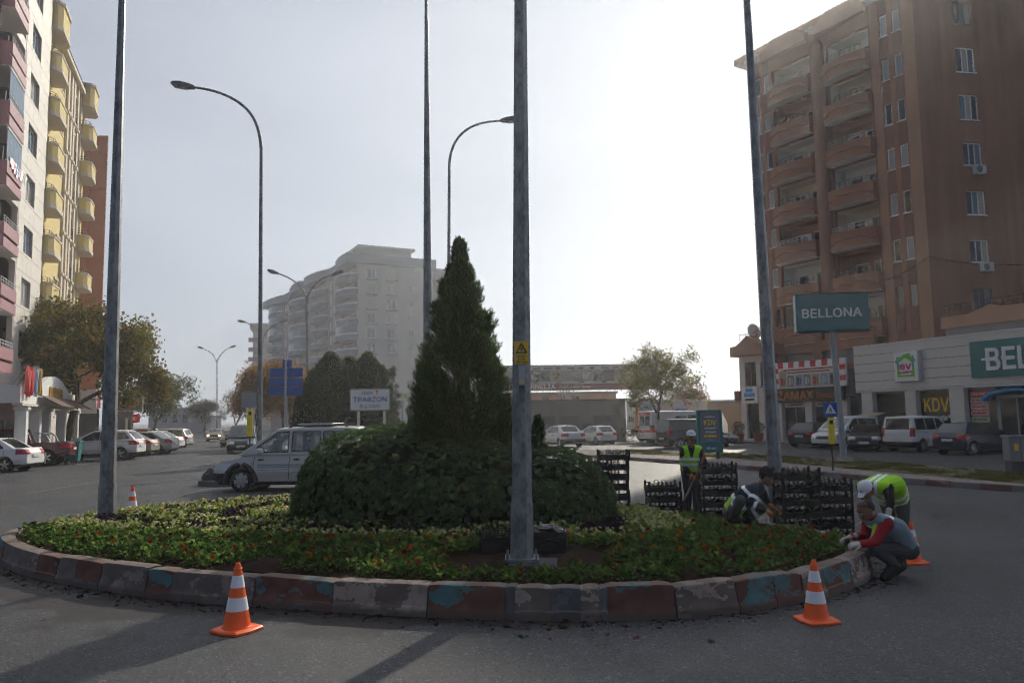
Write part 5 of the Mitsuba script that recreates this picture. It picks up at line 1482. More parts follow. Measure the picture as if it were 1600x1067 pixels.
vehicle('van', 'van', 'paint_white', 'white van with its tailgate raised, facing the street behind the slanting sign post', 236, by=(1322, 702, 1, 'f'), cat_='van', group='cars parked on the right', extras=(roof_rails, open_hatch), style=6)
vehicle('parked_car', 'boxy', 'paint_brown', 'old dark brown saloon facing the street between the two white vans', 208, loc=(19.3, 43.0), group='cars parked on the right', scale=0.96)
vehicle('van', 'van', 'paint_white', 'white van with a plain boxy back parked between the brown saloon and the navy hatchback', 58, loc=(19.6, 39.4), cat_='van', group='cars parked on the right', style=6, bumper='trim_black')
vehicle('parked_car', 'hatch', 'paint_navy', 'navy blue hatchback, rightmost of the cars parked before the furniture shop', 64, loc=(20.15, 36.0), group='cars parked on the right', style=5)
# beyond, by the garages
vehicle('parked_car', 'boxy', 'paint_white', 'old white hatchback parked in front of the garages, the left one', -22, loc=(3.75, 52.6), group='white cars at the garages', bumper='trim_black', scale=1.03)
vehicle('parked_car', 'hatch', 'paint_white', 'rounded white small car parked at the garages, the right one', -24, loc=(6.6, 57.2), group='white cars at the garages', scale=0.92)
vehicle('van', 'van', 'paint_black', 'black compact van parked side-on in front of the ambulance', 72, by=(1064, 701, -1), cat_='van', style=7)
vehicle('parked_car', 'sedan', 'paint_grey', 'grey car whose nose shows right of the teal advertising panel', 104, loc=(10.6, 50.6))


def stripes(t, W_, S):
    m = hull([(x, s * w * q, z) for x, w, zb, zm, zt in S['low'] for s in (-1, 1) for q, z in ((0.93, zb + 0.03), (0.985, zm), (0.99, zm - 0.12), (0.90, zt - 0.05))], 0.064)
    obj('red_stripe', W_(m ^ mbox(-1, 6, -2, 2, 0.86, 1.02)), 'red', t, smooth=32)
    g = hull([(x, s * y, z) for x, y, z in [(0.04, .9, 1.18), (4.75, .9, 1.18), (0.1, .8, 2.25), (3.75, .8, 2.25)] for s in (-1, 1)], 0.06)
    obj('rear_window', W_(g ^ mbox(-1, 0.06, -0.62, -0.04, 1.3, 2.0)), 'car_glass', t)
    obj('rear_window', W_(g ^ mbox(-1, 0.06, 0.04, 0.62, 1.3, 2.0)), 'car_glass', t)
    obj('red_panel', W_(g ^ mbox(-1, 0.08, -0.7, 0.7, 2.06, 2.22)), 'red', t)
    obj('side_window', W_(g ^ mbox(2.0, 2.9, -2, -0.6, 1.42, 1.95)), 'car_glass', t)
    obj('beacon_bar', W_(rbox((3.0, -0.6, 2.36), (3.3, 0.6, 2.5), 0.04)), 'sign_blue', t)
    tm = meshkit.text_mesh('AMBULANS', 0.09, 0.01, True)
    v = np.array(tm.vertices); v[:, 0] -= v[:, 0].mean()
    obj('lettering', W_((np.stack([-0.025 - v[:, 2], -v[:, 0], v[:, 1] + 2.09], 1), np.array(tm.faces))), 'sign_white', t)


vehicle('ambulance', 'bus', 'paint_white', 'white ambulance with red stripe and red rear panel behind the black compact van', 66, loc=(10.1, 55.6), cat_='ambulance', style=6, extras=(stripes,))

# advertising box truck
TF = Fr(at(1000, 680, 60)[:2], (0.93, 0.36))
TK = thing('box_truck', 'white box truck with printed panels and yellow corner marks parked behind the ambulance', 'truck')
RFk = Fr(TF.P(0, 0, 0)[:2] - np.array([0.36 * -1, 0.93]) * 0 - np.array([1.22, 0.05]), (1.22, 0.05))
obj('box', TF.put(rbox((0, -2.0, 0.95), (6.2, 0, 3.25), 0.04)), 'pale_panel', TK)
zt_ = 3.25
for u, z, du, dz in [(0.03, 3.17, 0.5, 0.07), (5.67, 3.17, 0.5, 0.07), (0.03, 0.98, 1.5, 0.09)]:
    obj('corner_mark', TF.box(u, u + du, 0.0, 0.015, z, z + dz), 'sign_yellow', TK)
for u, z in [(0.03, 2.9), (6.1, 2.9), (0.03, 1.07)]:
    obj('corner_mark', TF.box(u, u + 0.07, 0.0, 0.015, z, z + 0.27), 'sign_yellow', TK)
obj('printed_portrait', TF.put(MB().box((0.15, 0.0, 1.2), (1.15, 0.012, 2.9))), 'photo_blue', TK)
obj('print', TF.prism(poly_ring((0.62, 2.42), 0.2, 16), 0.012, 0.02), 'photo_tan', TK)
obj('print', TF.prism(Polygon([(0.3, 1.3), (0.95, 1.3), (0.95, 2.05), (0.75, 2.2), (0.5, 2.2), (0.3, 2.05)]), 0.012, 0.022), 'light_grey', TK)
obj('print', TF.prism(poly_ring((0.62, 2.58), 0.21, 16).difference(rect(0, 2, 0, 2.56)), 0.02, 0.024), 'photo_dark', TK)
obj('print', TF.put(MB().box((4.0, 0.0, 2.75), (4.3, 0.012, 3.0)).box((4.38, 0.0, 2.75), (4.68, 0.012, 3.0))), 'tail_orange', TK)
RK = Fr(TF.P(-0.0, -2.0, 0)[:2], TF.P(0, 0, 0)[:2] - TF.P(0, -2.0, 0)[:2])
obj('rear_panel', RK.box(0.04, 1.96, 0.0, 0.02, 1.0, 3.2), 'sign_white', TK)
obj('print', RK.prism(Polygon([(1.2, 1.05), (1.9, 1.05), (1.9, 3.1), (1.65, 3.1)]), 0.02, 0.03), 'tail_orange', TK)
obj('print', RK.put(MB().box((0.4, 0.02, 1.55), (0.62, 0.03, 2.0)).box((0.72, 0.02, 1.6), (0.95, 0.03, 1.95)).box((1.0, 0.02, 1.5), (1.15, 0.03, 1.9))), 'photo_dark', TK)
obj('print', RK.prism(poly_ring((0.8, 2.75), 0.16, 14), 0.02, 0.03), 'deep_red', TK)
obj('chassis', TF.put(MB().box((0.1, -1.6, 0.55), (7.4, -0.4, 0.94))), 'trim_black', TK)
obj('cab', TF.put(m3.Manifold.hull_points(np.array([(6.35, y, z) for y in (-1.95, -0.05) for z in (0.6, 2.4)] + [(8.1, y, 0.6) for y in (-1.9, -0.1)] + [(8.1, y, 1.3) for y in (-1.9, -0.1)] + [(7.6, y, 2.35) for y in (-1.8, -0.2)]))), 'paint_white', TK)
obj('side_guard', TF.box(1.9, 4.6, -0.15, -0.08, 0.55, 0.9), 'light_grey', TK)
obj('rear_bar', RK.box(0.1, 1.9, -0.1, 0.05, 0.5, 0.68), 'light_grey', TK)
for u in (1.2, 6.9):
    for n_ in (-0.28, -1.72):
        wk = obj('wheel', TF.put(MB().add(*xf(MB().lathe([(0, -0.13), (0.26, -0.13), (0.43, -0.13), (0.45, -0.08), (0.45, 0.08), (0.43, 0.13), (0.26, 0.13), (0, 0.1)], 24).out(), np.array([[1, 0, 0], [0, 0, 1], [0, 1, 0.0]]), (u, n_, 0.45)))), 'rubber', TK, smooth=40)
        obj('rim', TF.put(MB().add(*xf(MB().lathe([(0, 0.135), (0.2, 0.135), (0.25, 0.14)], 20).out(), np.array([[1, 0, 0], [0, 0, 1], [0, 1, 0.0]]), (u, n_, 0.45)))), 'light_grey', wk)
# ------------------------------------------------------------------ poles, lamps, signs
def oct_pole(x, y, z0, H, r0, r1, label, door=True, n=8, lean=0.0):
    t = thing('steel_pole', label, 'pole', 'tall galvanised poles around the flower bed')
    zs = [z0, z0 + 0.42, z0 + 0.42, z0 + 3.0, H]
    rr = lambda z: r0 + (r1 - r0) * (z - z0) / (H - z0)
    mb = MB().tube([(x, y, z0), (x, y, z0 + 0.6)], [rr(z0) + 0.012, rr(z0 + .6) + 0.012], n)
    mb.tube([(x, y, z0 + 0.6), (x, y, H)], [rr(z0 + .6), r1], n)
    sv, sf = mb.out()
    sv = sv + np.outer(sv[:, 2] - z0, [lean, 0, 0])
    obj('shaft', (sv, sf), 'galvanised', t)
    obj('base_plate', MB().box((x - 0.19, y - 0.19, z0 - 0.03), (x + 0.19, y + 0.19, z0 + 0.004)).out(), 'galvanised', t)
    for sx in (-1, 1):
        for sy in (-1, 1):
            obj('bolt', MB().tube([(x + sx * 0.16, y + sy * 0.16, z0), (x + sx * 0.16, y + sy * 0.16, z0 + 0.06)], 0.014, 6).out(), 'galvanised', t)
    if door:
        obj('access_door', MB().tube([(x, y, z0 + 0.75), (x, y, z0 + 0.77)], [rr(z0 + .75) + 0.004, rr(z0 + .77) + 0.004], n).out(), 'mid_grey', t)
    xt = x + lean * (H - z0)
    obj('top_cap', MB().tube([(xt, y, H), (xt, y, H + 0.05)], [r1 + 0.012, r1 * 0.6], n).out(), 'galvanised', t)
    return t


px_, py_ = 0.075, 9.0
zb_ = float(bed_z(np.array([px_]), np.array([py_]))[0]) + 0.04
oct_pole(px_, py_, zb_, 12.0, 0.128, 0.042, 'tall grey steel pole in the middle of the flower bed bearing the yellow danger sign', lean=0.0135)
footing = thing('pole_footing', 'small concrete footing block under the middle grey pole', 'footing')
obj('block', MB().add(*xf(rbox((-0.2, -0.26, -0.12), (0.36, 0.22, 0.0), 0.03), rotz(-0.12), (px_ + 0.05, py_, zb_ - 0.034))).out(), 'wall_concrete', footing)
lp_ = gp(167, 809, 0.33)
oct_pole(lp_[0], lp_[1], 0.30, 12.0, 0.135, 0.042, 'tall grey steel pole at the left end of the flower bed', lean=-0.006)
oct_pole(4.62, 14.0, 0.02, 12.0, 0.135, 0.042, 'tall grey steel pole at the right behind the crouching worker in the black cap', lean=-0.013)
oct_pole(-1.88, 17.4, 0.02, 12.0, 0.135, 0.036, 'thin tall grey steel pole rising behind the conifer')

# danger sign with its small stickers
ws_ = thing('warning_sign', 'yellow danger sign with a black lightning triangle on the middle grey pole', 'sign')
WF = Fr((px_ - 0.05, py_ - 0.118), (1, 0.02))
z0, z1 = WF.hit(814, 569)[1], WF.hit(814, 533)[1]
u0, u1 = WF.hit(803.5, 550)[0], WF.hit(826, 550)[0]
sw = u1 - u0
obj('plate', WF.put(rbox((u0, 0.0, z0), (u1, 0.008, z1), 0.003)), 'warn_yellow', ws_)
cx_, ch_ = (u0 + u1) / 2, z1 - z0
tri_o = Polygon([(cx_ - sw * .42, z0 + ch_ * .47), (cx_ + sw * .42, z0 + ch_ * .47), (cx_, z0 + ch_ * .95)])
obj('triangle', WF.prism(tri_o.difference(tri_o.buffer(-0.014)), 0.008, 0.011), 'black', ws_)
obj('lightning', WF.prism(Polygon([(cx_ + .012, z0 + ch_ * .82), (cx_ - .02, z0 + ch_ * .64), (cx_ - .002, z0 + ch_ * .66), (cx_ - .008, z0 + ch_ * .5), (cx_ + .022, z0 + ch_ * .7), (cx_ + .004, z0 + ch_ * .68)]), 0.008, 0.011), 'black', ws_)
for i, (tx, w) in enumerate([('DİKKAT!', .66), ('ÖLÜM', .5), ('TEHLİKESİ', .82)]):
    obj('lettering', WF.text(tx, cx_ - sw * w / 2, 0.008, z0 + ch_ * (.31 - .13 * i), ch_ * .075, 0.003, True, sw * w), 'black', ws_)
tg = thing('pole_tag', 'small white tag with a yellow triangle on the middle pole under the danger sign', 'tag')
obj('plate', WF.box(cx_ - 0.035, cx_ + 0.035, 0.0, 0.006, WF.hit(814, 607)[1], WF.hit(814, 571)[1]), 'light_grey', tg)
zt = WF.hit(814, 596)[1]
obj('triangle', WF.prism(Polygon([(cx_ - .025, zt - .02), (cx_ + .025, zt - .02), (cx_, zt + .035)]), 0.006, 0.009), 'warn_yellow', tg)
obj('label', WF.box(cx_ - .033, cx_ + .033, 0.006, 0.008, zt - 0.085, zt - 0.04), 'photo_dark', tg)


def street_lamp(D, pole_px, base_z, arms, label, r=0.09, head=0.75, group='curved street lamps'):
    t = thing('street_lamp', label, 'street lamp', group)
    top = pole_px[-1]
    pts = [at(px, py, D) for px, py in pole_px]
    pts = [np.array([pts[0][0], D, base_z])] + pts
    n = len(pts)
    obj('pole', MB().tube(pts, np.linspace(r, r * 0.5, n), 10).out(), 'galvanised', t, smooth=50)
    for a in arms:
        from scipy.interpolate import CubicSpline
        q = np.array([at(px, py, D) for px, py in a[:-1]])
        s = np.r_[0, np.cumsum(np.linalg.norm(np.diff(q, axis=0), axis=1))]
        c = CubicSpline(s, q)(np.linspace(0, s[-1], 20))
        obj('arm', MB().tube(c, np.linspace(r * 0.52, r * 0.34, 20), 8).out(), 'galvanised', t, smooth=50)
        e, d = c[-1], at(*a[-1], D) - c[-1]
        d = d / np.linalg.norm(d)
        up = np.array([-d[2] * np.sign(d[0]), 0, abs(d[0])])
        sd = np.array([0, 1.0, 0])
        pr = []
        for x, w, h0, h1 in [(-0.05, 0.05, -0.04, 0.05), (0.12, 0.11, -0.06, 0.09), (0.45 * head / 0.75, 0.15, -0.08, 0.11), (head - 0.08, 0.12, -0.06, 0.08), (head, 0.07, -0.02, 0.05)]:
            for s_ in (-1, 1):
                for h in (h0, h1):
                    pr.append(e + d * x + sd * s_ * w * (1 if h < 0 else 0.7) + up * h)
        hd = obj('lamp_head', m3.Manifold.hull_points(np.array(pr)), 'lamp_head', t, smooth=25)
        obj('lamp_glass', m3.Manifold.hull_points(np.array([e + d * x + sd * s_ * w + up * h for x, w in ((0.22, 0.10), (head - 0.12, 0.09)) for s_ in (-1, 1) for h in (-0.07, -0.105)])), 'light_grey', hd)
    return t


street_lamp(26, [(406, 690), (408, 232)], 0.17, [[(408, 232), (404, 205), (390, 176), (366, 156), (335, 143), (302, 137), (268, 131)]], 'tall street lamp with one long arm curving left, nearest on the left divider', 0.11, 0.78)
street_lamp(28, [(700, 600), (702, 268)], 0.17, [[(702, 268), (705, 238), (717, 214), (738, 198), (762, 191), (784, 189), (812, 186)]], 'street lamp rising behind the conifer with its arm curving right to the middle pole', 0.10, 0.78)
street_lamp(44, [(480, 600), (479, 472)], 0.17, [[(479, 472), (474, 456), (460, 440), (444, 431), (434, 427.5), (420, 423)], [(479, 472), (485, 454), (497, 440), (511, 432), (521, 429), (534, 425)]], 'double-armed street lamp in front of the large cream apartment block', 0.10, 0.62)
street_lamp(64, [(409, 640), (410, 535)], 0.17, [[(410, 535), (406, 522), (398, 511), (388, 505.5), (383, 503.5), (371, 501)], [(410, 535), (415, 521), (424, 511), (434, 505), (439, 503.5), (449, 500)]], 'double-armed street lamp mostly hidden behind the tall left lamp post', 0.10, 0.62)
street_lamp(86, [(339, 650), (339, 567)], 0.17, [[(339, 567), (335, 558), (328, 550), (320, 546), (317, 544.5), (308, 541.5)], [(339, 567), (343, 557), (350, 549), (357, 544), (360, 543), (368, 540)]], 'small double-armed street lamp far down the avenue, leftmost of them', 0.10, 0.62)


def yellow_post(D, px, ytop, ybot, base_z, label, sign):
    t = thing('crossing_post', label, 'sign')
    x = at(px, ybot, D)[0]
    f = Fr((x, D), (1, 0))
    z0, z1 = at(px, ybot, D)[2], at(px, ytop, D)[2]
    w = 0.105
    ztop_ = z1 + (0.75 if sign == 'back' else 0.62)
    obj('post', f.put(MB().tube([(0, -0.03, base_z), (0, -0.03, ztop_ - 0.1)], 0.03, 8)), 'dark_grey', t)
    obj('marker', f.put(rbox((-w, 0.0, z0), (w, 0.03, z1), 0.008)), 'sign_yellow', t)
    h = z1 - z0
    obj('symbol', f.box(-w * 0.55, w * 0.55, 0.03, 0.034, z1 - 0.2, z1 - 0.08), 'black', t)
    for i, c in enumerate('YAYAGEÇİDİ'):
        zz = z1 - 0.32 - i * (h - 0.38) / 10.6
        m = f.text(c, -0.03, 0.03, zz, (h - 0.38) / 10.6 * 0.62, 0.004, True)
        obj('lettering', m, 'black', t)
    if sign == 'back':
        s = 0.29
        obj('sign_plate', f.put(rbox((-s - 0.05, -0.02, z1 + 0.08), (s - 0.05, 0.0, z1 + 0.08 + 2 * s), 0.01)), 'satin_grey', t)
    else:
        s = 0.22
        zc = z1 + 0.04
        obj('sign_plate', f.put(rbox((-s, 0.0, zc), (s, 0.02, zc + 2 * s), 0.008)), 'sign_blue', t)
        tr = Polygon([(-s * .8, zc + .09), (s * .8, zc + .09), (0, zc + 2 * s * .92)])
        obj('triangle', f.prism(tr, 0.02, 0.024), 'sign_white', t)
        q_ = lambda x, z: (x * .72, zc + .02 + (z) * .72)
        fig = shapely.union_all([poly_ring(q_(0.0, .345), .02, 10), Polygon([q_(-.03, .31), q_(.035, .31), q_(.045, .24), q_(-.035, .24)]), Polygon([q_(-.035, .24), q_(.0, .24), q_(-.05, .15), q_(-.085, .15)]), Polygon([q_(.005, .24), q_(.045, .24), q_(.09, .15), q_(.055, .15)])])
        obj('walking_figure', f.prism(fig, 0.024, 0.027), 'black', t)
        for q in range(4):
            obj('stripe', f.box(-.11 + q * .06, -.08 + q * .06, 0.024, 0.027, zc + .098, zc + .112), 'black', t)


yellow_post(30, 390, 640, 681.5, 0.17, 'yellow crossing marker post with the grey back of a sign left of the tall lamp', 'back')
g_ = gp(1301, 735, 0.15)
yellow_post(float(g_[1]), 1300, 652.5, 693.5, 0.15, 'blue pedestrian crossing sign with a yellow marker on a dark post, right', 'front')

# blue direction board seen from behind
dbt = thing('direction_sign', 'blue direction board of three panels seen from behind before the autumn trees', 'sign')
DF = Fr(at(447, 600, 38)[:2], (1, 0))
dh = lambda px, py: DF.hit(px, py)
obj('post', DF.put(MB().tube([(0, -0.08, 0.17), (0, -0.08, dh(447, 561)[1])], 0.05, 8)), 'light_grey', dbt)
for y0, y1 in [(575, 589), (590.5, 603.5), (605, 618)]:
    a, b = dh(421, 600)[0], dh(473, 600)[0]
    p = obj('panel', DF.put(rbox((a, -0.03, dh(447, y1)[1]), (b, 0.0, dh(447, y0)[1]), 0.008)), 'sign_blue', dbt)
    obj('rail', DF.box(a + 0.02, b - 0.02, 0.0, 0.025, dh(447, y1)[1] + 0.1, dh(447, y1)[1] + 0.14), 'sign_blue', p)
obj('top_panel', DF.put(rbox((dh(441, 600)[0], -0.03, dh(447, 574)[1]), (dh(455.5, 600)[0], 0.0, dh(447, 562)[1]), 0.008)), 'sign_blue', dbt)
obj('post_front', DF.put(MB().box((-0.05, 0.026, 0.17), (0.03, 0.08, dh(447, 561)[1]))), 'light_grey', dbt)

# street name board
nb = thing('street_name_board', 'white street name board with blue capital letters on two white posts behind the van', 'sign')
NF = Fr(at(578, 640, 33)[:2], (1, 0.04))
nh = lambda px, py: NF.hit(px, py)
a, b, z0, z1 = nh(546.5, 625)[0], nh(609.5, 625)[0], nh(578, 642)[1], nh(578, 607.5)[1]
obj('board', NF.put(rbox((a, -0.06, z0), (b, 0.0, z1), 0.03)), 'satin_grey', nb)
obj('face', NF.put(rbox((a + 0.045, 0.0, z0 + 0.05), (b - 0.04, 0.012, z1 - 0.04), 0.004)), 'sign_white', nb)
W2, H2 = b - a, z1 - z0
obj('lettering', NF.text('TRABZON', a + W2 * .08, 0.012, z0 + H2 * .42, H2 * .21, 0.006, True, W2 * .84), 'sign_blue', nb)
obj('lettering', NF.text('BULVARI', a + W2 * .25, 0.012, z0 + H2 * .13, H2 * .17, 0.006, False, W2 * .5), 'sign_blue', nb)
obj('print', NF.put(MB().box((a + W2 * .32, 0.012, z0 + H2 * .83), (a + W2 * .58, 0.015, z0 + H2 * .87)).box((a + W2 * .3, 0.012, z0 + H2 * .76), (a + W2 * .56, 0.015, z0 + H2 * .80))), 'mid_grey', nb)
obj('emblem', NF.put(MB().prism(Polygon([(0, 0)] * 0 or [(a + W2 * .63, z0 + H2 * .93), (a + W2 * .72, z0 + H2 * .93), (a + W2 * .675, z0 + H2 * .8)]), 0, 0.004)) if False else NF.prism(Polygon([(a + W2 * .63, z0 + H2 * .93), (a + W2 * .72, z0 + H2 * .93), (a + W2 * .675, z0 + H2 * .8)]), 0.012, 0.016), 'red', nb)
obj('emblem', NF.prism(poly_ring((a + W2 * .675, z0 + H2 * .76), H2 * .06, 14), 0.012, 0.017), 'warn_yellow', nb)
for px in (559.5, 600):
    u = nh(px, 650)[0]
    obj('post', NF.put(MB().tube([(u, -0.09, 0.15), (u, -0.09, z1 - 0.1)], 0.055, 10)), 'rail_white', nb)

# small lit green and white sign beyond the conifer
gs = thing('shop_sign', 'small pale green shop sign far behind the left edge of the conifer', 'sign')
GS = Fr(at(622, 618, 70)[:2], (1, 0))
a, b = GS.hit(619.5, 618)[0], GS.hit(642, 618)[0]
z0, z1 = GS.hit(625, 625)[1], GS.hit(625, 612)[1]
obj('board', GS.put(rbox((a, -0.15, z0), (b, 0, z1), 0.02)), 'sign_white', gs)
obj('lettering', GS.text('ADE', a + 0.08, 0.0, z0 + 0.18, 0.4, 0.02, True, (b - a) * 0.7), 'green', gs)
obj('post', GS.put(MB().tube([(0.4, -0.1, 0), (0.4, -0.1, z0 + 0.05)], 0.06, 8)), 'mid_grey', gs)

# totem sign on a slanting steel post
tt = thing('totem_sign', 'large teal shop sign with white letters on a slightly slanting steel post', 'sign')
gb = gp(1319, 716, 0.14)
TD = float(gb[1])
TS = Fr((gb[0], TD), (0.985, -0.17))
th_ = lambda px, py, n=0.2: TS.hit(px, py, n)
a, b = th_(1243.5, 490)[0], th_(1358, 490)[0]
z0, z1 = th_(1300, 517)[1], th_(1300, 458.5)[1]
obj('box', TS.put(rbox((a, -0.25, z0), (b, 0.2, z1), 0.03)), 'teal', tt)
obj('frame', TS.put(MB().box((a - 0.03, -0.26, z0 - 0.03), (b + 0.03, 0.22, z0)).box((a - 0.03, -0.26, z1), (b + 0.03, 0.22, z1 + 0.03))), 'photo_dark', tt)
obj('side_face', TS.put(MB().box((a - 0.012, -0.24, z0 + 0.01), (a + 0.0, 0.19, z1 - 0.01))), 'light_grey', tt)
obj('lettering', TS.text('BELLONA', a + (b - a) * .085, 0.2, z0 + (z1 - z0) * .37, (z1 - z0) * .23, 0.012, True, (b - a) * .82), 'sign_white', tt)
tp_ = th_(1300, 517, 0)
obj('post', TS.put(MB().tube([(th_(1319, 716, 0)[0], 0, 0.12), (tp_[0], 0, z0 + 0.02)], [0.13, 0.115], 16)), 'satin_grey', tt, smooth=50)
obj('base_plate', TS.put(MB().box((th_(1319, 716, 0)[0] - 0.25, -0.25, 0.12), (th_(1319, 716, 0)[0] + 0.25, 0.25, 0.17))), 'satin_grey', tt)

# teal advertising panel by the kerb
ad = thing('advertising_panel', 'teal free-standing advertising panel with yellow letters beside the standing worker', 'advertising panel')
PD = 33.0
PF = Fr(at(1108, 690, PD)[:2], (1, -0.05))
ph = lambda px, py: PF.hit(px, py)
a, b, z0, z1 = ph(1090, 670)[0], ph(1129, 670)[0], ph(1108, 707)[1], ph(1108, 640)[1]
obj('case', PF.put(rbox((a, -0.3, z0), (b, 0.0, z1), 0.03)), 'teal', ad)
obj('poster', PF.box(a + .12, b - .12, 0.0, 0.01, z0 + .42, z1 - .1), 'photo_grey', ad)
wP = b - a
obj('lettering', PF.text('KDV', a + wP * .26, 0.01, z0 + 1.14, .22, 0.008, True, wP * .5), 'kdv_yellow', ad)
obj('lettering', PF.text('BELLONA', a + wP * .35, 0.0, z0 + .15, .07, 0.006, True, wP * .36), 'sign_white', ad)
obj('print', PF.put(MB().box((a + wP * .3, 0.01, z0 + 1.45), (a + wP * .7, 0.016, z0 + 1.51)).box((a + wP * .28, 0.01, z0 + .98), (a + wP * .74, 0.016, z0 + 1.05)).box((a + wP * .3, 0.01, z0 + .82), (a + wP * .72, 0.016, z0 + .89))), 'light_grey', ad)
obj('print', PF.put(MB().box((a + wP * .25, 0.01, z0 + .64), (a + wP * .75, 0.016, z0 + .73))), 'kdv_yellow', ad)
obj('print', PF.put(MB().box((a + wP * .34, 0.01, z0 + .5), (a + wP * .66, 0.016, z0 + .56))), 'sky_blue', ad)
for u in (a + .15, b - .27):
    obj('leg', PF.box(u, u + .12, -.22, -.08, 0.1, z0), 'dark_grey', ad)

# utility cabinet at the right edge
uc = thing('utility_cabinet', 'grey utility cabinet with a yellow sticker at the right edge', 'cabinet')
cb = gp(1592, 741, 0.14)
CF = Fr((cb[0], cb[1]), (0.98, -0.1))
ch = lambda px, py: CF.hit(px, py)
a, b, z0, z1 = ch(1579, 720)[0], ch(1614, 720)[0], 0.12, ch(1590, 683)[1]
obj('case', CF.put(rbox((a, -0.4, 0.5), (b, 0, z1), 0.015)), 'mid_grey', uc)
obj('plinth', CF.box(a + .03, b - .03, -0.37, -0.03, 0.12, 0.5), 'wall_concrete', uc)
obj('lid', CF.put(rbox((a - .03, -0.43, z1), (b + .03, 0.03, z1 + .05), 0.01)), 'mid_grey', uc)
obj('door_gap', CF.box((a + b) / 2 - .006, (a + b) / 2 + .006, 0.0, 0.004, .55, z1 - .03), 'black', uc)
obj('sticker', CF.box(a + .12, a + .24, 0.0, 0.006, z1 - .38, z1 - .18), 'warn_yellow', uc)

# dark signboards on the left pavement
sg = thing('sign_board', 'black sign board with small red lettering, half behind the left grey pole', 'sign')
SF = Fr(at(204, 630, 62)[:2], (1, 0.1))
a, b, z0, z1 = SF.hit(178, 630)[0], SF.hit(222, 630)[0], SF.hit(200, 641)[1], SF.hit(200, 620.5)[1]
obj('board', SF.put(rbox((a, -0.25, z0), (b, 0, z1), 0.03)), 'photo_dark', sg)
obj('frame', SF.put(MB().box((a - .04, -.27, z1), (b + .04, .03, z1 + .05)).box((a - .04, -.27, z0 - .05), (b + .04, .03, z0)).box((b, -.27, z0), (b + .05, .03, z1))), 'mid_grey', sg)
obj('print', SF.put(MB().box((a + 1.0, 0, z0 + .25), (b - .5, .012, z0 + .4)).box((a + 1.1, 0, z0 + .58), (a + 1.35, .012, z0 + .85))), 'red', sg)
obj('panel', SF.put(rbox((a + .1, -0.2, 0.12), (a + 1.45, -0.05, z0 - .06), 0.02)), 'photo_dark', sg)
obj('print', SF.put(MB().box((a + .9, -.05, z0 - 2.3), (a + 1.1, -.04, z0 - .6))), 'light_grey', sg)
fl = thing('flag', 'red flag with a white mark over the parked cars near the left pole', 'flag')
QF = Fr(at(213, 655, 58)[:2], (1, 0.0))
v, f = [], []
a, b, z0, z1 = QF.hit(207, 650)[0], QF.hit(219, 650)[0], QF.hit(213, 661)[1], QF.hit(213, 648)[1]
for i in range(9):
    for j in range(7):
        s_, q_ = i / 8, j / 6
        v.append((a + (b - a) * s_, 0.06 * math.sin(s_ * 8 + q_), z1 - (z1 - z0) * q_ + 0.08 * s_))
for i in range(8):
    for j in range(6):
        f.append([i * 7 + j, i * 7 + j + 1, (i + 1) * 7 + j + 1, (i + 1) * 7 + j])
obj('cloth', QF.put(MB().add(v, f)), 'red', fl, smooth=True)
cc_ = ((a + b) / 2 - .04, (z0 + z1) / 2 + .04)
obj('mark', QF.prism(poly_ring(cc_, .14, 18).difference(poly_ring((cc_[0] + .05, cc_[1]), .11, 18)), 0.07, 0.075), 'sign_white', fl)
obj('pole', QF.put(MB().tube([(a - .02, 0, 0.1), (a - .02, 0, z1 + .1)], 0.02, 6)), 'mid_grey', fl)

# wheeled bin
wb = thing('wheeled_bin', 'teal wheeled bin standing behind the dark red pickup', 'bin')
bp_ = gp(113, 724.5)
BN = Fr((bp_[0], bp_[1]), (0.9, 0.25))
obj('tub', BN.put(m3.Manifold.hull_points(np.array([(x * s, y * s, z) for z, s in ((0.18, 0.82), (1.05, 1.0)) for x in (-.36, .36) for y in (-.32, .32)]))), 'bin_teal', wb)
obj('lid', BN.put(rbox((-.4, -.36, 1.055), (.4, .36, 1.14), 0.03)), 'bin_teal', wb)
obj('handle', BN.put(MB().tube([(-.3, -.42, 1.05), (.3, -.42, 1.05)], .02, 6)), 'bin_teal', wb)
for x in (-.26, .26):
    obj('wheel', BN.put(MB().add(*xf(trimesh.creation.cylinder(.1, .06, sections=16), np.array([[0, 0, 1], [0, 1, 0], [1, 0, 0.0]]), (x, .2, .1)))), 'rubber', wb)
    obj('caster', BN.put(MB().add(*xf(trimesh.creation.cylinder(.09, .05, sections=16), np.array([[0, 0, 1], [0, 1, 0], [1, 0, 0.0]]), (x, -.2, .09)))), 'rubber', wb)

# boulder at the nose of the divider
bd = trimesh.creation.icosphere(subdivisions=4, radius=1)
vv = np.array(bd.vertices)
vv *= (1 + 0.35 * (meshkit.fbm(vv * 1.7 + 5, 4, 3) - 0.5))[:, None]
vv = vv * [0.42, 0.42, 0.36]
vv[:, 2] = np.maximum(vv[:, 2], -0.22)
bl = gp(327, 758)
obj('boulder', (vv + [bl[0] + 0.15, bl[1] + 0.2, 0.22], np.array(bd.faces)), 'wall_concrete', smooth=True, label='rough grey boulder on the road at the front of the silver van', cat='boulder')

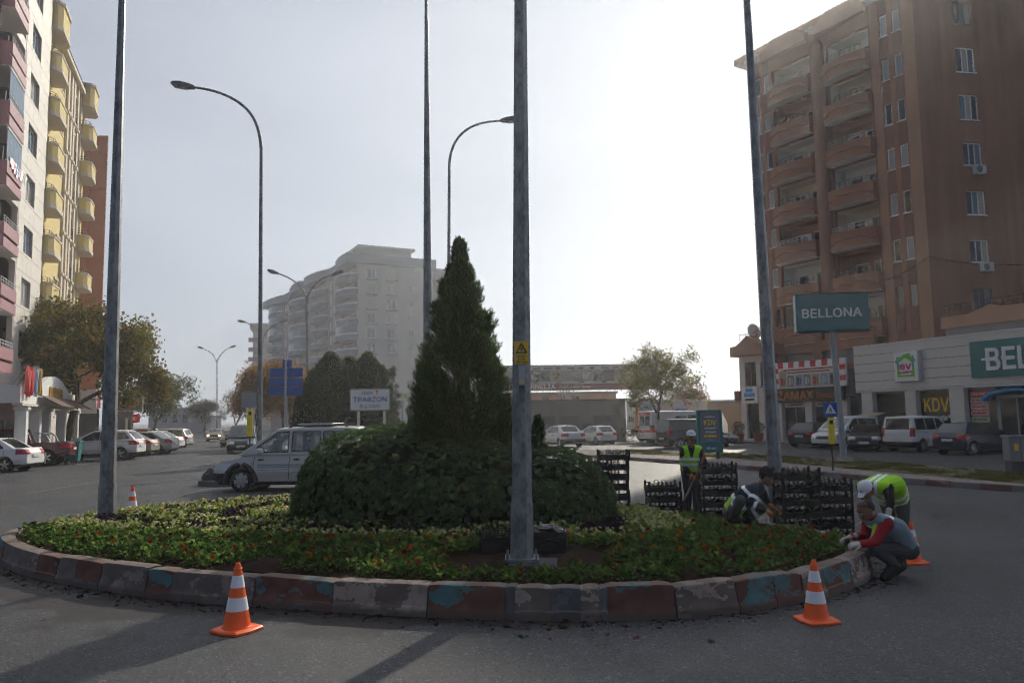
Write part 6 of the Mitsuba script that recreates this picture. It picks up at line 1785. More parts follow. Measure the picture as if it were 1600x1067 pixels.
# planters by the small building
for px, lab in [(1158.5, 'terracotta pot with a small dark shrub left of the small building doorway'), (1189, 'terracotta pot with a small shrub right of the grey pole by the shops')]:
    p = gp(px, 690, 0.12)
    t = thing('planter', lab, 'planter')
    obj('pot', MB().lathe([(0, 0.12), (0.26, 0.12), (0.36, 0.62), (0.4, 0.62), (0.4, 0.7), (0.33, 0.7), (0.3, 0.62), (0, 0.62)], 18, (p[0], p[1] + 0.5, 0)).out(), 'terracotta_pot', t, smooth=30)
    planter_pos = globals().setdefault('PLANTERS', [])
    planter_pos.append((t, (p[0], p[1] + 0.5, 0.65)))

# traffic cones
cones = [(gp(370, 985), 0.62, 'orange and white traffic cone on the road at the front left of the flower bed'), (gp(1276, 970), 0.565, 'orange and white traffic cone on the road at the front right of the flower bed'),
         (np.array([-8.12, 16.9, 0]), 0.62, 'orange traffic cone standing behind the left grey pole beyond the flower bed'), (gp(1427, 879), 0.52, 'orange traffic cone behind the crouching worker in the red sleeves')]
for i, (p, H, lab) in enumerate(cones):
    t = thing('traffic_cone', lab, 'traffic cone', 'traffic cones around the flower bed')
    k = H / 0.62
    a0 = 0.3 + i * 0.7
    oc = np.array([[math.cos(a0 + j * PI / 4), math.sin(a0 + j * PI / 4)] for j in range(8)])
    rr = np.array([0.235, 0.195] * 4)
    ring = oc * rr[:, None]
    lv = []
    for s, z in ((1.0, 0.004), (1.0, 0.022), (0.93, 0.034), (0.55, 0.045)):
        lv.append(np.c_[ring * s, np.full(8, z)])
    v = np.vstack(lv + [[[0, 0, 0.045]]]); f = [[l * 8 + j, l * 8 + (j + 1) % 8, (l + 1) * 8 + (j + 1) % 8, (l + 1) * 8 + j] for l in range(3) for j in range(8)]
    mb = MB().add(v, f)
    mb.add(v, [[24 + j, 24 + (j + 1) % 8, 32] for j in range(8)])
    obj('base', xf(mb.out(), np.eye(3) * k, p), 'orange_cone', t, smooth=25)
    R = lambda z: 0.125 - 0.099 * (z - 0.045) / 0.555
    zz_ = [0.045, 0.2, 0.2001, 0.30, 0.3001, 0.40, 0.4001, 0.47, 0.4701, 0.575]
    pr = [(R(0.045) + .012, 0.045), (R(0.06), 0.06), (R(0.585), 0.585), (R(.6) * .8, 0.603), (R(.6) * .72, 0.612), (R(.6) * .5, 0.614), (R(.6) * .5, 0.55)]
    obj('body', xf(MB().lathe(pr, 28).out(), np.eye(3) * k, p), 'orange_cone', t, smooth=35)
    for z0, z1 in ((0.19, 0.305), (0.395, 0.50)):
        obj('band', xf(MB().lathe([(R(z0) + .0005, z0 - .001), (R(z0) + .003, z0), (R(z1) + .003, z1), (R(z1) + .0005, z1 + .001)], 28).out(), np.eye(3) * k, p), 'band_silver', t, smooth=50)
    obj('grip', xf(MB().lathe([(R(.56) + .0, .552), (R(.56) + .006, .556), (R(.57) + .006, .566), (R(.57) + .0, .57)], 20).out(), np.eye(3) * k, p), 'orange_cone', t, smooth=30)
# ------------------------------------------------------------------ crates
def tray_meshes(W=0.58, D=0.39, h=0.085, H=0.195):
    base = MB().box((-W / 2, -D / 2, 0.0), (W / 2, D / 2, 0.012)).out()
    walls = []
    for (a, b) in [((-W / 2, -D / 2, 0.012), (W / 2, -D / 2 + 0.012, h)), ((-W / 2, D / 2 - 0.012, 0.012), (W / 2, D / 2, h)), ((-W / 2, -D / 2 + .012, 0.012), (-W / 2 + 0.012, D / 2 - .012, h)), ((W / 2 - 0.012, -D / 2 + .012, 0.012), (W / 2, D / 2 - .012, h))]:
        walls.append((a, b))
    wm = MB()
    for a, b in walls: wm.box(a, b)
    for i in range(9):
        x = -W / 2 + 0.04 + i * (W - 0.08) / 8
        wm.box((x - .006, -D / 2 - .006, 0.006), (x + .006, -D / 2, h)).box((x - .006, D / 2, 0.006), (x + .006, D / 2 + .006, h))
    wm.box((-W / 2 - .008, -D / 2 - .010, h), (W / 2 + .008, -D / 2 + .014, h + .01)).box((-W / 2 - .008, D / 2 - .014, h), (W / 2 + .008, D / 2 + .010, h + .01))
    posts = []
    for sx in (-1, 1):
        for sy in (-1, 1):
            x, y = sx * (W / 2 - 0.012), sy * (D / 2 - 0.012)
            m = MB().box((x - .018, y - .014, 0.0), (x + .018, y + .014, H)).box((x - sx * .06 - .006, y - .008, h), (x - sx * .06 + .006, y + .008, H - .05)).box((min(x, x - sx * .06), y - .007, H - .05), (max(x, x - sx * .06), y + .007, H - .035))
            posts.append(m.out())
    hands = []
    for sy in (-1, 1):
        for cx in (-.07, .07):
            y = sy * (D / 2 - .006)
            m = MB().tube([(cx - .05, y, h), (cx - .03, y, H - .01), (cx + .03, y, H - .01), (cx + .05, y, h)], .010, 5).box((cx - .03, y - .008, H * .62), (cx + .03, y + .008, H * .68))
            hands.append(m.out())
    return base, wm.out(), posts, hands


_tb, _tw, _tp2, _th = tray_meshes()
TRAY = dict(base=mikit.ply(_tb, 'black_plastic'), wall=mikit.ply(_tw, 'black_plastic'), post=[mikit.ply(p, 'black_plastic') for p in _tp2], handle=[mikit.ply(p, 'black_plastic') for p in _th])


def leaf_mesh(P, Dv, Nv, L, Wd, fold=0.2, mid=0.5, droop=0.0):
    """Folded leaves: base P, direction Dv, blade normal Nv, length L, width Wd (arrays)."""
    Dv = Dv / (np.linalg.norm(Dv, axis=1, keepdims=True) + 1e-9)
    S = np.cross(Nv, Dv); S /= np.linalg.norm(S, axis=1, keepdims=True) + 1e-9
    N2 = np.cross(Dv, S)
    L = np.broadcast_to(L, len(P))[:, None]; Wd = np.broadcast_to(Wd, len(P))[:, None]
    m = P + Dv * L * mid
    tip = P + Dv * L - N2 * L * droop
    up = N2 * Wd * fold
    v = np.stack([P, m - S * Wd / 2 + up, tip, m + S * Wd / 2 + up], 1).reshape(-1, 3)
    b = np.arange(len(P))[:, None] * 4
    f = np.concatenate([b + [0, 3, 2], b + [0, 2, 1]], 0)
    return v, f


def round_leaf(P, Dv, Nv, L, Wd, cup=0.18, droop=0.2):
    """Rounder leaves of six corners."""
    Dv = Dv / (np.linalg.norm(Dv, axis=1, keepdims=True) + 1e-9)
    S = np.cross(Nv, Dv); S /= np.linalg.norm(S, axis=1, keepdims=True) + 1e-9
    N2 = np.cross(Dv, S)
    L, Wd = np.asarray(L)[:, None], np.asarray(Wd)[:, None]
    a, b, tip = P + Dv * L * .35, P + Dv * L * .75 - N2 * L * droop * .3, P + Dv * L - N2 * L * droop
    v = np.stack([P, a - S * Wd * .46 + N2 * Wd * cup, b - S * Wd * .42 + N2 * Wd * cup, tip, b + S * Wd * .42 + N2 * Wd * cup, a + S * Wd * .46 + N2 * Wd * cup], 1).reshape(-1, 3)
    o = np.arange(len(P))[:, None] * 6
    return v, np.concatenate([o + [0, 5, 1], o + [1, 5, 4], o + [1, 4, 2], o + [2, 4, 3]], 0)


def rnd_dir(r, n):
    d = r.normal(size=(n, 3))
    return d / np.linalg.norm(d, axis=1, keepdims=True)


def tint(r, n, c0, c1, per=4, k=1.0):
    t = r.random((n, 1)) ** k
    c = np.asarray(c0) * (1 - t) + np.asarray(c1) * t
    c = c * (0.8 + 0.4 * r.random((n, 1)))
    return np.repeat(c, per, 0)


LEAF('leaf_soft', 1.25, 0.32)
LEAF('leaf_waxy', 0.7, 0.34)
LEAF('leaf_tree', 0.8, 0.55)
LEAF('petal', 0.9, 0.6)


def rosette(r, n, h, spread, L, Wd, c0, c1):
    a = r.uniform(0, 2 * PI, n)
    t = r.random(n)
    rad = spread * np.sqrt(t)
    P = np.stack([rad * np.cos(a), rad * np.sin(a), h * (0.25 + 0.75 * r.random(n)) * (1 - 0.45 * t)], 1)
    el = np.radians(55 - 55 * t + r.normal(0, 14, n))
    b = a + r.normal(0, 0.5, n)
    D_ = np.stack([np.cos(b) * np.cos(el), np.sin(b) * np.cos(el), np.sin(el)], 1)
    N_ = np.stack([-np.cos(b) * np.sin(el), -np.sin(b) * np.sin(el), np.cos(el)], 1) + 0.35 * r.normal(size=(n, 3))
    k = 0.7 + 0.6 * r.random(n)
    v, f = round_leaf(P, D_, N_, L * k, Wd * k * (0.85 + 0.3 * r.random(n)))
    return v, f, tint(r, n, c0, c1, 6)


def pansy(r, R, col, eye, face):
    """One flower: five petals round an eye, about 2R across, facing 'face'."""
    f_ = face / np.linalg.norm(face)
    a_ = np.cross(f_, [0.3, 0.2, 0.9]); a_ /= np.linalg.norm(a_); b_ = np.cross(f_, a_)
    V, F, C = [], [], []
    for i in range(5):
        an = PI / 2 + i * 2 * PI / 5 + 0.1 * r.normal()
        d = math.cos(an) * a_ + math.sin(an) * b_; s = -math.sin(an) * a_ + math.cos(an) * b_
        o = len(V)
        k = R * (1.0 + 0.15 * r.normal()); bend = f_ * k * (0.15 + 0.2 * r.normal())
        V += [0 * d, d * k * .55 - s * k * .52 + bend * .4, d * k * .95 - s * k * .32 + bend, d * k * 1.05 + bend * 1.1, d * k * .95 + s * k * .32 + bend, d * k * .55 + s * k * .52 + bend * .4]
        F += [[o, o + 1, o + 2], [o, o + 2, o + 3], [o, o + 3, o + 4], [o, o + 4, o + 5]]
        c = np.asarray(col) * (0.8 + 0.4 * r.random())
        C += [np.asarray(eye)] + [c] * 5
    o = len(V)
    for i in range(5):
        an = i * 2 * PI / 5
        V.append((math.cos(an) * a_ + math.sin(an) * b_) * R * 0.28 + f_ * R * 0.18)
        C.append(np.asarray(eye) * (2.2 if i == 0 else 1.0))
    F += [[o, o + 1, o + 2], [o, o + 2, o + 3], [o, o + 3, o + 4]]
    return np.array(V), np.array(F), np.array(C)


def seedling_meshes(seed):
    r = np.random.default_rng(seed)
    V, F, C, o = [], [], [], 0
    for i in range(6):
        for j in range(4):
            v, f, c = rosette(r, 9, 0.055, 0.05, 0.045, 0.024, (0.014, 0.028, 0.008), (0.03, 0.055, 0.012))
            v = v + [-.24 + i * .096 + r.normal(0, .008), -.14 + j * .093 + r.normal(0, .008), 0.05]
            V.append(v); F.append(f + o); C.append(c); o += len(v)
            if r.random() < 0.05:
                v, f, c = pansy(r, 0.018, (0.55, 0.33, 0.03) if r.random() < .5 else (0.35, 0.05, 0.02), (0.03, 0.01, 0.01), np.array([r.normal(0, .4), -.8, .7]))
                v = v + [-.24 + i * .096, -.14 + j * .093, 0.13]
                V.append(v); F.append(f + o); C.append(c); o += len(v)
    return mikit.ply((np.vstack(V), np.vstack(F)), 'leaf_soft', smooth=False, color=np.vstack(C)), mikit.ply(MB().box((-.27, -.175, 0.013), (.27, .175, 0.052)).out(), 'soil')


SEED = [seedling_meshes(s) for s in (1, 2, 3)]


def stack(x, y, z, n, rot, where, planted=True, jitter=0.012, lo=0):
    for i in range(n):
        pos = 'topmost' if i == n - 1 else 'lowest' if i == 0 else ['', 'second', 'third', 'fourth', 'fifth', 'sixth'][i] + '-lowest'
        lab = f'black plastic tray, {pos}, of {where}' if n > 1 else f'single black plastic tray standing {where}'
        t = thing('plant_tray', lab, 'crate', f'black trays in {where}')
        a = rot + rng.normal(0, 1.2)
        tw = T().translate([float(x + rng.normal(0, jitter * .6)), float(y + rng.normal(0, jitter * .6)), float(z + i * 0.185)]).rotate([0, 0, 1], float(a))
        obj('base', None, None, t, shape=TRAY['base'], tw=tw)
        obj('wall', None, None, t, shape=TRAY['wall'], tw=tw)
        for p in TRAY['post']: obj('post', None, None, t, shape=p, tw=tw)
        for p in TRAY['handle']: obj('handle', None, None, t, shape=p, tw=tw)
        if planted and i >= lo:
            s, d = SEED[int(rng.integers(3))]
            q = thing('seedlings', f'green seedlings in the tray {pos} of {where}' if n > 1 else f'green pansy seedlings in the tray {where}', 'seedlings', f'seedlings in {where}')
            obj('leaves', None, None, q, shape=s, tw=tw)
            obj('soil_block', None, None, q, shape=d, tw=tw)


def lx(px, D):
    return float(at(px, 740, D)[0])


stack(lx(931, 15.6), 15.6, 0.0, 6, 4, 'the empty stack at the edge of the shrub', planted=False)
stack(lx(958, 15.0), 15.0, 0.0, 7, -3, 'the tall empty stack right of the shrub', planted=False)
stack(lx(1035, 14.5), 14.5, 0.0, 4, 2, 'the lowest stack, left of the standing worker')
stack(lx(1122, 13.6), 13.6, 0.0, 6, -4, 'the stack right of the standing worker')
stack(lx(1243, 12.0), 12.0, 0.0, 6, 3, 'the big stack right of the grey pole')
stack(lx(1294, 12.25), 12.25, 0.0, 5, -8, 'the lower stack beside the bending workers')
stack(4.68, 10.95, 0.0, 1, 20, 'at the hands of the worker in red sleeves')
# mesh-sided crates and a bin bag behind the middle pole
zc_ = float(bed_z(np.array([0.0]), np.array([9.6]))[0])
for (x, y, a, lab) in [(-0.16, 9.62, 0.12, 'black mesh-sided crate on the soil behind the middle pole, left one'), (0.36, 9.58, -0.1, 'black mesh-sided crate on the soil behind the middle pole, right one holding a black bag')]:
    t = thing('plastic_crate', lab, 'crate')
    R = rotz(a); o_ = (x, y, zc_ - 0.01)
    obj('base', xf(MB().box((-.25, -.19, 0), (.25, .19, .015)).out(), R, o_), 'black_plastic', t)
    for (p0, p1, ax) in [((-.25, -.19), (.25, -.19), 0), ((-.25, .19), (.25, .19), 0), ((-.25, -.19), (-.25, .19), 1), ((.25, -.19), (.25, .19), 1)]:
        m = MB()
        n = 11 if ax == 0 else 8
        for i in range(n + 1):
            q = np.array(p0) + (np.array(p1) - np.array(p0)) * i / n
            m.box((q[0] - .006, q[1] - .006, .015), (q[0] + .006, q[1] + .006, .235))
        for z in (.03, .09, .15, .21, .235):
            m.box((min(p0[0], p1[0]) - .008, min(p0[1], p1[1]) - .008, z), (max(p0[0], p1[0]) + .008, max(p0[1], p1[1]) + .008, z + .014))
        m.box((min(p0[0], p1[0]) - .003, min(p0[1], p1[1]) - .003, .015), (max(p0[0], p1[0]) + .003, max(p0[1], p1[1]) + .003, .13))
        obj('mesh_side', xf(m.out(), R, o_), 'black_plastic', t)
s_ = trimesh.creation.icosphere(subdivisions=4, radius=1)
vv = np.array(s_.vertices)
vv = vv * [0.22, 0.16, 0.13] * (1 + 0.55 * (meshkit.fbm(vv * 3.1 + 4, 4, 12)[:, None] - 0.5))
vv[:, 2] += 0.08 * np.clip(meshkit.fbm(vv * 14, 2, 3) - .5, 0, 1)
M('bag_film', (0.008, 0.008, 0.009), 0.22, spec=0.7)
obj('bin_bag', (vv + [0.38, 9.58, zc_ + 0.18], np.array(s_.faces)), 'bag_film', smooth=True, label='crumpled black plastic bag in the crate right of the middle pole', cat='bag')

# ------------------------------------------------------------------ the bedding plants
SH_C = np.array([(-2.02, 13.2, 1.58, 1.9, 1.52), (-0.75, 12.9, 1.6, 1.95, 1.30), (0.20, 12.95, 1.42, 1.85, 1.16), (-1.4, 13.4, 1.5, 1.7, 1.56)])


def in_bush(x, y, grow=0.0):
    r = np.zeros(len(x), bool)
    for cx, cy, rx, ry, h in SH_C:
        r |= ((x - cx) / (rx + grow)) ** 2 + ((y - cy) / (ry + grow)) ** 2 < 1
    return r


r = np.random.default_rng(21)
gx, gy = np.meshgrid(np.arange(-8.2, 4.6, 0.172), np.arange(7.5, 17.4, 0.172))
gx = gx + 0.086 * (np.arange(gx.shape[0])[:, None] % 2)
q = np.stack([gx.ravel(), gy.ravel()], 1) + r.normal(0, 0.03, (gx.size, 2))
pts_ = shapely.points(q[:, 0], q[:, 1])
dk = np.where(shapely.contains(ISLP, pts_), shapely.distance(pts_, ISLP.exterior), -1)
x, y = q[:, 0], q[:, 1]
keep = (dk > 0.27 + 0.06 * r.random(len(q))) & ~in_bush(x, y, -0.12)
nz = meshkit.fbm(np.c_[q * 0.9, 0 * x], 3, 6) - 0.5
keep &= ((x - 0.16) / 0.92) ** 2 + ((y - 9.02) / 0.74) ** 2 > 1 + 0.5 * nz
keep &= ((x + 2.95) / 0.42) ** 2 + ((y - 8.95) / 0.22) ** 2 > 1
keep &= (x - lp_[0]) ** 2 + (y - lp_[1]) ** 2 > 0.06
keep &= ((x - .1) / .62) ** 2 + ((y - 9.62) / .3) ** 2 > 1
keep &= ~((x > 3.0) & (x < 3.75) & (y > 11.0) & (y < 11.65))
keep &= r.random(len(q)) > 0.07 + 0.28 * np.clip((meshkit.fbm(np.c_[q * 2.6, 0 * x], 3, 17) - 0.56) * 5, 0, 1)
q, dk, nz = q[keep], dk[keep], nz[keep]
x, y = q[:, 0], q[:, 1]
redw = 2.15 * np.clip((13.4 - y) / 3.4, 0.12, 1.0) + 0.35 * np.clip((x - 1.5) / 2.0, 0, 1.0) + 0.3 * nz
band = dk - redw
zone = np.where(band < 0, 0, np.where((band % 1.45 < 0.82), 1, 2))
bz = bed_z(x, y)
order = np.argsort(np.hypot(x, y))
NEAR = [i for i in order if zone[i] == 0][:300]
# prototypes
PF_, PR = [], []
for s in range(6):
    rr = np.random.default_rng(60 + s)
    v, f, c = rosette(rr, 30, 0.125, 0.088, 0.055, 0.042, (0.042, 0.088, 0.025), (0.17, 0.25, 0.06))
    PF_.append((v, f, c))
RED = [(0.30, 0.012, 0.012), (0.20, 0.006, 0.012), (0.36, 0.03, 0.010), (0.50, 0.17, 0.010), (0.26, 0.010, 0.01)]
for s in range(8):
    rr = np.random.default_rng(90 + s)
    n = 1 if s < 6 else 2
    vs, fs, cs, o = [], [], [], 0
    for j in range(n):
        col = RED[(s + j) % 5]
        v, f, c = pansy(rr, 0.024, col, (0.05, 0.012, 0.005) if col[1] < .15 else (0.12, 0.03, 0.005), np.array([rr.normal(0, .5), -0.7 + rr.normal(0, .4), 0.75]))
        p = np.array([rr.uniform(-.06, .06), rr.uniform(-.07, .05), 0.125 + 0.03 * rr.random()])
        vs.append(v + p); fs.append(f + o); cs.append(c); o += len(v)
        st = MB().tube([(p[0] * .6, p[1] * .6 + .01, .02), (p[0], p[1] + .01, p[2] - .004)], .0022, 3, False).out()
        vs.append(st[0]); fs.append(st[1] + o); cs.append(np.tile([0.04, 0.09, 0.02], (len(st[0]), 1))); o += len(st[0])
    PR.append((np.vstack(vs), np.vstack(fs), np.vstack(cs)))
FOL = [mikit.ply((v, f), 'leaf_soft', color=c) for v, f, c in PF_]
FLO = [mikit.ply((v, f), 'petal', color=c) for v, f, c in PR]
near_set = set(NEAR)
for i in NEAR:
    fl_ = int(r.integers(8)) if r.random() < 0.42 else -1
    side_ = 'left' if x[i] < -2.6 else 'middle' if x[i] < 1.3 else 'right'
    what = 'leafy green pansy plant without open flowers' if fl_ < 0 else ['pansy plant with a bright red flower', 'pansy plant with a dark crimson flower', 'pansy plant with a rusty red flower', 'pansy plant with an orange-yellow flower', 'pansy plant with a deep red flower'][fl_ % 5]
    t = thing('pansy_plant', f'{what} along the {side_} part of the front kerb', 'pansy', f'{what.split(" plant")[0]} plants {what.split("plant ")[1]}, {side_} front')
    s = float(0.72 + 0.62 * r.random())
    tw = T().translate([float(x[i]), float(y[i]), float(bz[i] - 0.012)]).rotate([0, 0, 1], float(r.uniform(0, 360))).scale(s)
    obj('foliage', None, None, t, shape=FOL[int(r.integers(6))], tw=tw)
    if fl_ >= 0:
        tw = T().translate([float(x[i]), float(y[i]), float(bz[i] - 0.012)]).rotate([0, 0, 1], float(r.uniform(-50, 50))).scale(s)
        obj('flower', None, None, t, shape=FLO[fl_], tw=tw)


class Bag:
    def __init__(s): s.V, s.F, s.C, s.o = [], [], [], 0

    def add(s, v, f, c):
        s.V.append(v); s.F.append(f + s.o); s.C.append(c); s.o += len(v)

    def emit(s, *a, **k):
        return obj(a[0], (np.vstack(s.V), np.vstack(s.F)), a[1], color=np.vstack(s.C), **k)


b0, b1, b2 = Bag(), Bag(), Bag()
for i in range(len(q)):
    if i in near_set: continue
    a = r.uniform(0, 2 * PI); R = rotz(a); sc = 0.72 + 0.62 * r.random()
    p = np.array([x[i], y[i], bz[i] - 0.012])
    if zone[i] == 0:
        v, f, c = PF_[int(r.integers(6))]
        b0.add(v @ R.T * sc + p, f, c)
        if r.random() < 0.30:
            v, f, c = PR[int(r.integers(8))]
            b0.add(v @ rotz(r.uniform(-.9, .9)).T * sc + p, f, c)
    elif zone[i] == 1:
        v, f, c = rosette(r, 26, 0.135, 0.09, 0.055, 0.036, (0.10, 0.17, 0.035), (0.26, 0.34, 0.075))
        b1.add(v * sc + p, f, c)
        for _ in range(int(r.integers(2, 6))):
            v, f, c = pansy(r, 0.021, (0.72, 0.70, 0.50) if r.random() < .75 else (0.70, 0.6, 0.16), (0.45, 0.38, 0.08), np.array([r.normal(0, .6), -0.5 + r.normal(0, .5), 0.8]))
            b1.add(v * sc + p + [r.uniform(-.08, .08), r.uniform(-.08, .08), 0.13 + 0.05 * r.random()], f, c)
    else:
        v, f, c = rosette(r, 26, 0.12, 0.09, 0.06, 0.034, (0.022, 0.024, 0.02), (0.05, 0.03, 0.042))
        b2.add(v * sc + p, f, c)
        if r.random() < 0.5:
            v, f, c = pansy(r, 0.022, (0.10, 0.025, 0.12), (0.03, 0.01, 0.03), np.array([r.normal(0, .6), -0.5, 0.8]))
            b2.add(v * sc + p + [r.uniform(-.07, .07), r.uniform(-.07, .07), 0.14], f, c)
b0.emit('pansy_planting', 'leaf_soft', kind='stuff', label='mass of green pansies with scattered red flowers filling the outer band of the bed', cat='pansies')
b1.emit('white_flower_planting', 'leaf_soft', kind='stuff', label='pale green plants with cream white flowers in the inner band of the bed', cat='flowers')
b2.emit('purple_flower_planting', 'leaf_soft', kind='stuff', label='dark purple-leaved plants in narrow bands near the shrub', cat='flowers')

# ------------------------------------------------------------------ shrub and conifers on the island
sh = thing('shrub', 'large rounded dark green shrub mound in the middle of the flower bed', 'shrub')
r = np.random.default_rng(5)


def dome(cx, cy, rx, ry, h, n):
    a = r.uniform(0, 2 * PI, n)
    s = r.random(n) ** 0.42
    s = np.where(r.random(n) < 0.55, 0.86 + 0.14 * r.random(n) ** 0.7, s)
    z = h * np.power(np.clip(1 - s ** 3.0, 0, 1), 0.42)
    P = np.stack([cx + rx * s * np.cos(a), cy + ry * s * np.sin(a), z], 1)
    low = r.random(n) < 0.35
    P[low, 2] *= r.random(low.sum())
    N = np.stack([np.cos(a) * s ** 3 / rx, np.sin(a) * s ** 3 / ry, 0.9 * (1 - s ** 4) / h + 0.12], 1)
    return P, N / np.linalg.norm(N, axis=1, keepdims=True)


def inside_any(P, skip, sh_=0.93):
    o = np.zeros(len(P), bool)
    for k, (cx, cy, rx, ry, h) in enumerate(SH_C):
        if k == skip: continue
        s = np.sqrt(((P[:, 0] - cx) / rx) ** 2 + ((P[:, 1] - cy) / ry) ** 2)
        o |= (s < 1) & (P[:, 2] < sh_ * h * np.power(np.clip(1 - s ** 3.0, 0, 1), 0.42))
    return o


LP, LD, LN, LL, LC = [], [], [], [], []
for k, (cx, cy, rx, ry, h) in enumerate(SH_C):
    P, N = dome(cx, cy, rx, ry, h, 5200)
    P = P + N * (0.16 * (meshkit.fbm(P * 2.4, 3, 5) - 0.5) + 0.14 * (meshkit.fbm(P * 6.5, 2, 9) - 0.5))[:, None] - N * (r.random(len(P)) ** 2 * 0.10)[:, None]
    ok = ~inside_any(P, k)
    P, N = P[ok], N[ok]
    P[:, 2] += 0.28
    m = 8
    a = np.arange(m) * 2 * PI / m
    t1 = np.cross(N, [0.1, 0.2, 0.97]); t1 /= np.linalg.norm(t1, axis=1, keepdims=True) + 1e-9
    t2 = np.cross(N, t1)
    ax = N + r.normal(0, 0.35, N.shape); ax[:, 2] += 0.25; ax /= np.linalg.norm(ax, axis=1, keepdims=True)
    lum = np.clip(0.6 + 0.8 * (meshkit.fbm(P * 1.8, 2, 7) - 0.5) + 0.25 * r.normal(size=len(P)), 0, 1.3)
    tip = (r.random(len(P)) < 0.10)
    for i in range(m):
        an = a[i] + r.normal(0, 0.25, len(P))
        rad = t1 * np.cos(an)[:, None] + t2 * np.sin(an)[:, None]
        el = 0.55 + 0.35 * r.random(len(P))
        d = rad * np.cos(el)[:, None] + ax * np.sin(el)[:, None]
        n_ = ax * np.cos(el)[:, None] - rad * np.sin(el)[:, None]
        LP.append(P + rad * 0.004); LD.append(d); LN.append(n_); LL.append(0.046 + 0.026 * r.random(len(P)))
        c = np.array([0.055, 0.082, 0.042]) + lum[:, None] * np.array([0.07, 0.105, 0.042])
        c = np.where(tip[:, None], c * [2.0, 2.0, 1.5], c)
        LC.append(c)
LP, LD, LN, LL, LC = map(np.concatenate, (LP, LD, LN, LL, LC))
v, f = leaf_mesh(LP, LD, LN, LL, LL * 0.42, 0.15, 0.66, 0.1)
obj('foliage', (v, f), 'leaf_waxy', sh, color=np.repeat(LC, 4, 0))
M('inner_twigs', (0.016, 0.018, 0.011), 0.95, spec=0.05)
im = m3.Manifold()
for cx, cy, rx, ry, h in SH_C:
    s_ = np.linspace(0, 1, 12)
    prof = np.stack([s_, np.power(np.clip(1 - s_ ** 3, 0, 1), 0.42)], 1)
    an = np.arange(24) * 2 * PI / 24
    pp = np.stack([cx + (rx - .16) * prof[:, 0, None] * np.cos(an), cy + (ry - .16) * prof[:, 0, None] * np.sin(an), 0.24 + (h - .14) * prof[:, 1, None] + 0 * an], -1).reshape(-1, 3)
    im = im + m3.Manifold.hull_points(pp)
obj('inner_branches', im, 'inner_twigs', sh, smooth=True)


def conifer(name, label, base, prof, nb, el, nel, c0, c1, seed, extra=(), trunk_r=0.06, group=None, droop=0.0, wid=0.16, zstart=0.3):
    """prof: (height above base, radius). Rising branches that carry many small upright sprays."""
    r = np.random.default_rng(seed)
    t = thing(name, label, 'tree', group)
    prof = np.asarray(prof, float)
    base = np.asarray(base, float)
    H = prof[-1, 0]
    rad = lambda z: np.interp(z, prof[:, 0], prof[:, 1])
    tr = MB().tube([base, base + [0, 0, H * 0.5], base + [0.02, 0, H * 0.97]], [trunk_r, trunk_r * 0.6, trunk_r * 0.12], 8)
    P, D_, C = [], [], []
    axes = [(0.0, 0.0, prof, nb)] + list(extra)
    for ox, oy, pf_, n in axes:
        pf_ = np.asarray(pf_, float); Hh = pf_[-1, 0]
        zt = zstart * 0 + pf_[0, 0] + (Hh - pf_[0, 0]) * r.random(n) ** 1.15
        ph = r.uniform(0, 2 * PI, n)
        rt = np.interp(zt, pf_[:, 0], pf_[:, 1]) * (0.80 + 0.28 * r.random(n)) * (0.94 + 0.12 * (meshkit.noise(np.stack([np.cos(ph) * 1.8, np.sin(ph) * 1.8, zt * 1.6], 1), 4)))
        zs = np.clip(zt - (0.25 + 0.5 * rt) * (1 - droop), 0.05, None) + droop * rt * 0.2
        for i in range(n):
            a = np.array([ox + 0.03 * math.cos(ph[i]), oy + 0.03 * math.sin(ph[i]), zs[i]])
            b = np.array([ox + rt[i] * math.cos(ph[i]), oy + rt[i] * math.sin(ph[i]), zt[i]])
            mid = a * 0.45 + b * 0.55 + [0, 0, -0.10 * rt[i]]
            tr.tube([base + a, base + mid, base + b], [0.012 * (trunk_r / 0.06), 0.007, 0.003], 4, False)
            u = 0.42 + 0.58 * r.random(nel) ** 0.75
            p = ((1 - u)[:, None] ** 2) * a + (2 * u * (1 - u))[:, None] * mid + (u ** 2)[:, None] * b
            w = wid * (0.4 + 0.6 * r.random(nel)) * (1.15 - 0.6 * u)
            off = rnd_dir(r, nel) * w[:, None]
            p = p + off * [1, 1, 0.9]
            out = np.array([math.cos(ph[i]), math.sin(ph[i]), 0])
            d = off / (w[:, None] + 1e-9) * 0.55 + out * 0.35 + np.array([0, 0, 1.0 - droop * 0.9]) + r.normal(0, 0.25, (nel, 3))
            P.append(p); D_.append(d)
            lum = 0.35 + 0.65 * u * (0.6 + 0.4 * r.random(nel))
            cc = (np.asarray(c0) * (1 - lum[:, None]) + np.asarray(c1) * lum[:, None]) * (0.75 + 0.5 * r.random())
            C.append(cc)
    P, D_, C = map(np.concatenate, (P, D_, C))
    L = el * (0.6 + 0.8 * r.random(len(P)))
    v, f = leaf_mesh(P + base, D_, rnd_dir(r, len(P)), L, L * 0.26, 0.1, 0.5)
    obj('trunk', tr.out(), 'bark', t)
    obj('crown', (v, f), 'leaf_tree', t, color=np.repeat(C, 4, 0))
    return t


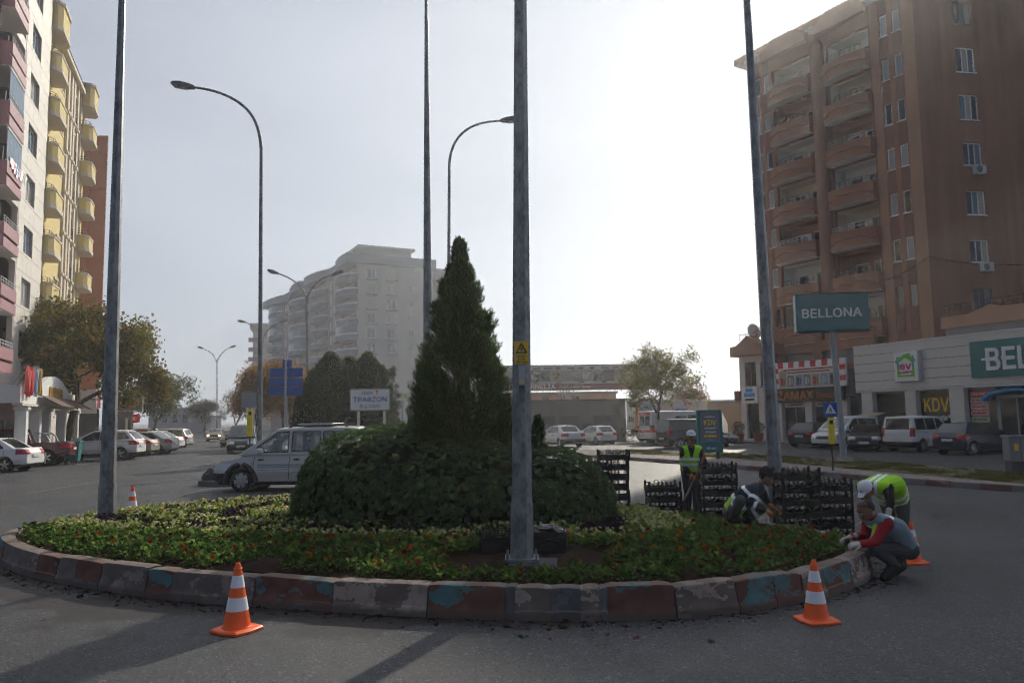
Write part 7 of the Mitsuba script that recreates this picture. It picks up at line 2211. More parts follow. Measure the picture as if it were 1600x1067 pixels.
conifer('conifer', 'tall dark green pointed conifer growing out of the shrub mound', (-0.86, 13.0, 0.3), [(0.5, 0.88), (1.15, 1.02), (1.7, 0.90), (2.2, 0.77), (3.05, 0.57), (3.55, 0.43), (3.92, 0.25), (4.2, 0.12), (4.4, 0.05), (4.6, 0.01)],
        430, 0.066, 270, (0.014, 0.026, 0.009), (0.055, 0.105, 0.022), 8, extra=[(0.55, -0.05, [(0.6, 0.42), (1.6, 0.30), (2.2, 0.16), (2.5, 0.06), (2.62, 0.02)], 56), (0.22, 0.1, [(2.4, 0.3), (3.0, 0.22), (3.4, 0.12), (3.65, 0.02)], 36)], wid=0.12)
conifer('conifer', 'small narrow bright green conifer just right of the middle pole', (0.40, 12.6, 0.6), [(0.3, 0.12), (0.9, 0.13), (1.2, 0.08), (1.34, 0.01)], 42, 0.05, 130, (0.02, 0.04, 0.012), (0.05, 0.10, 0.025), 9, wid=0.06, trunk_r=0.02)
# the olive-green conifers on the divider
for i, (px, D, w, ytop, lab) in enumerate([(494, 43, 34, 582, 'broad olive-green conifer behind the blue direction board, leftmost of the group'), (516, 41, 46, 556, 'broad olive-green conifer behind the silver van, second from left of the group'), (545, 43, 46, 564, 'broad olive-green conifer in the middle of the group behind the name board'),
                                           (574, 42, 40, 556, 'olive-green conifer with a pointed top above the street name board')]):
    b = at(px, 660, D); top = at(px, ytop, D)[2]; rr_ = w * D / 1225
    conifer('garden_conifer', lab, (b[0], D, 0.17), [(0.3, rr_ * .9), (1.3, rr_ * 1.05), (2.4, rr_ * .95), (top - 1.3, rr_ * .62), (top - .6, rr_ * .30), (top - .17, .03)], 260, 0.17, 300, (0.024, 0.028, 0.014), (0.085, 0.092, 0.034), 30 + i, wid=0.34, trunk_r=0.09, group='olive conifers on the divider', droop=0.25,
            extra=[(rr_ * .45, 0.1, [(1.2, rr_ * .5), (top - 1.2, rr_ * .25), (top - .75, .03)], 40), (-rr_ * .5, -.1, [(1.0, rr_ * .5), (top - 1.4, rr_ * .25), (top - 1.0, .03)], 40)])
b = at(613, 650, 40); top = at(613, 574, 40)[2]
conifer('garden_conifer', 'thin young spruce right of the street name board', (b[0], 40, 0.17), [(0.3, .75), (1.5, .6), (top - 1.2, .28), (top - .17, .02)], 90, 0.09, 90, (0.02, 0.028, 0.016), (0.055, 0.07, 0.032), 40, wid=0.14, trunk_r=0.05, droop=0.5)

for t, p in PLANTERS:
    rr = np.random.default_rng(3)
    k = thing('potted_shrub', 'small dark shrub growing in ' + labels[t]['label'].split(' with')[0].replace('terracotta pot', 'the terracotta pot') + (' left of the doorway' if t == 'planter' else ' right of the grey pole'), 'shrub')
    d = rnd_dir(rr, 500)
    v, f = leaf_mesh(np.asarray(p) + [0, 0, .4] + d * [0.4, .4, .42] * rr.random((500, 1)) ** .4, d, rnd_dir(rr, 500), .1, .05)
    obj('foliage', (v, f), 'leaf_tree', k, color=tint(rr, 500, (.02, .035, .012), (.045, .07, .02)))
    obj('stem', MB().tube([(p[0], p[1], p[2] - .1), (p[0], p[1], p[2] + .4)], .025, 6).out(), 'bark', k)


# ------------------------------------------------------------------ broad-leaved trees
def tree(name, label, base, H, crown, leafn, leaf, cols, seed, trunk_r=0.2, fork=0.32, depth=5, group=None, lean=(0, 0), density=1.0, cat_='tree', spread=0.62, mat='leaf_tree'):
    """crown: (cx, cy, cz, rx, ry, rz) relative to base: the envelope that the branches grow to fill."""
    r = np.random.default_rng(seed)
    t = thing(name, label, cat_, group)
    base = np.asarray(base, float)
    c, e = np.array(crown[:3]), np.array(crown[3:])
    tr = MB()
    tips, tdirs = [], []

    def inside(p): return np.sum(((p - c) / e) ** 2)

    def grow(p, d, L, rad, dep):
        n = 4
        pts = [p]
        for i in range(n):
            d = d + r.normal(0, 0.13, 3)
            k = inside(pts[-1])
            if k > 0.8: d = d + (c - pts[-1]) / e * 0.12
            d[2] += 0.03
            d = d / np.linalg.norm(d)
            pts.append(pts[-1] + d * L / n)
        r1 = rad * (0.62 if dep < depth else 0.3)
        if rad > 0.006:
            tr.tube([base + q_ for q_ in pts], np.linspace(rad, r1, n + 1), 7 if rad > 0.05 else 4, False)
        if dep >= depth or inside(pts[-1]) > 1.25:
            for q_ in pts[1:]:
                tips.append(q_); tdirs.append(d)
            return
        if dep >= depth - 1:
            tips.append(pts[-1]); tdirs.append(d)
        k = int(r.integers(2, 4)) if dep > 0 else int(r.integers(3, 5))
        ph0 = r.uniform(0, 2 * PI)
        for j in range(k):
            a = np.cross(d, [0.31, 0.17, 0.93]); a /= np.linalg.norm(a); b = np.cross(d, a)
            ph = ph0 + j * 2 * PI / k + r.normal(0, 0.35)
            sp = spread * (0.75 + 0.5 * r.random())
            nd = d * math.cos(sp) + (a * math.cos(ph) + b * math.sin(ph)) * math.sin(sp)
            tgt = (c + e * rnd_dir(r, 1)[0] * 0.9) - pts[-1]
            nd = nd + 0.35 * tgt / np.linalg.norm(tgt)
            grow(pts[-1], nd / np.linalg.norm(nd), L * (0.66 + 0.22 * r.random()), r1 * (0.82 if j else 0.95), dep + 1)
        if dep >= 1 and r.random() < 0.7:
            grow(pts[2], (d + rnd_dir(r, 1)[0] * 0.9), L * 0.55, r1 * 0.5, dep + 2)

    d0 = np.array([lean[0], lean[1], 1.0])
    grow(np.zeros(3), d0 / np.linalg.norm(d0), H * fork, trunk_r, 0)
    tips, tdirs = np.array(tips), np.array(tdirs)
    obj('trunk', tr.out(), 'bark', t, smooth=60)
    idx = r.integers(0, len(tips), leafn)
    P = tips[idx] + r.normal(0, 1, (leafn, 3)) * leaf * 1.7 * density
    dv = tdirs[idx] * 0.4 + rnd_dir(r, leafn)
    dv[:, 2] -= 0.25
    nv = rnd_dir(r, leafn) * 0.8 + [0, 0, 0.8]
    tc = r.random(len(tips))[idx]
    t_ = np.clip(0.7 * tc + 0.3 * r.random(leafn), 0, 1)
    cl = np.array(cols, float)
    ii = np.minimum((t_ * len(cl)).astype(int), len(cl) - 1)
    col = cl[ii] * (0.7 + 0.6 * r.random((leafn, 1)))
    Lf = leaf * (0.6 + 0.8 * r.random(leafn))
    v, f = leaf_mesh(base + P, dv, nv, Lf, Lf * 0.75, 0.2, 0.5, 0.15)
    obj('crown', (v, f), mat, t, color=np.repeat(col, 4, 0))
    return t


b = gp(96, 700)
D = 47.0
tb = at(100, 690, D)
tree('plane_tree', 'large plane tree with olive and brown autumn leaves in front of the left buildings', (tb[0], D, 0.1), 11.0, (0.7, 0, 6.3, 6.4, 4.6, 4.5), 29000, 0.20,
     [(.11, .14, .028), (.14, .14, .03), (.18, .14, .034), (.24, .14, .034), (.10, .13, .026)], 12, 0.3, 0.27, 5, lean=(0.06, 0))
tb = at(243, 668, 78)
tree('street_tree', 'green street tree beyond the parked cars, with the black sign board on its left', (tb[0], 78, 0.0), 7.8, (0.2, 0, 4.9, 2.8, 2.6, 3.0), 11000, 0.22, [(.06, .09, .025), (.08, .10, .03), (.10, .095, .035)], 5, 0.16, 0.26, 5)
tb = at(320, 668, 108)
tree('bare_tree', 'dark nearly leafless tree far down the avenue beside the small double lamp', (tb[0], 108, 0.17), 7.2, (0, 0, 3.9, 3.4, 3.0, 3.3), 6000, 0.16, [(.05, .035, .03), (.06, .04, .035), (.045, .035, .03)], 9, 0.14, 0.22, 5)
tb = at(372, 668, 76)
tree('bare_tree', 'pale thin-branched tree with few leaves left of the tall lamp post', (tb[0], 76, 0.17), 7.4, (0, 0, 4.2, 2.6, 2.2, 3.3), 2200, 0.12, [(.14, .09, .04), (.10, .075, .045)], 14, 0.12, 0.22, 5)
for px, D, w, yt, lab, sd in [(400, 60, 36, 536, 'orange autumn tree behind the tall left lamp post and the grey sign back', 3), (444, 62, 50, 522, 'tall orange autumn tree behind the blue direction board', 4), (488, 66, 44, 533, 'orange-brown autumn tree behind the olive conifers', 6)]:
    tb = at(px, 668, D); H = at(px, yt, D)[2]; rw_ = w * D / 1225
    tree('autumn_tree', lab, (tb[0], D, 0.17), H, (0, 0, H * .55, rw_, rw_ * .9, H * .46), 10000, 0.19, [(.32, .14, .026), (.24, .12, .028), (.36, .19, .035), (.19, .12, .032)], sd, 0.13, 0.22, 5, group='orange trees on the divider')
tb = at(1030, 680, 50)
tree('street_tree', 'leaning tree with thin yellow-green foliage in front of the billboard', (tb[0] + .1, 50, 0.05), 6.9, (0.5, 0, 4.7, 4.3, 2.8, 2.5), 8500, 0.13, [(.16, .15, .03), (.22, .19, .04), (.13, .13, .03), (.30, .22, .04)], 17, 0.15, 0.30, 5, lean=(-0.16, 0), spread=0.85, density=0.75)
tb = at(1085, 668, 72)
tree('street_tree', 'faint pinkish-brown tree behind the right side of the leaning yellow-green tree', (tb[0], 72, 0.0), 4.6, (0, 0, 3.0, 3.0, 2.0, 1.6), 4500, 0.15, [(.26, .14, .10), (.22, .12, .09)], 19, 0.11, 0.3, 5)
tb = gp(990, 707, 0.14)
tree('sapling', 'small thin twiggy sapling on the strip left of the standing worker', (tb[0], tb[1], 0.14), 1.7, (0, 0, 1.1, .5, .5, .65), 260, 0.07, [(.06, .05, .02), (.08, .06, .03)], 23, 0.02, 0.25, 4)

# litter on the road: soil crumbs, leaves, petals
r = np.random.default_rng(33)
n = 1300
s = r.uniform(_s[0], _s[-1] + 1.5, n)
c, o = isl_at(s)
dd = 0.03 + np.abs(r.normal(0, 0.17, n))
P = c + o * dd[:, None]
V, F, k = [], [], 0
ico = trimesh.creation.icosphere(subdivisions=1, radius=1)
iv, if_ = np.array(ico.vertices), np.array(ico.faces)
for i in range(n):
    sz = 0.004 + 0.010 * r.random() ** 3 + (0.02 * r.random() if r.random() < .06 else 0)
    v = iv * sz * r.uniform(.6, 1.3, 3) * [1.3, 1.3, .6] * (1 + .3 * r.normal(size=(len(iv), 1)))
    V.append(v + [P[i, 0], P[i, 1], sz * .3]); F.append(if_ + k); k += len(v)
obj('soil_crumbs', (np.vstack(V), np.vstack(F)), 'soil', kind='stuff', label='dark soil crumbs scattered on the road along the kerb', cat='soil')
LEAF('leaf_dead', 0.3, 0.7)
for px, py, sz, col, lab in [(815, 994, .05, (.06, .12, .03), 'green plant scrap on the road below the cream kerb stone'), (862, 998, .045, (.25, .02, .02), 'dark red petal on the road below the mortar joint'), (995, 997, .045, (.22, .02, .03), 'dark red petal on the road in front of the red kerb stone'),
                             (1112, 1002, .05, (.05, .12, .03), 'green plant scrap on the road in front of the cream kerb right of center'), (950, 993, .06, (.12, .08, .04), 'brown twig-like leaf on the road before the red kerb stone'), (1396, 913, .05, (.12, .2, .05), 'pale green scrap on the road beside the kerb end at right'),
                             (635, 1012, .05, (.3, .25, .16), 'pale dry leaf on the road inside the pole shadow'), (70, 968, .05, (.22, .18, .1), 'pale dry leaf on the road at the far left'), (242, 941, .05, (.24, .17, .09), 'dry leaf at the foot of the left kerb'), (1297, 948, .05, (.3, .24, .15), 'dry leaf beside the right front cone')]:
    p = gp(px, py)
    n = 3 if col[1] > col[0] else 1
    rr = np.random.default_rng(int(px))
    a = rr.uniform(0, 2 * PI, n * 2)
    dv = np.stack([np.cos(a), np.sin(a), 0.25 + 0 * a], 1)
    v, f = leaf_mesh(np.tile(p + [0, 0, .006], (len(a), 1)) + rr.normal(0, .012, (len(a), 3)) * [1, 1, 0], dv, np.tile([0, 0, 1.0], (len(a), 1)) + rr.normal(0, .2, (len(a), 3)), sz, sz * .5, .2, .5, .2)
    obj('fallen_leaf', (v, f), 'leaf_dead', color=np.tile(col, (len(v), 1)), label=lab, cat='leaf')
# ------------------------------------------------------------------ people
for k, c, r_ in [('skin', (0.27, 0.145, 0.095), 0.55), ('hair_dark', (0.022, 0.016, 0.013), 0.6), ('hair_thin', (0.10, 0.058, 0.042), 0.6), ('cloth_navy', (0.022, 0.026, 0.042), 0.85), ('cloth_dark', (0.014, 0.014, 0.017), 0.85), ('cloth_grey', (0.085, 0.08, 0.08), 0.85),
                 ('cloth_slate', (0.06, 0.06, 0.068), 0.85), ('cloth_red', (0.34, 0.014, 0.022), 0.85), ('cloth_bluegrey', (0.19, 0.25, 0.29), 0.85), ('hivis', (0.36, 0.72, 0.02), 0.7), ('hivis_green', (0.33, 0.55, 0.03), 0.7), ('stripe', (0.9, 0.9, 0.92), 0.4),
                 ('cap_white', (0.72, 0.70, 0.74), 0.7), ('glove_orange', (0.42, 0.17, 0.05), 0.8), ('glove_pale', (0.52, 0.48, 0.44), 0.8), ('boot', (0.012, 0.011, 0.012), 0.6), ('lips', (0.16, 0.06, 0.05), 0.5), ('eye_white', (0.5, 0.5, 0.48), 0.3)]:
    M(k, c, r_, spec=0.3)
_ic = trimesh.creation.icosphere(subdivisions=2).vertices
_ic1 = trimesh.creation.icosphere(subdivisions=1).vertices


def S(*pr, d=_ic1):
    """Convex hull of balls (point, radius)."""
    return m3.Manifold.hull_points(np.vstack([np.asarray(p, float) + r * d for p, r in pr]))


def union(ms):
    o = m3.Manifold()
    for m in ms: o = o + m
    return o


def smooth_out(man, length=0.03, it=8):
    q = man.refine_to_length(length).to_mesh()
    t = trimesh.Trimesh(q.vert_properties[:, :3], q.tri_verts, process=True)
    trimesh.smoothing.filter_taubin(t, lamb=0.5, nu=0.52, iterations=it)
    return (np.array(t.vertices), np.array(t.faces))


def cut(m, n, p):                                        # keeps what lies beyond the plane
    n = np.asarray(n, float) / np.linalg.norm(n)
    return m.trim_by_plane(tuple(n), float(np.dot(n, p)))


def unit(v):
    v = np.asarray(v, float)
    return v / np.linalg.norm(v)


def hand(wr, dr_, nrm, thumb, grip=0.5, k=1.0):
    """Palm, four unequal fingers in three bones each, and a thumb from the side of the palm; fingers close towards -nrm."""
    x = unit(dr_); z = unit(nrm - x * np.dot(nrm, x)); y = np.cross(z, x) * thumb
    P = lambda a, b, c: wr + k * (x * a + y * b + z * c)
    out = [S((P(0, .012, 0), .021 * k), (P(0, -.014, 0), .021 * k), (P(.08, .03, .002), .0115 * k), (P(.085, 0.0, .004), .012 * k), (P(.078, -.032, .001), .011 * k))]
    for b, L, sp in ((.031, .072, .10), (.010, .082, .03), (-.012, .076, -.04), (-.033, .060, -.12)):
        p = np.array([.083, b, .002]); a = 0.25 + 0.1 * grip
        for j, (fr_, rad) in enumerate(((.45, .0098), (.31, .0088), (.24, .0078))):
            q = p + L * fr_ * np.array([math.cos(a), sp * math.cos(a), -math.sin(a)])
            out.append(S((P(*p), rad * k * 1.03), (P(*q), rad * k)))
            p = q; a += 0.35 + 0.75 * grip
    t0, t1, t2, t3 = np.array([.018, .024, -.004]), np.array([.048, .050, -.012]), np.array([.074, .060, -.022 - .02 * grip]), np.array([.094, .058, -.034 - .03 * grip])
    for a, b, ra, rb in ((t0, t1, .0145, .012), (t1, t2, .012, .0105), (t2, t3, .0105, .0088)):
        out.append(S((P(*a), ra * k), (P(*b), rb * k)))
    return out


def person(label, J, fwd, up, outfit, key_height=None):
    t = thing('person', label, 'person')
    J = {k: np.asarray(v, float) for k, v in J.items()}
    if 'grip' in J: J['grip'] = float(J['grip'])
    f = unit(fwd); u = unit(np.asarray(up, float) - f * np.dot(up, f)); r = np.cross(f, u)
    H = lambda a, b, c: J['head'] + f * a + r * b + u * c
    nk, pv = J['neck'], J['pelvis']
    ax = unit(pv - nk)
    side = unit(J['shR'] - J['shL'])
    sh = {s: J['sh' + s] for s in 'LR'}
    hp = {s: J['hip' + s] for s in 'LR'}
    rib = {s: nk * .55 + pv * .45 + (J['bow'] if 'bow' in J else 0) + side * (.115 if s == 'R' else -.115) for s in 'LR'}

    def torso(e=0.0):
        return [S((sh['L'] * .82 + sh['R'] * .18, .068 + e), (sh['R'] * .82 + sh['L'] * .18, .068 + e), (rib['L'], .098 + e), (rib['R'], .098 + e)),
                S((rib['L'], .098 + e), (rib['R'], .098 + e), (hp['L'] * .9 + hp['R'] * .1, .098 + e), (hp['R'] * .9 + hp['L'] * .1, .098 + e)),
                S((sh['L'], .058 + e), (sh['R'], .058 + e), (nk + ax * .05, .06 + e))]

    def arm(s, e=0.0, to=1.0):
        a, b, c = sh[s], J['el' + s], J['wr' + s]
        c2 = b + (c - b) * to
        o = [S((a, .058 + e), (b, .043 + e))]
        if to > 0: o.append(S((b, .043 + e), (c2, (.043 + (.03 - .043) * to) + e)))
        return o

    def leg(s, e=0.0, to=1.0):
        a, b, c = hp[s], J['kn' + s], J['an' + s]
        c2 = b + (c - b) * to
        return [S((a, .092 + e), (b, .058 + e)), S((b, .058 + e), (b + (c2 - b) * .35, .058 + e), (c2, .043 + e))]

    def hip_(e=0.0):
        return [S((hp['L'], .098 + e), (hp['R'], .098 + e), (pv - ax * .06, .095 + e))]
    head = [S((H(0.0, 0, .035), .086), (H(-.03, 0, .04), .083), d=_ic), S((H(.045, 0, .045), .05), (H(.048, .033, -.015), .036), (H(.048, -.033, -.015), .036), (H(.058, 0, -.078), .024), (H(0, .046, -.05), .026), (H(0, -.046, -.05), .026), (H(-.02, 0, .02), .08)),
            S((H(.086, 0, .012), .009), (H(.106, 0, -.026), .012), (H(.088, 0, -.034), .013)), S((H(.084, .014, -.03), .008), (H(.084, -.014, -.03), .008), (H(.1, 0, -.028), .008))]
    for s in (-1, 1):
        head.append(S((H(-.005, s * .083, .02), .014), (H(.0, s * .083, -.018), .010), (H(-.014, s * .088, .022), .008)))
    neck = [S((nk, .052), (J['head'] - u * .04 - f * .02, .05))]
    hands = {s: hand(J['wr' + s], J['hd' + s], J.get('hn' + s, np.array([0, 0, 1.0])), (1 if s == 'L' else -1), float(J.get('grip', .6))) for s in 'LR'}
    core = torso() + hip_() + arm('L') + arm('R') + leg('L') + leg('R') + neck
    for s in 'LR':
        core.append(S((J['an' + s], .04), (J['to' + s], .03)))
    b = union(core + head + hands['L'] + hands['R'])
    obj('body', smooth_out(b, .012, 4), 'skin', t, smooth=True)
    G = lambda name, ms, mat, L=.03, it=6, **kw: obj(name, smooth_out(union(ms), L, it), mat, t, smooth=True, **kw)
    # face
    for s in (-1, 1):
        ey = obj('eye', S((H(.083, s * .031, .012), .0115)), 'eye_white', t, smooth=True)
        obj('pupil', S((H(.0915, s * .031, .012), .0055)), 'black', ey)
        obj('eyebrow', S((H(.092, s * .016, .034), .0055), (H(.088, s * .034, .040), .0055), (H(.076, s * .05, .034), .004)), 'hair_dark', t)
    obj('mouth', S((H(.083, .02, -.058), .005), (H(.092, 0, -.056), .006), (H(.083, -.02, -.058), .005)), 'lips', t)
    if outfit.get('moustache'):
        obj('moustache', S((H(.086, .024, -.046), .006), (H(.097, 0, -.04), .008), (H(.086, -.024, -.046), .006)), 'hair_dark', t)
    hair = S((H(-.004, 0, .04), .092), (H(-.034, 0, .04), .089), d=_ic)
    if outfit['hat'] == 'cap':
        obj('hair', cut(hair, -f - u * .2, H(0.01, 0, -.03)), 'hair_dark', t, smooth=True)
        dome_ = S((H(0.0, 0, .05), .096), (H(-.025, 0, .052), .094), d=_ic)
        dome_ = cut(dome_, u + f * .12, H(0, 0, .045))
        c = obj('cap', dome_, 'cap_white', t, smooth=40)
        obj('visor', S((H(.085, .05, .055), .006), (H(.085, -.05, .055), .006), (H(.155, .035, .045), .004), (H(.155, -.035, .045), .004), (H(.165, 0, .046), .004)), 'cap_white', c, smooth=40)
        obj('badge', S((H(.094, .018, .085), .004), (H(.094, -.018, .085), .004), (H(.088, 0, .10), .004)), 'sky_blue', c)
    elif outfit['hat'] == 'beanie':
        obj('beanie', cut(S((H(-.002, 0, .052), .100), (H(-.03, 0, .058), .098), (H(-.03, 0, .085), .09), d=_ic), u - f * .12, H(0, 0, .04)), 'cloth_dark', t, smooth=40)
        obj('hair', cut(hair, -f - u * .15, H(.0, 0, -.02)), 'hair_dark', t, smooth=True)
    else:
        obj('hair', cut(hair, -f * .85 - u * .25, H(-.005, 0, .03)), 'hair_dark', t, smooth=True)
        obj('thin_hair', cut(S((H(-.004, 0, .041), .0885), (H(-.034, 0, .041), .0865), d=_ic), u - f * .5, H(.02, 0, .065)), 'hair_thin', t, smooth=True)
    # clothes
    G('trousers', hip_(.016) + leg('L', .017, .96) + leg('R', .017, .96) + [S((hp['L'] * .9 + hp['R'] * .1, .112), (hp['R'] * .9 + hp['L'] * .1, .112), (pv - ax * .12, .10))], outfit['trousers'])
    G('jacket', [m.trim_by_plane(tuple(-ax), float(np.dot(-ax, pv - ax * outfit.get('hem', .0)))) for m in torso(.014)] + arm('L', .013, outfit.get('sleeve', .95)) + arm('R', .013, outfit.get('sleeve', .95)), outfit['jacket'])
    if outfit.get('vest'):
        L_ = float(np.dot(pv - nk, ax))
        ve = lambda e: union([m.trim_by_plane(tuple(-ax), float(np.dot(-ax, pv + ax * outfit.get('vest_hem', .02)))) for m in torso(.026 + e)])
        for s in 'LR':
            pass
        V0 = ve(0) - union([S((sh[s] + (side if s == 'R' else -side) * .055 + ax * .0, .075), (sh[s] * .6 + J['el' + s] * .4, .08)) for s in 'LR']) - S((J['head'] - u * .02, .075), (nk, .068))
        if outfit.get('vneck'):
            V0 = V0 - S((nk + f * .06 + side * .05, .03), (nk + f * .06 - side * .05, .03), (nk + f * .2 + side * .05, .03), (nk + f * .2 - side * .05, .03), (nk + ax * L_ * .5 + f * .2, .02), (nk + ax * L_ * .42 + f * .05, .015))
        obj('vest', smooth_out(V0, .025, 5), outfit['vest'], t, smooth=True)
        for (q, w) in outfit.get('bands', ((.52, .045), (.74, .045))):
            m = (ve(.006) - union([S((sh[s] + (side if s == 'R' else -side) * .055, .075), (sh[s] * .6 + J['el' + s] * .4, .08)) for s in 'LR'])).trim_by_plane(tuple(ax), float(np.dot(ax, nk + ax * (L_ * q)))).trim_by_plane(tuple(-ax), float(np.dot(-ax, nk + ax * (L_ * q + w))))
            if not m.is_empty(): obj('reflective_band', m, 'stripe', t, smooth=40)
        for s in 'LR':
            c_ = sh[s] * .62 + sh['L' if s == 'R' else 'R'] * .38
            m = ve(.006) ^ m3.Manifold.hull_points(np.array([c_ + side * a + ax * b + np.cross(side, ax) * c for a in (-.022, .022) for b in (-.15, L_ * outfit.get('strap', .5)) for c in (-.4, .4)]))
            if not m.is_empty() and outfit.get('straps', True): obj('reflective_band', m, 'stripe', t, smooth=40)
    for nm, bone, q, w in outfit.get('limb_bands', ()):
        a, b, rad = {'armR': (sh['R'], J['elR'], .058), 'armL': (sh['L'], J['elL'], .058), 'shinR': (J['knR'], J['anR'], .062), 'shinL': (J['knL'], J['anL'], .062), 'thighR': (hp['R'], J['knR'], .075), 'foreR': (J['elR'], J['wrR'], .045), 'foreL': (J['elL'], J['wrL'], .045)}[bone]
        d = unit(b - a); c = a + (b - a) * q
        obj('reflective_band', S((c, rad + .021), (c + d * w, rad + .020), d=_ic).trim_by_plane(tuple(d), float(np.dot(d, c))).trim_by_plane(tuple(-d), float(np.dot(-d, c + d * w))), 'stripe', t, smooth=50)
    for s in 'LR':
        fd = unit(J['to' + s] - J['an' + s] * [1, 1, 0] - [0, 0, J['to' + s][2]])
        a, o_ = J['an' + s], J['to' + s]
        obj('shoe', smooth_out(S((a + [0, 0, .05], .056), (a - [0, 0, .03] - fd * .02, .05), (o_, .04), (o_ - fd * .07 + [0, 0, .012], .046)), .03, 4), 'boot', t, smooth=True)
        if outfit.get('gloves'):
            x = unit(J['hd' + s])
            obj('glove', smooth_out(union([m for m in hand(J['wr' + s] - x * .005, J['hd' + s], J.get('hn' + s, np.array([0, 0, 1.0])), (1 if s == 'L' else -1), J.get('grip', .6), 1.10)] + [S((J['wr' + s] - x * .05, .038), (J['wr' + s] + x * .01, .036))]), .008, 3), outfit['gloves'], t, smooth=True)
    return t


def mid(a, b, q=.5): return np.asarray(a) * (1 - q) + np.asarray(b) * q


# 1: standing man with the shovel
D = 15.0
A = lambda px, py, d=D: at(px, py, d)
neck = A(1079.5, 697); pel = np.array([neck[0] - .01, D + .03, .93])
J1 = dict(head=A(1080, 683.5, D - .02), neck=neck, pelvis=pel, shL=neck + [.165, .06, -.07], shR=neck + [-.17, -.08, -.07], hipL=pel + [.09, 0, -.03], hipR=pel + [-.09, 0, -.03],
          elL=A(1103, 727, D - .14), wrL=A(1099.5, 715.5, D - .34), elR=A(1067.5, 727, D + .02), wrR=A(1079.5, 742, D - .25), hdL=np.array([.05, -.8, .5]), hdR=np.array([.45, -.8, -.3]), hnL=np.array([.9, 0, .1]), hnR=np.array([.2, .3, .95]),
          knL=pel + [.075, -.04, -.45], knR=pel + [-.075, -.03, -.45], anL=pel + [.085, .02, -.85], anR=pel + [-.085, .02, -.85], toL=pel + [.13, -.14, -.90], toR=pel + [-.13, -.14, -.90])
J1['grip'] = 1.0
person('man standing in a yellow-green vest and white cap holding a shovel', J1, (-.12, -1, -.04), (0, 0, 1), dict(hat='cap', moustache=True, trousers='cloth_navy', jacket='cloth_dark', vest='hivis', gloves='glove_orange', vest_hem=.06, bands=((.50, .05), (.74, .05)), straps=False, vneck=True))
shv = thing('shovel', 'shovel with a wooden handle held by the standing man', 'shovel')
h0, h1 = J1['wrL'] + [0.03, -.06, .07], A(1068, 782, D - .3)
hd = unit(h1 - h0)
obj('handle', MB().tube([h0, h1], .017, 8).out(), 'wood', shv, smooth=50)
sd_ = unit(np.cross(hd, [0, 1, 0.0])); nn = np.cross(hd, sd_)
bl_ = []
for (l, w, c) in [(0, .03, .02), (.04, .10, .01), (.18, .105, .02), (.26, .07, .01), (.30, .01, 0)]:
    for s_ in (-1, 0, 1):
        bl_.append(h1 + hd * l + sd_ * w * s_ + nn * c * abs(s_))
F_ = []
for i in range(4):
    for j in range(2):
        F_.append([i * 3 + j, i * 3 + j + 1, (i + 1) * 3 + j + 1, (i + 1) * 3 + j])
bv = np.array(bl_)
obj('blade', MB().add(bv, F_).add(bv + nn * .004, [q[::-1] for q in F_]).out(), 'dark_grey', shv)

# 2: crouching man in the navy jacket and black woollen cap
D = 11.35
pel = A(1140, 800, D + .12)
neck = A(1186, 757, D)
J2 = dict(head=A(1197.5, 747, D - .02), neck=neck, pelvis=pel, bow=np.array([-.02, .0, .04]), shR=neck + [-.06, -.17, -.055], shL=neck + [.05, .17, -.05], hipR=pel + [.02, -.10, -.0], hipL=pel + [.03, .10, -.0],
          elR=A(1173, 787, D - .28), wrR=A(1194, 797, D - .28), elL=A(1200, 785, D + .1), wrL=A(1208, 793, D - .02), hdR=np.array([.9, .1, -.3]), hdL=np.array([.75, -.1, -.5]), hnR=np.array([.2, -.3, .9]), hnL=np.array([.3, .2, .9]),
          knR=A(1157, 781, D - .33), anR=A(1143, 809, D - .10), toR=A(1156, 814, D - .30), knL=A(1191, 793, D - .02), anL=A(1166, 811, D + .05), toL=A(1180, 815, D - .06))
person('crouching man in a navy jacket and black woollen cap planting beside the grey pole', J2, (.80, -.38, -.42), (.25, -.1, .95), dict(hat='beanie', moustache=True, trousers='cloth_grey', jacket='cloth_navy', gloves='glove_orange', hem=.02,
       limb_bands=(('b', 'armR', .55, .05), ('b', 'thighR', .62, .05), ('b', 'shinL', .35, .05), ('b', 'foreR', .1, .045))))
# his green lower vest and chest bands
t2 = [k for k in labels if labels[k].get('label', '').startswith('crouching man in a navy')][0]
rp = mid(J2['neck'], J2['pelvis'], .68) + J2['bow']
ax2 = unit(J2['pelvis'] - J2['neck']); sd2 = unit(J2['shR'] - J2['shL'])
fr2 = np.cross(ax2, sd2)
tor2 = union([S((mid(J2['neck'], J2['pelvis'], .45) + J2['bow'] + sd2 * .115, .098 + e_), (mid(J2['neck'], J2['pelvis'], .45) + J2['bow'] - sd2 * .115, .098 + e_), (J2['hipL'], .1 + e_), (J2['hipR'], .1 + e_)) for e_ in (.027,)])
L2 = np.linalg.norm(J2['pelvis'] - J2['neck'])
obj('vest', tor2.trim_by_plane(tuple(ax2), float(np.dot(ax2, J2['neck'] + ax2 * L2 * .60))).trim_by_plane(tuple(-ax2), float(np.dot(-ax2, J2['neck'] + ax2 * L2 * .98))), 'hivis_green', t2, smooth=45)
tor3 = S((mid(J2['neck'], J2['pelvis'], .45) + J2['bow'] + sd2 * .115, .131), (mid(J2['neck'], J2['pelvis'], .45) + J2['bow'] - sd2 * .115, .131), (J2['hipL'], .133), (J2['hipR'], .133))
obj('reflective_band', tor3.trim_by_plane(tuple(ax2), float(np.dot(ax2, J2['neck'] + ax2 * L2 * .60))).trim_by_plane(tuple(-ax2), float(np.dot(-ax2, J2['neck'] + ax2 * (L2 * .60 + .045)))), 'stripe', t2, smooth=45)
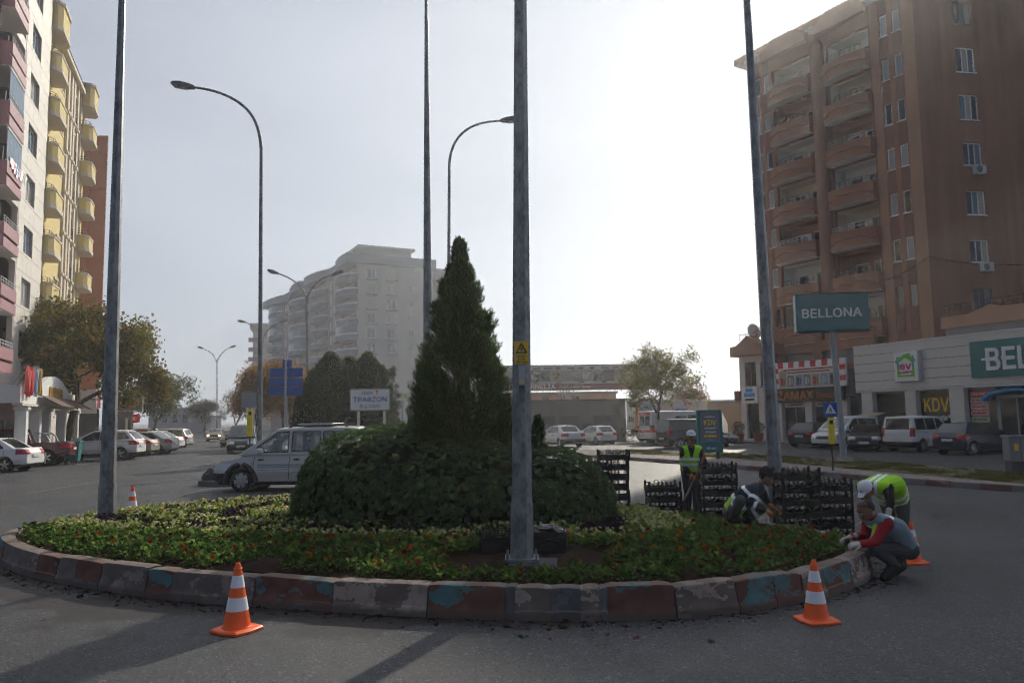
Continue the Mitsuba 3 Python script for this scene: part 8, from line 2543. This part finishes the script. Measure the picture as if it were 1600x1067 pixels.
ch = S((J2['shL'] * .82 + J2['shR'] * .18, .086), (J2['shR'] * .82 + J2['shL'] * .18, .086), (mid(J2['neck'], J2['pelvis'], .45) + J2['bow'] + sd2 * .115, .116), (mid(J2['neck'], J2['pelvis'], .45) + J2['bow'] - sd2 * .115, .116))
obj('reflective_band', ch.trim_by_plane(tuple(ax2), float(np.dot(ax2, J2['neck'] + ax2 * L2 * .27))).trim_by_plane(tuple(-ax2), float(np.dot(-ax2, J2['neck'] + ax2 * (L2 * .27 + .045)))), 'stripe', t2, smooth=45)

# 3: bending man in vest and white cap
D = 10.9
neck = A(1366, 758, 10.62); pel = A(1397, 778, 11.02)
J3 = dict(head=A(1354, 767, 10.48), neck=neck, pelvis=pel, bow=np.array([.04, -.02, .10]), shL=neck + [.12, -.14, -.03], shR=neck + [-.13, .10, -.03], hipL=pel + [.07, -.07, -.02], hipR=pel + [-.08, .06, -.02],
          elL=A(1391, 782, 10.38), wrL=A(1388, 802, 10.32), elR=A(1358, 790, 10.6), wrR=A(1352, 812, 10.5), hdL=np.array([-.3, -.1, -.9]), hdR=np.array([-.3, -.1, -.9]), hnL=np.array([.6, -.7, 0]), hnR=np.array([.6, -.7, 0]),
          knL=pel + [.04, -.16, -.40], knR=pel + [-.06, .02, -.40], anL=pel + [.10, -.04, -.78], anR=pel + [-.03, .10, -.78], toL=pel + [-.06, -.14, -.83], toR=pel + [-.20, .0, -.83])
J3['anL'][2] = J3['anR'][2] = .085; J3['toL'][2] = J3['toR'][2] = .04
J3['knL'][2] = J3['knR'][2] = .46
person('man bending far forward in a yellow-green vest and white cap behind the red-sleeved worker', J3, (-.62, -.42, -.66), (-.45, -.3, .84), dict(hat='cap', trousers='cloth_grey', jacket='cloth_dark', vest='hivis', gloves='glove_pale', sleeve=.5, vest_hem=.06, bands=((.66, .05), (.86, .05)), straps=True, strap=.62))

# 4: crouching man with red sleeves
D = 9.4
pel = A(1417, 858, D + .02)
neck = A(1364, 806, D - .02)
J4 = dict(head=A(1353.5, 798, D - .05), neck=neck, pelvis=pel, bow=np.array([.03, 0, .05]), shL=neck + [.075, -.17, -.065], shR=neck + [.02, .17, -.05], hipL=pel + [-.02, -.10, .01], hipR=pel + [-.02, .10, .01],
          elL=A(1368, 847, D - .22), wrL=A(1345, 850, D - .2), elR=A(1352, 836, D + .18), wrR=A(1330, 838.5, D + .12), hdL=np.array([-.95, .05, -.05]), hdR=np.array([-.95, .0, -.2]), hnL=np.array([0, -.3, .95]), hnR=np.array([0, .2, .95]),
          knL=A(1369, 857, D - .20), anL=A(1401, 883, D - .14), toL=A(1379, 889, D - .22), knR=A(1374, 853, D + .16), anR=A(1408, 880, D + .10), toR=A(1392, 886, D + .06))
J4['anL'][2] = max(J4['anL'][2], .085); J4['anR'][2] = max(J4['anR'][2], .085); J4['toL'][2] = .04; J4['toR'][2] = .04
person('crouching man with thin hair, red sleeves and a pale blue-grey vest working at the kerb', J4, (-.88, -.12, -.45), (-.4, 0, .9), dict(hat='none', moustache=True, trousers='cloth_slate', jacket='cloth_red', vest='cloth_bluegrey', gloves='glove_pale', vest_hem=-.04, bands=((.13, .04),), straps=False, hem=.04))
t4 = [k for k in labels if labels[k].get('label', '').startswith('crouching man with thin hair')][0]
sL = J4['shL']
obj('reflective_band', S((sL * .7 + J4['shR'] * .3 + [.0, 0, .035], .03), (sL * .75 + J4['shR'] * .25 + [-.09, -.02, -.05], .03), (sL * .75 + J4['shR'] * .25 + [-.11, -.02, -.16], .026)), 'hivis', t4, smooth=40)

# 5: a passer-by beyond the parked cars on the left
D = 50.0
neck = at(149, 674, D); pel = neck + [0, 0, -.58]
J5 = dict(head=neck + [0, -.02, .14], neck=neck, pelvis=pel, shL=neck + [.17, 0, -.06], shR=neck + [-.17, 0, -.06], hipL=pel + [.09, 0, -.03], hipR=pel + [-.09, 0, -.03], elL=neck + [.23, .02, -.34], elR=neck + [-.23, .02, -.34], wrL=neck + [.22, -.08, -.58], wrR=neck + [-.22, -.08, -.58],
          hdL=np.array([0, -.2, -1]), hdR=np.array([0, -.2, -1]), hnL=np.array([1, 0, 0.]), hnR=np.array([-1, 0, 0.]), knL=pel + [.1, -.03, -.44], knR=pel + [-.1, 0, -.44], anL=pel + [.1, .03, -.83], anR=pel + [-.1, .05, -.83], toL=pel + [.12, -.1, -.89], toR=pel + [-.12, -.1, -.89])
person('distant person in dark clothes behind the white tall hatchback on the left', J5, (.3, -1, 0), (0, 0, 1), dict(hat='none', trousers='cloth_dark', jacket='cloth_slate'))
# ------------------------------------------------------------------ the air
scene['haze'] = {'type': 'cube', 'to_world': T().translate([0, 200, 18.0]).scale([606, 406, 19.6]), 'bsdf': {'type': 'null'}, 'interior': {'type': 'ref', 'id': 'haze_medium'}}
labels['haze'] = {'kind': 'stuff', 'label': 'thin morning haze over the street', 'category': 'haze'}
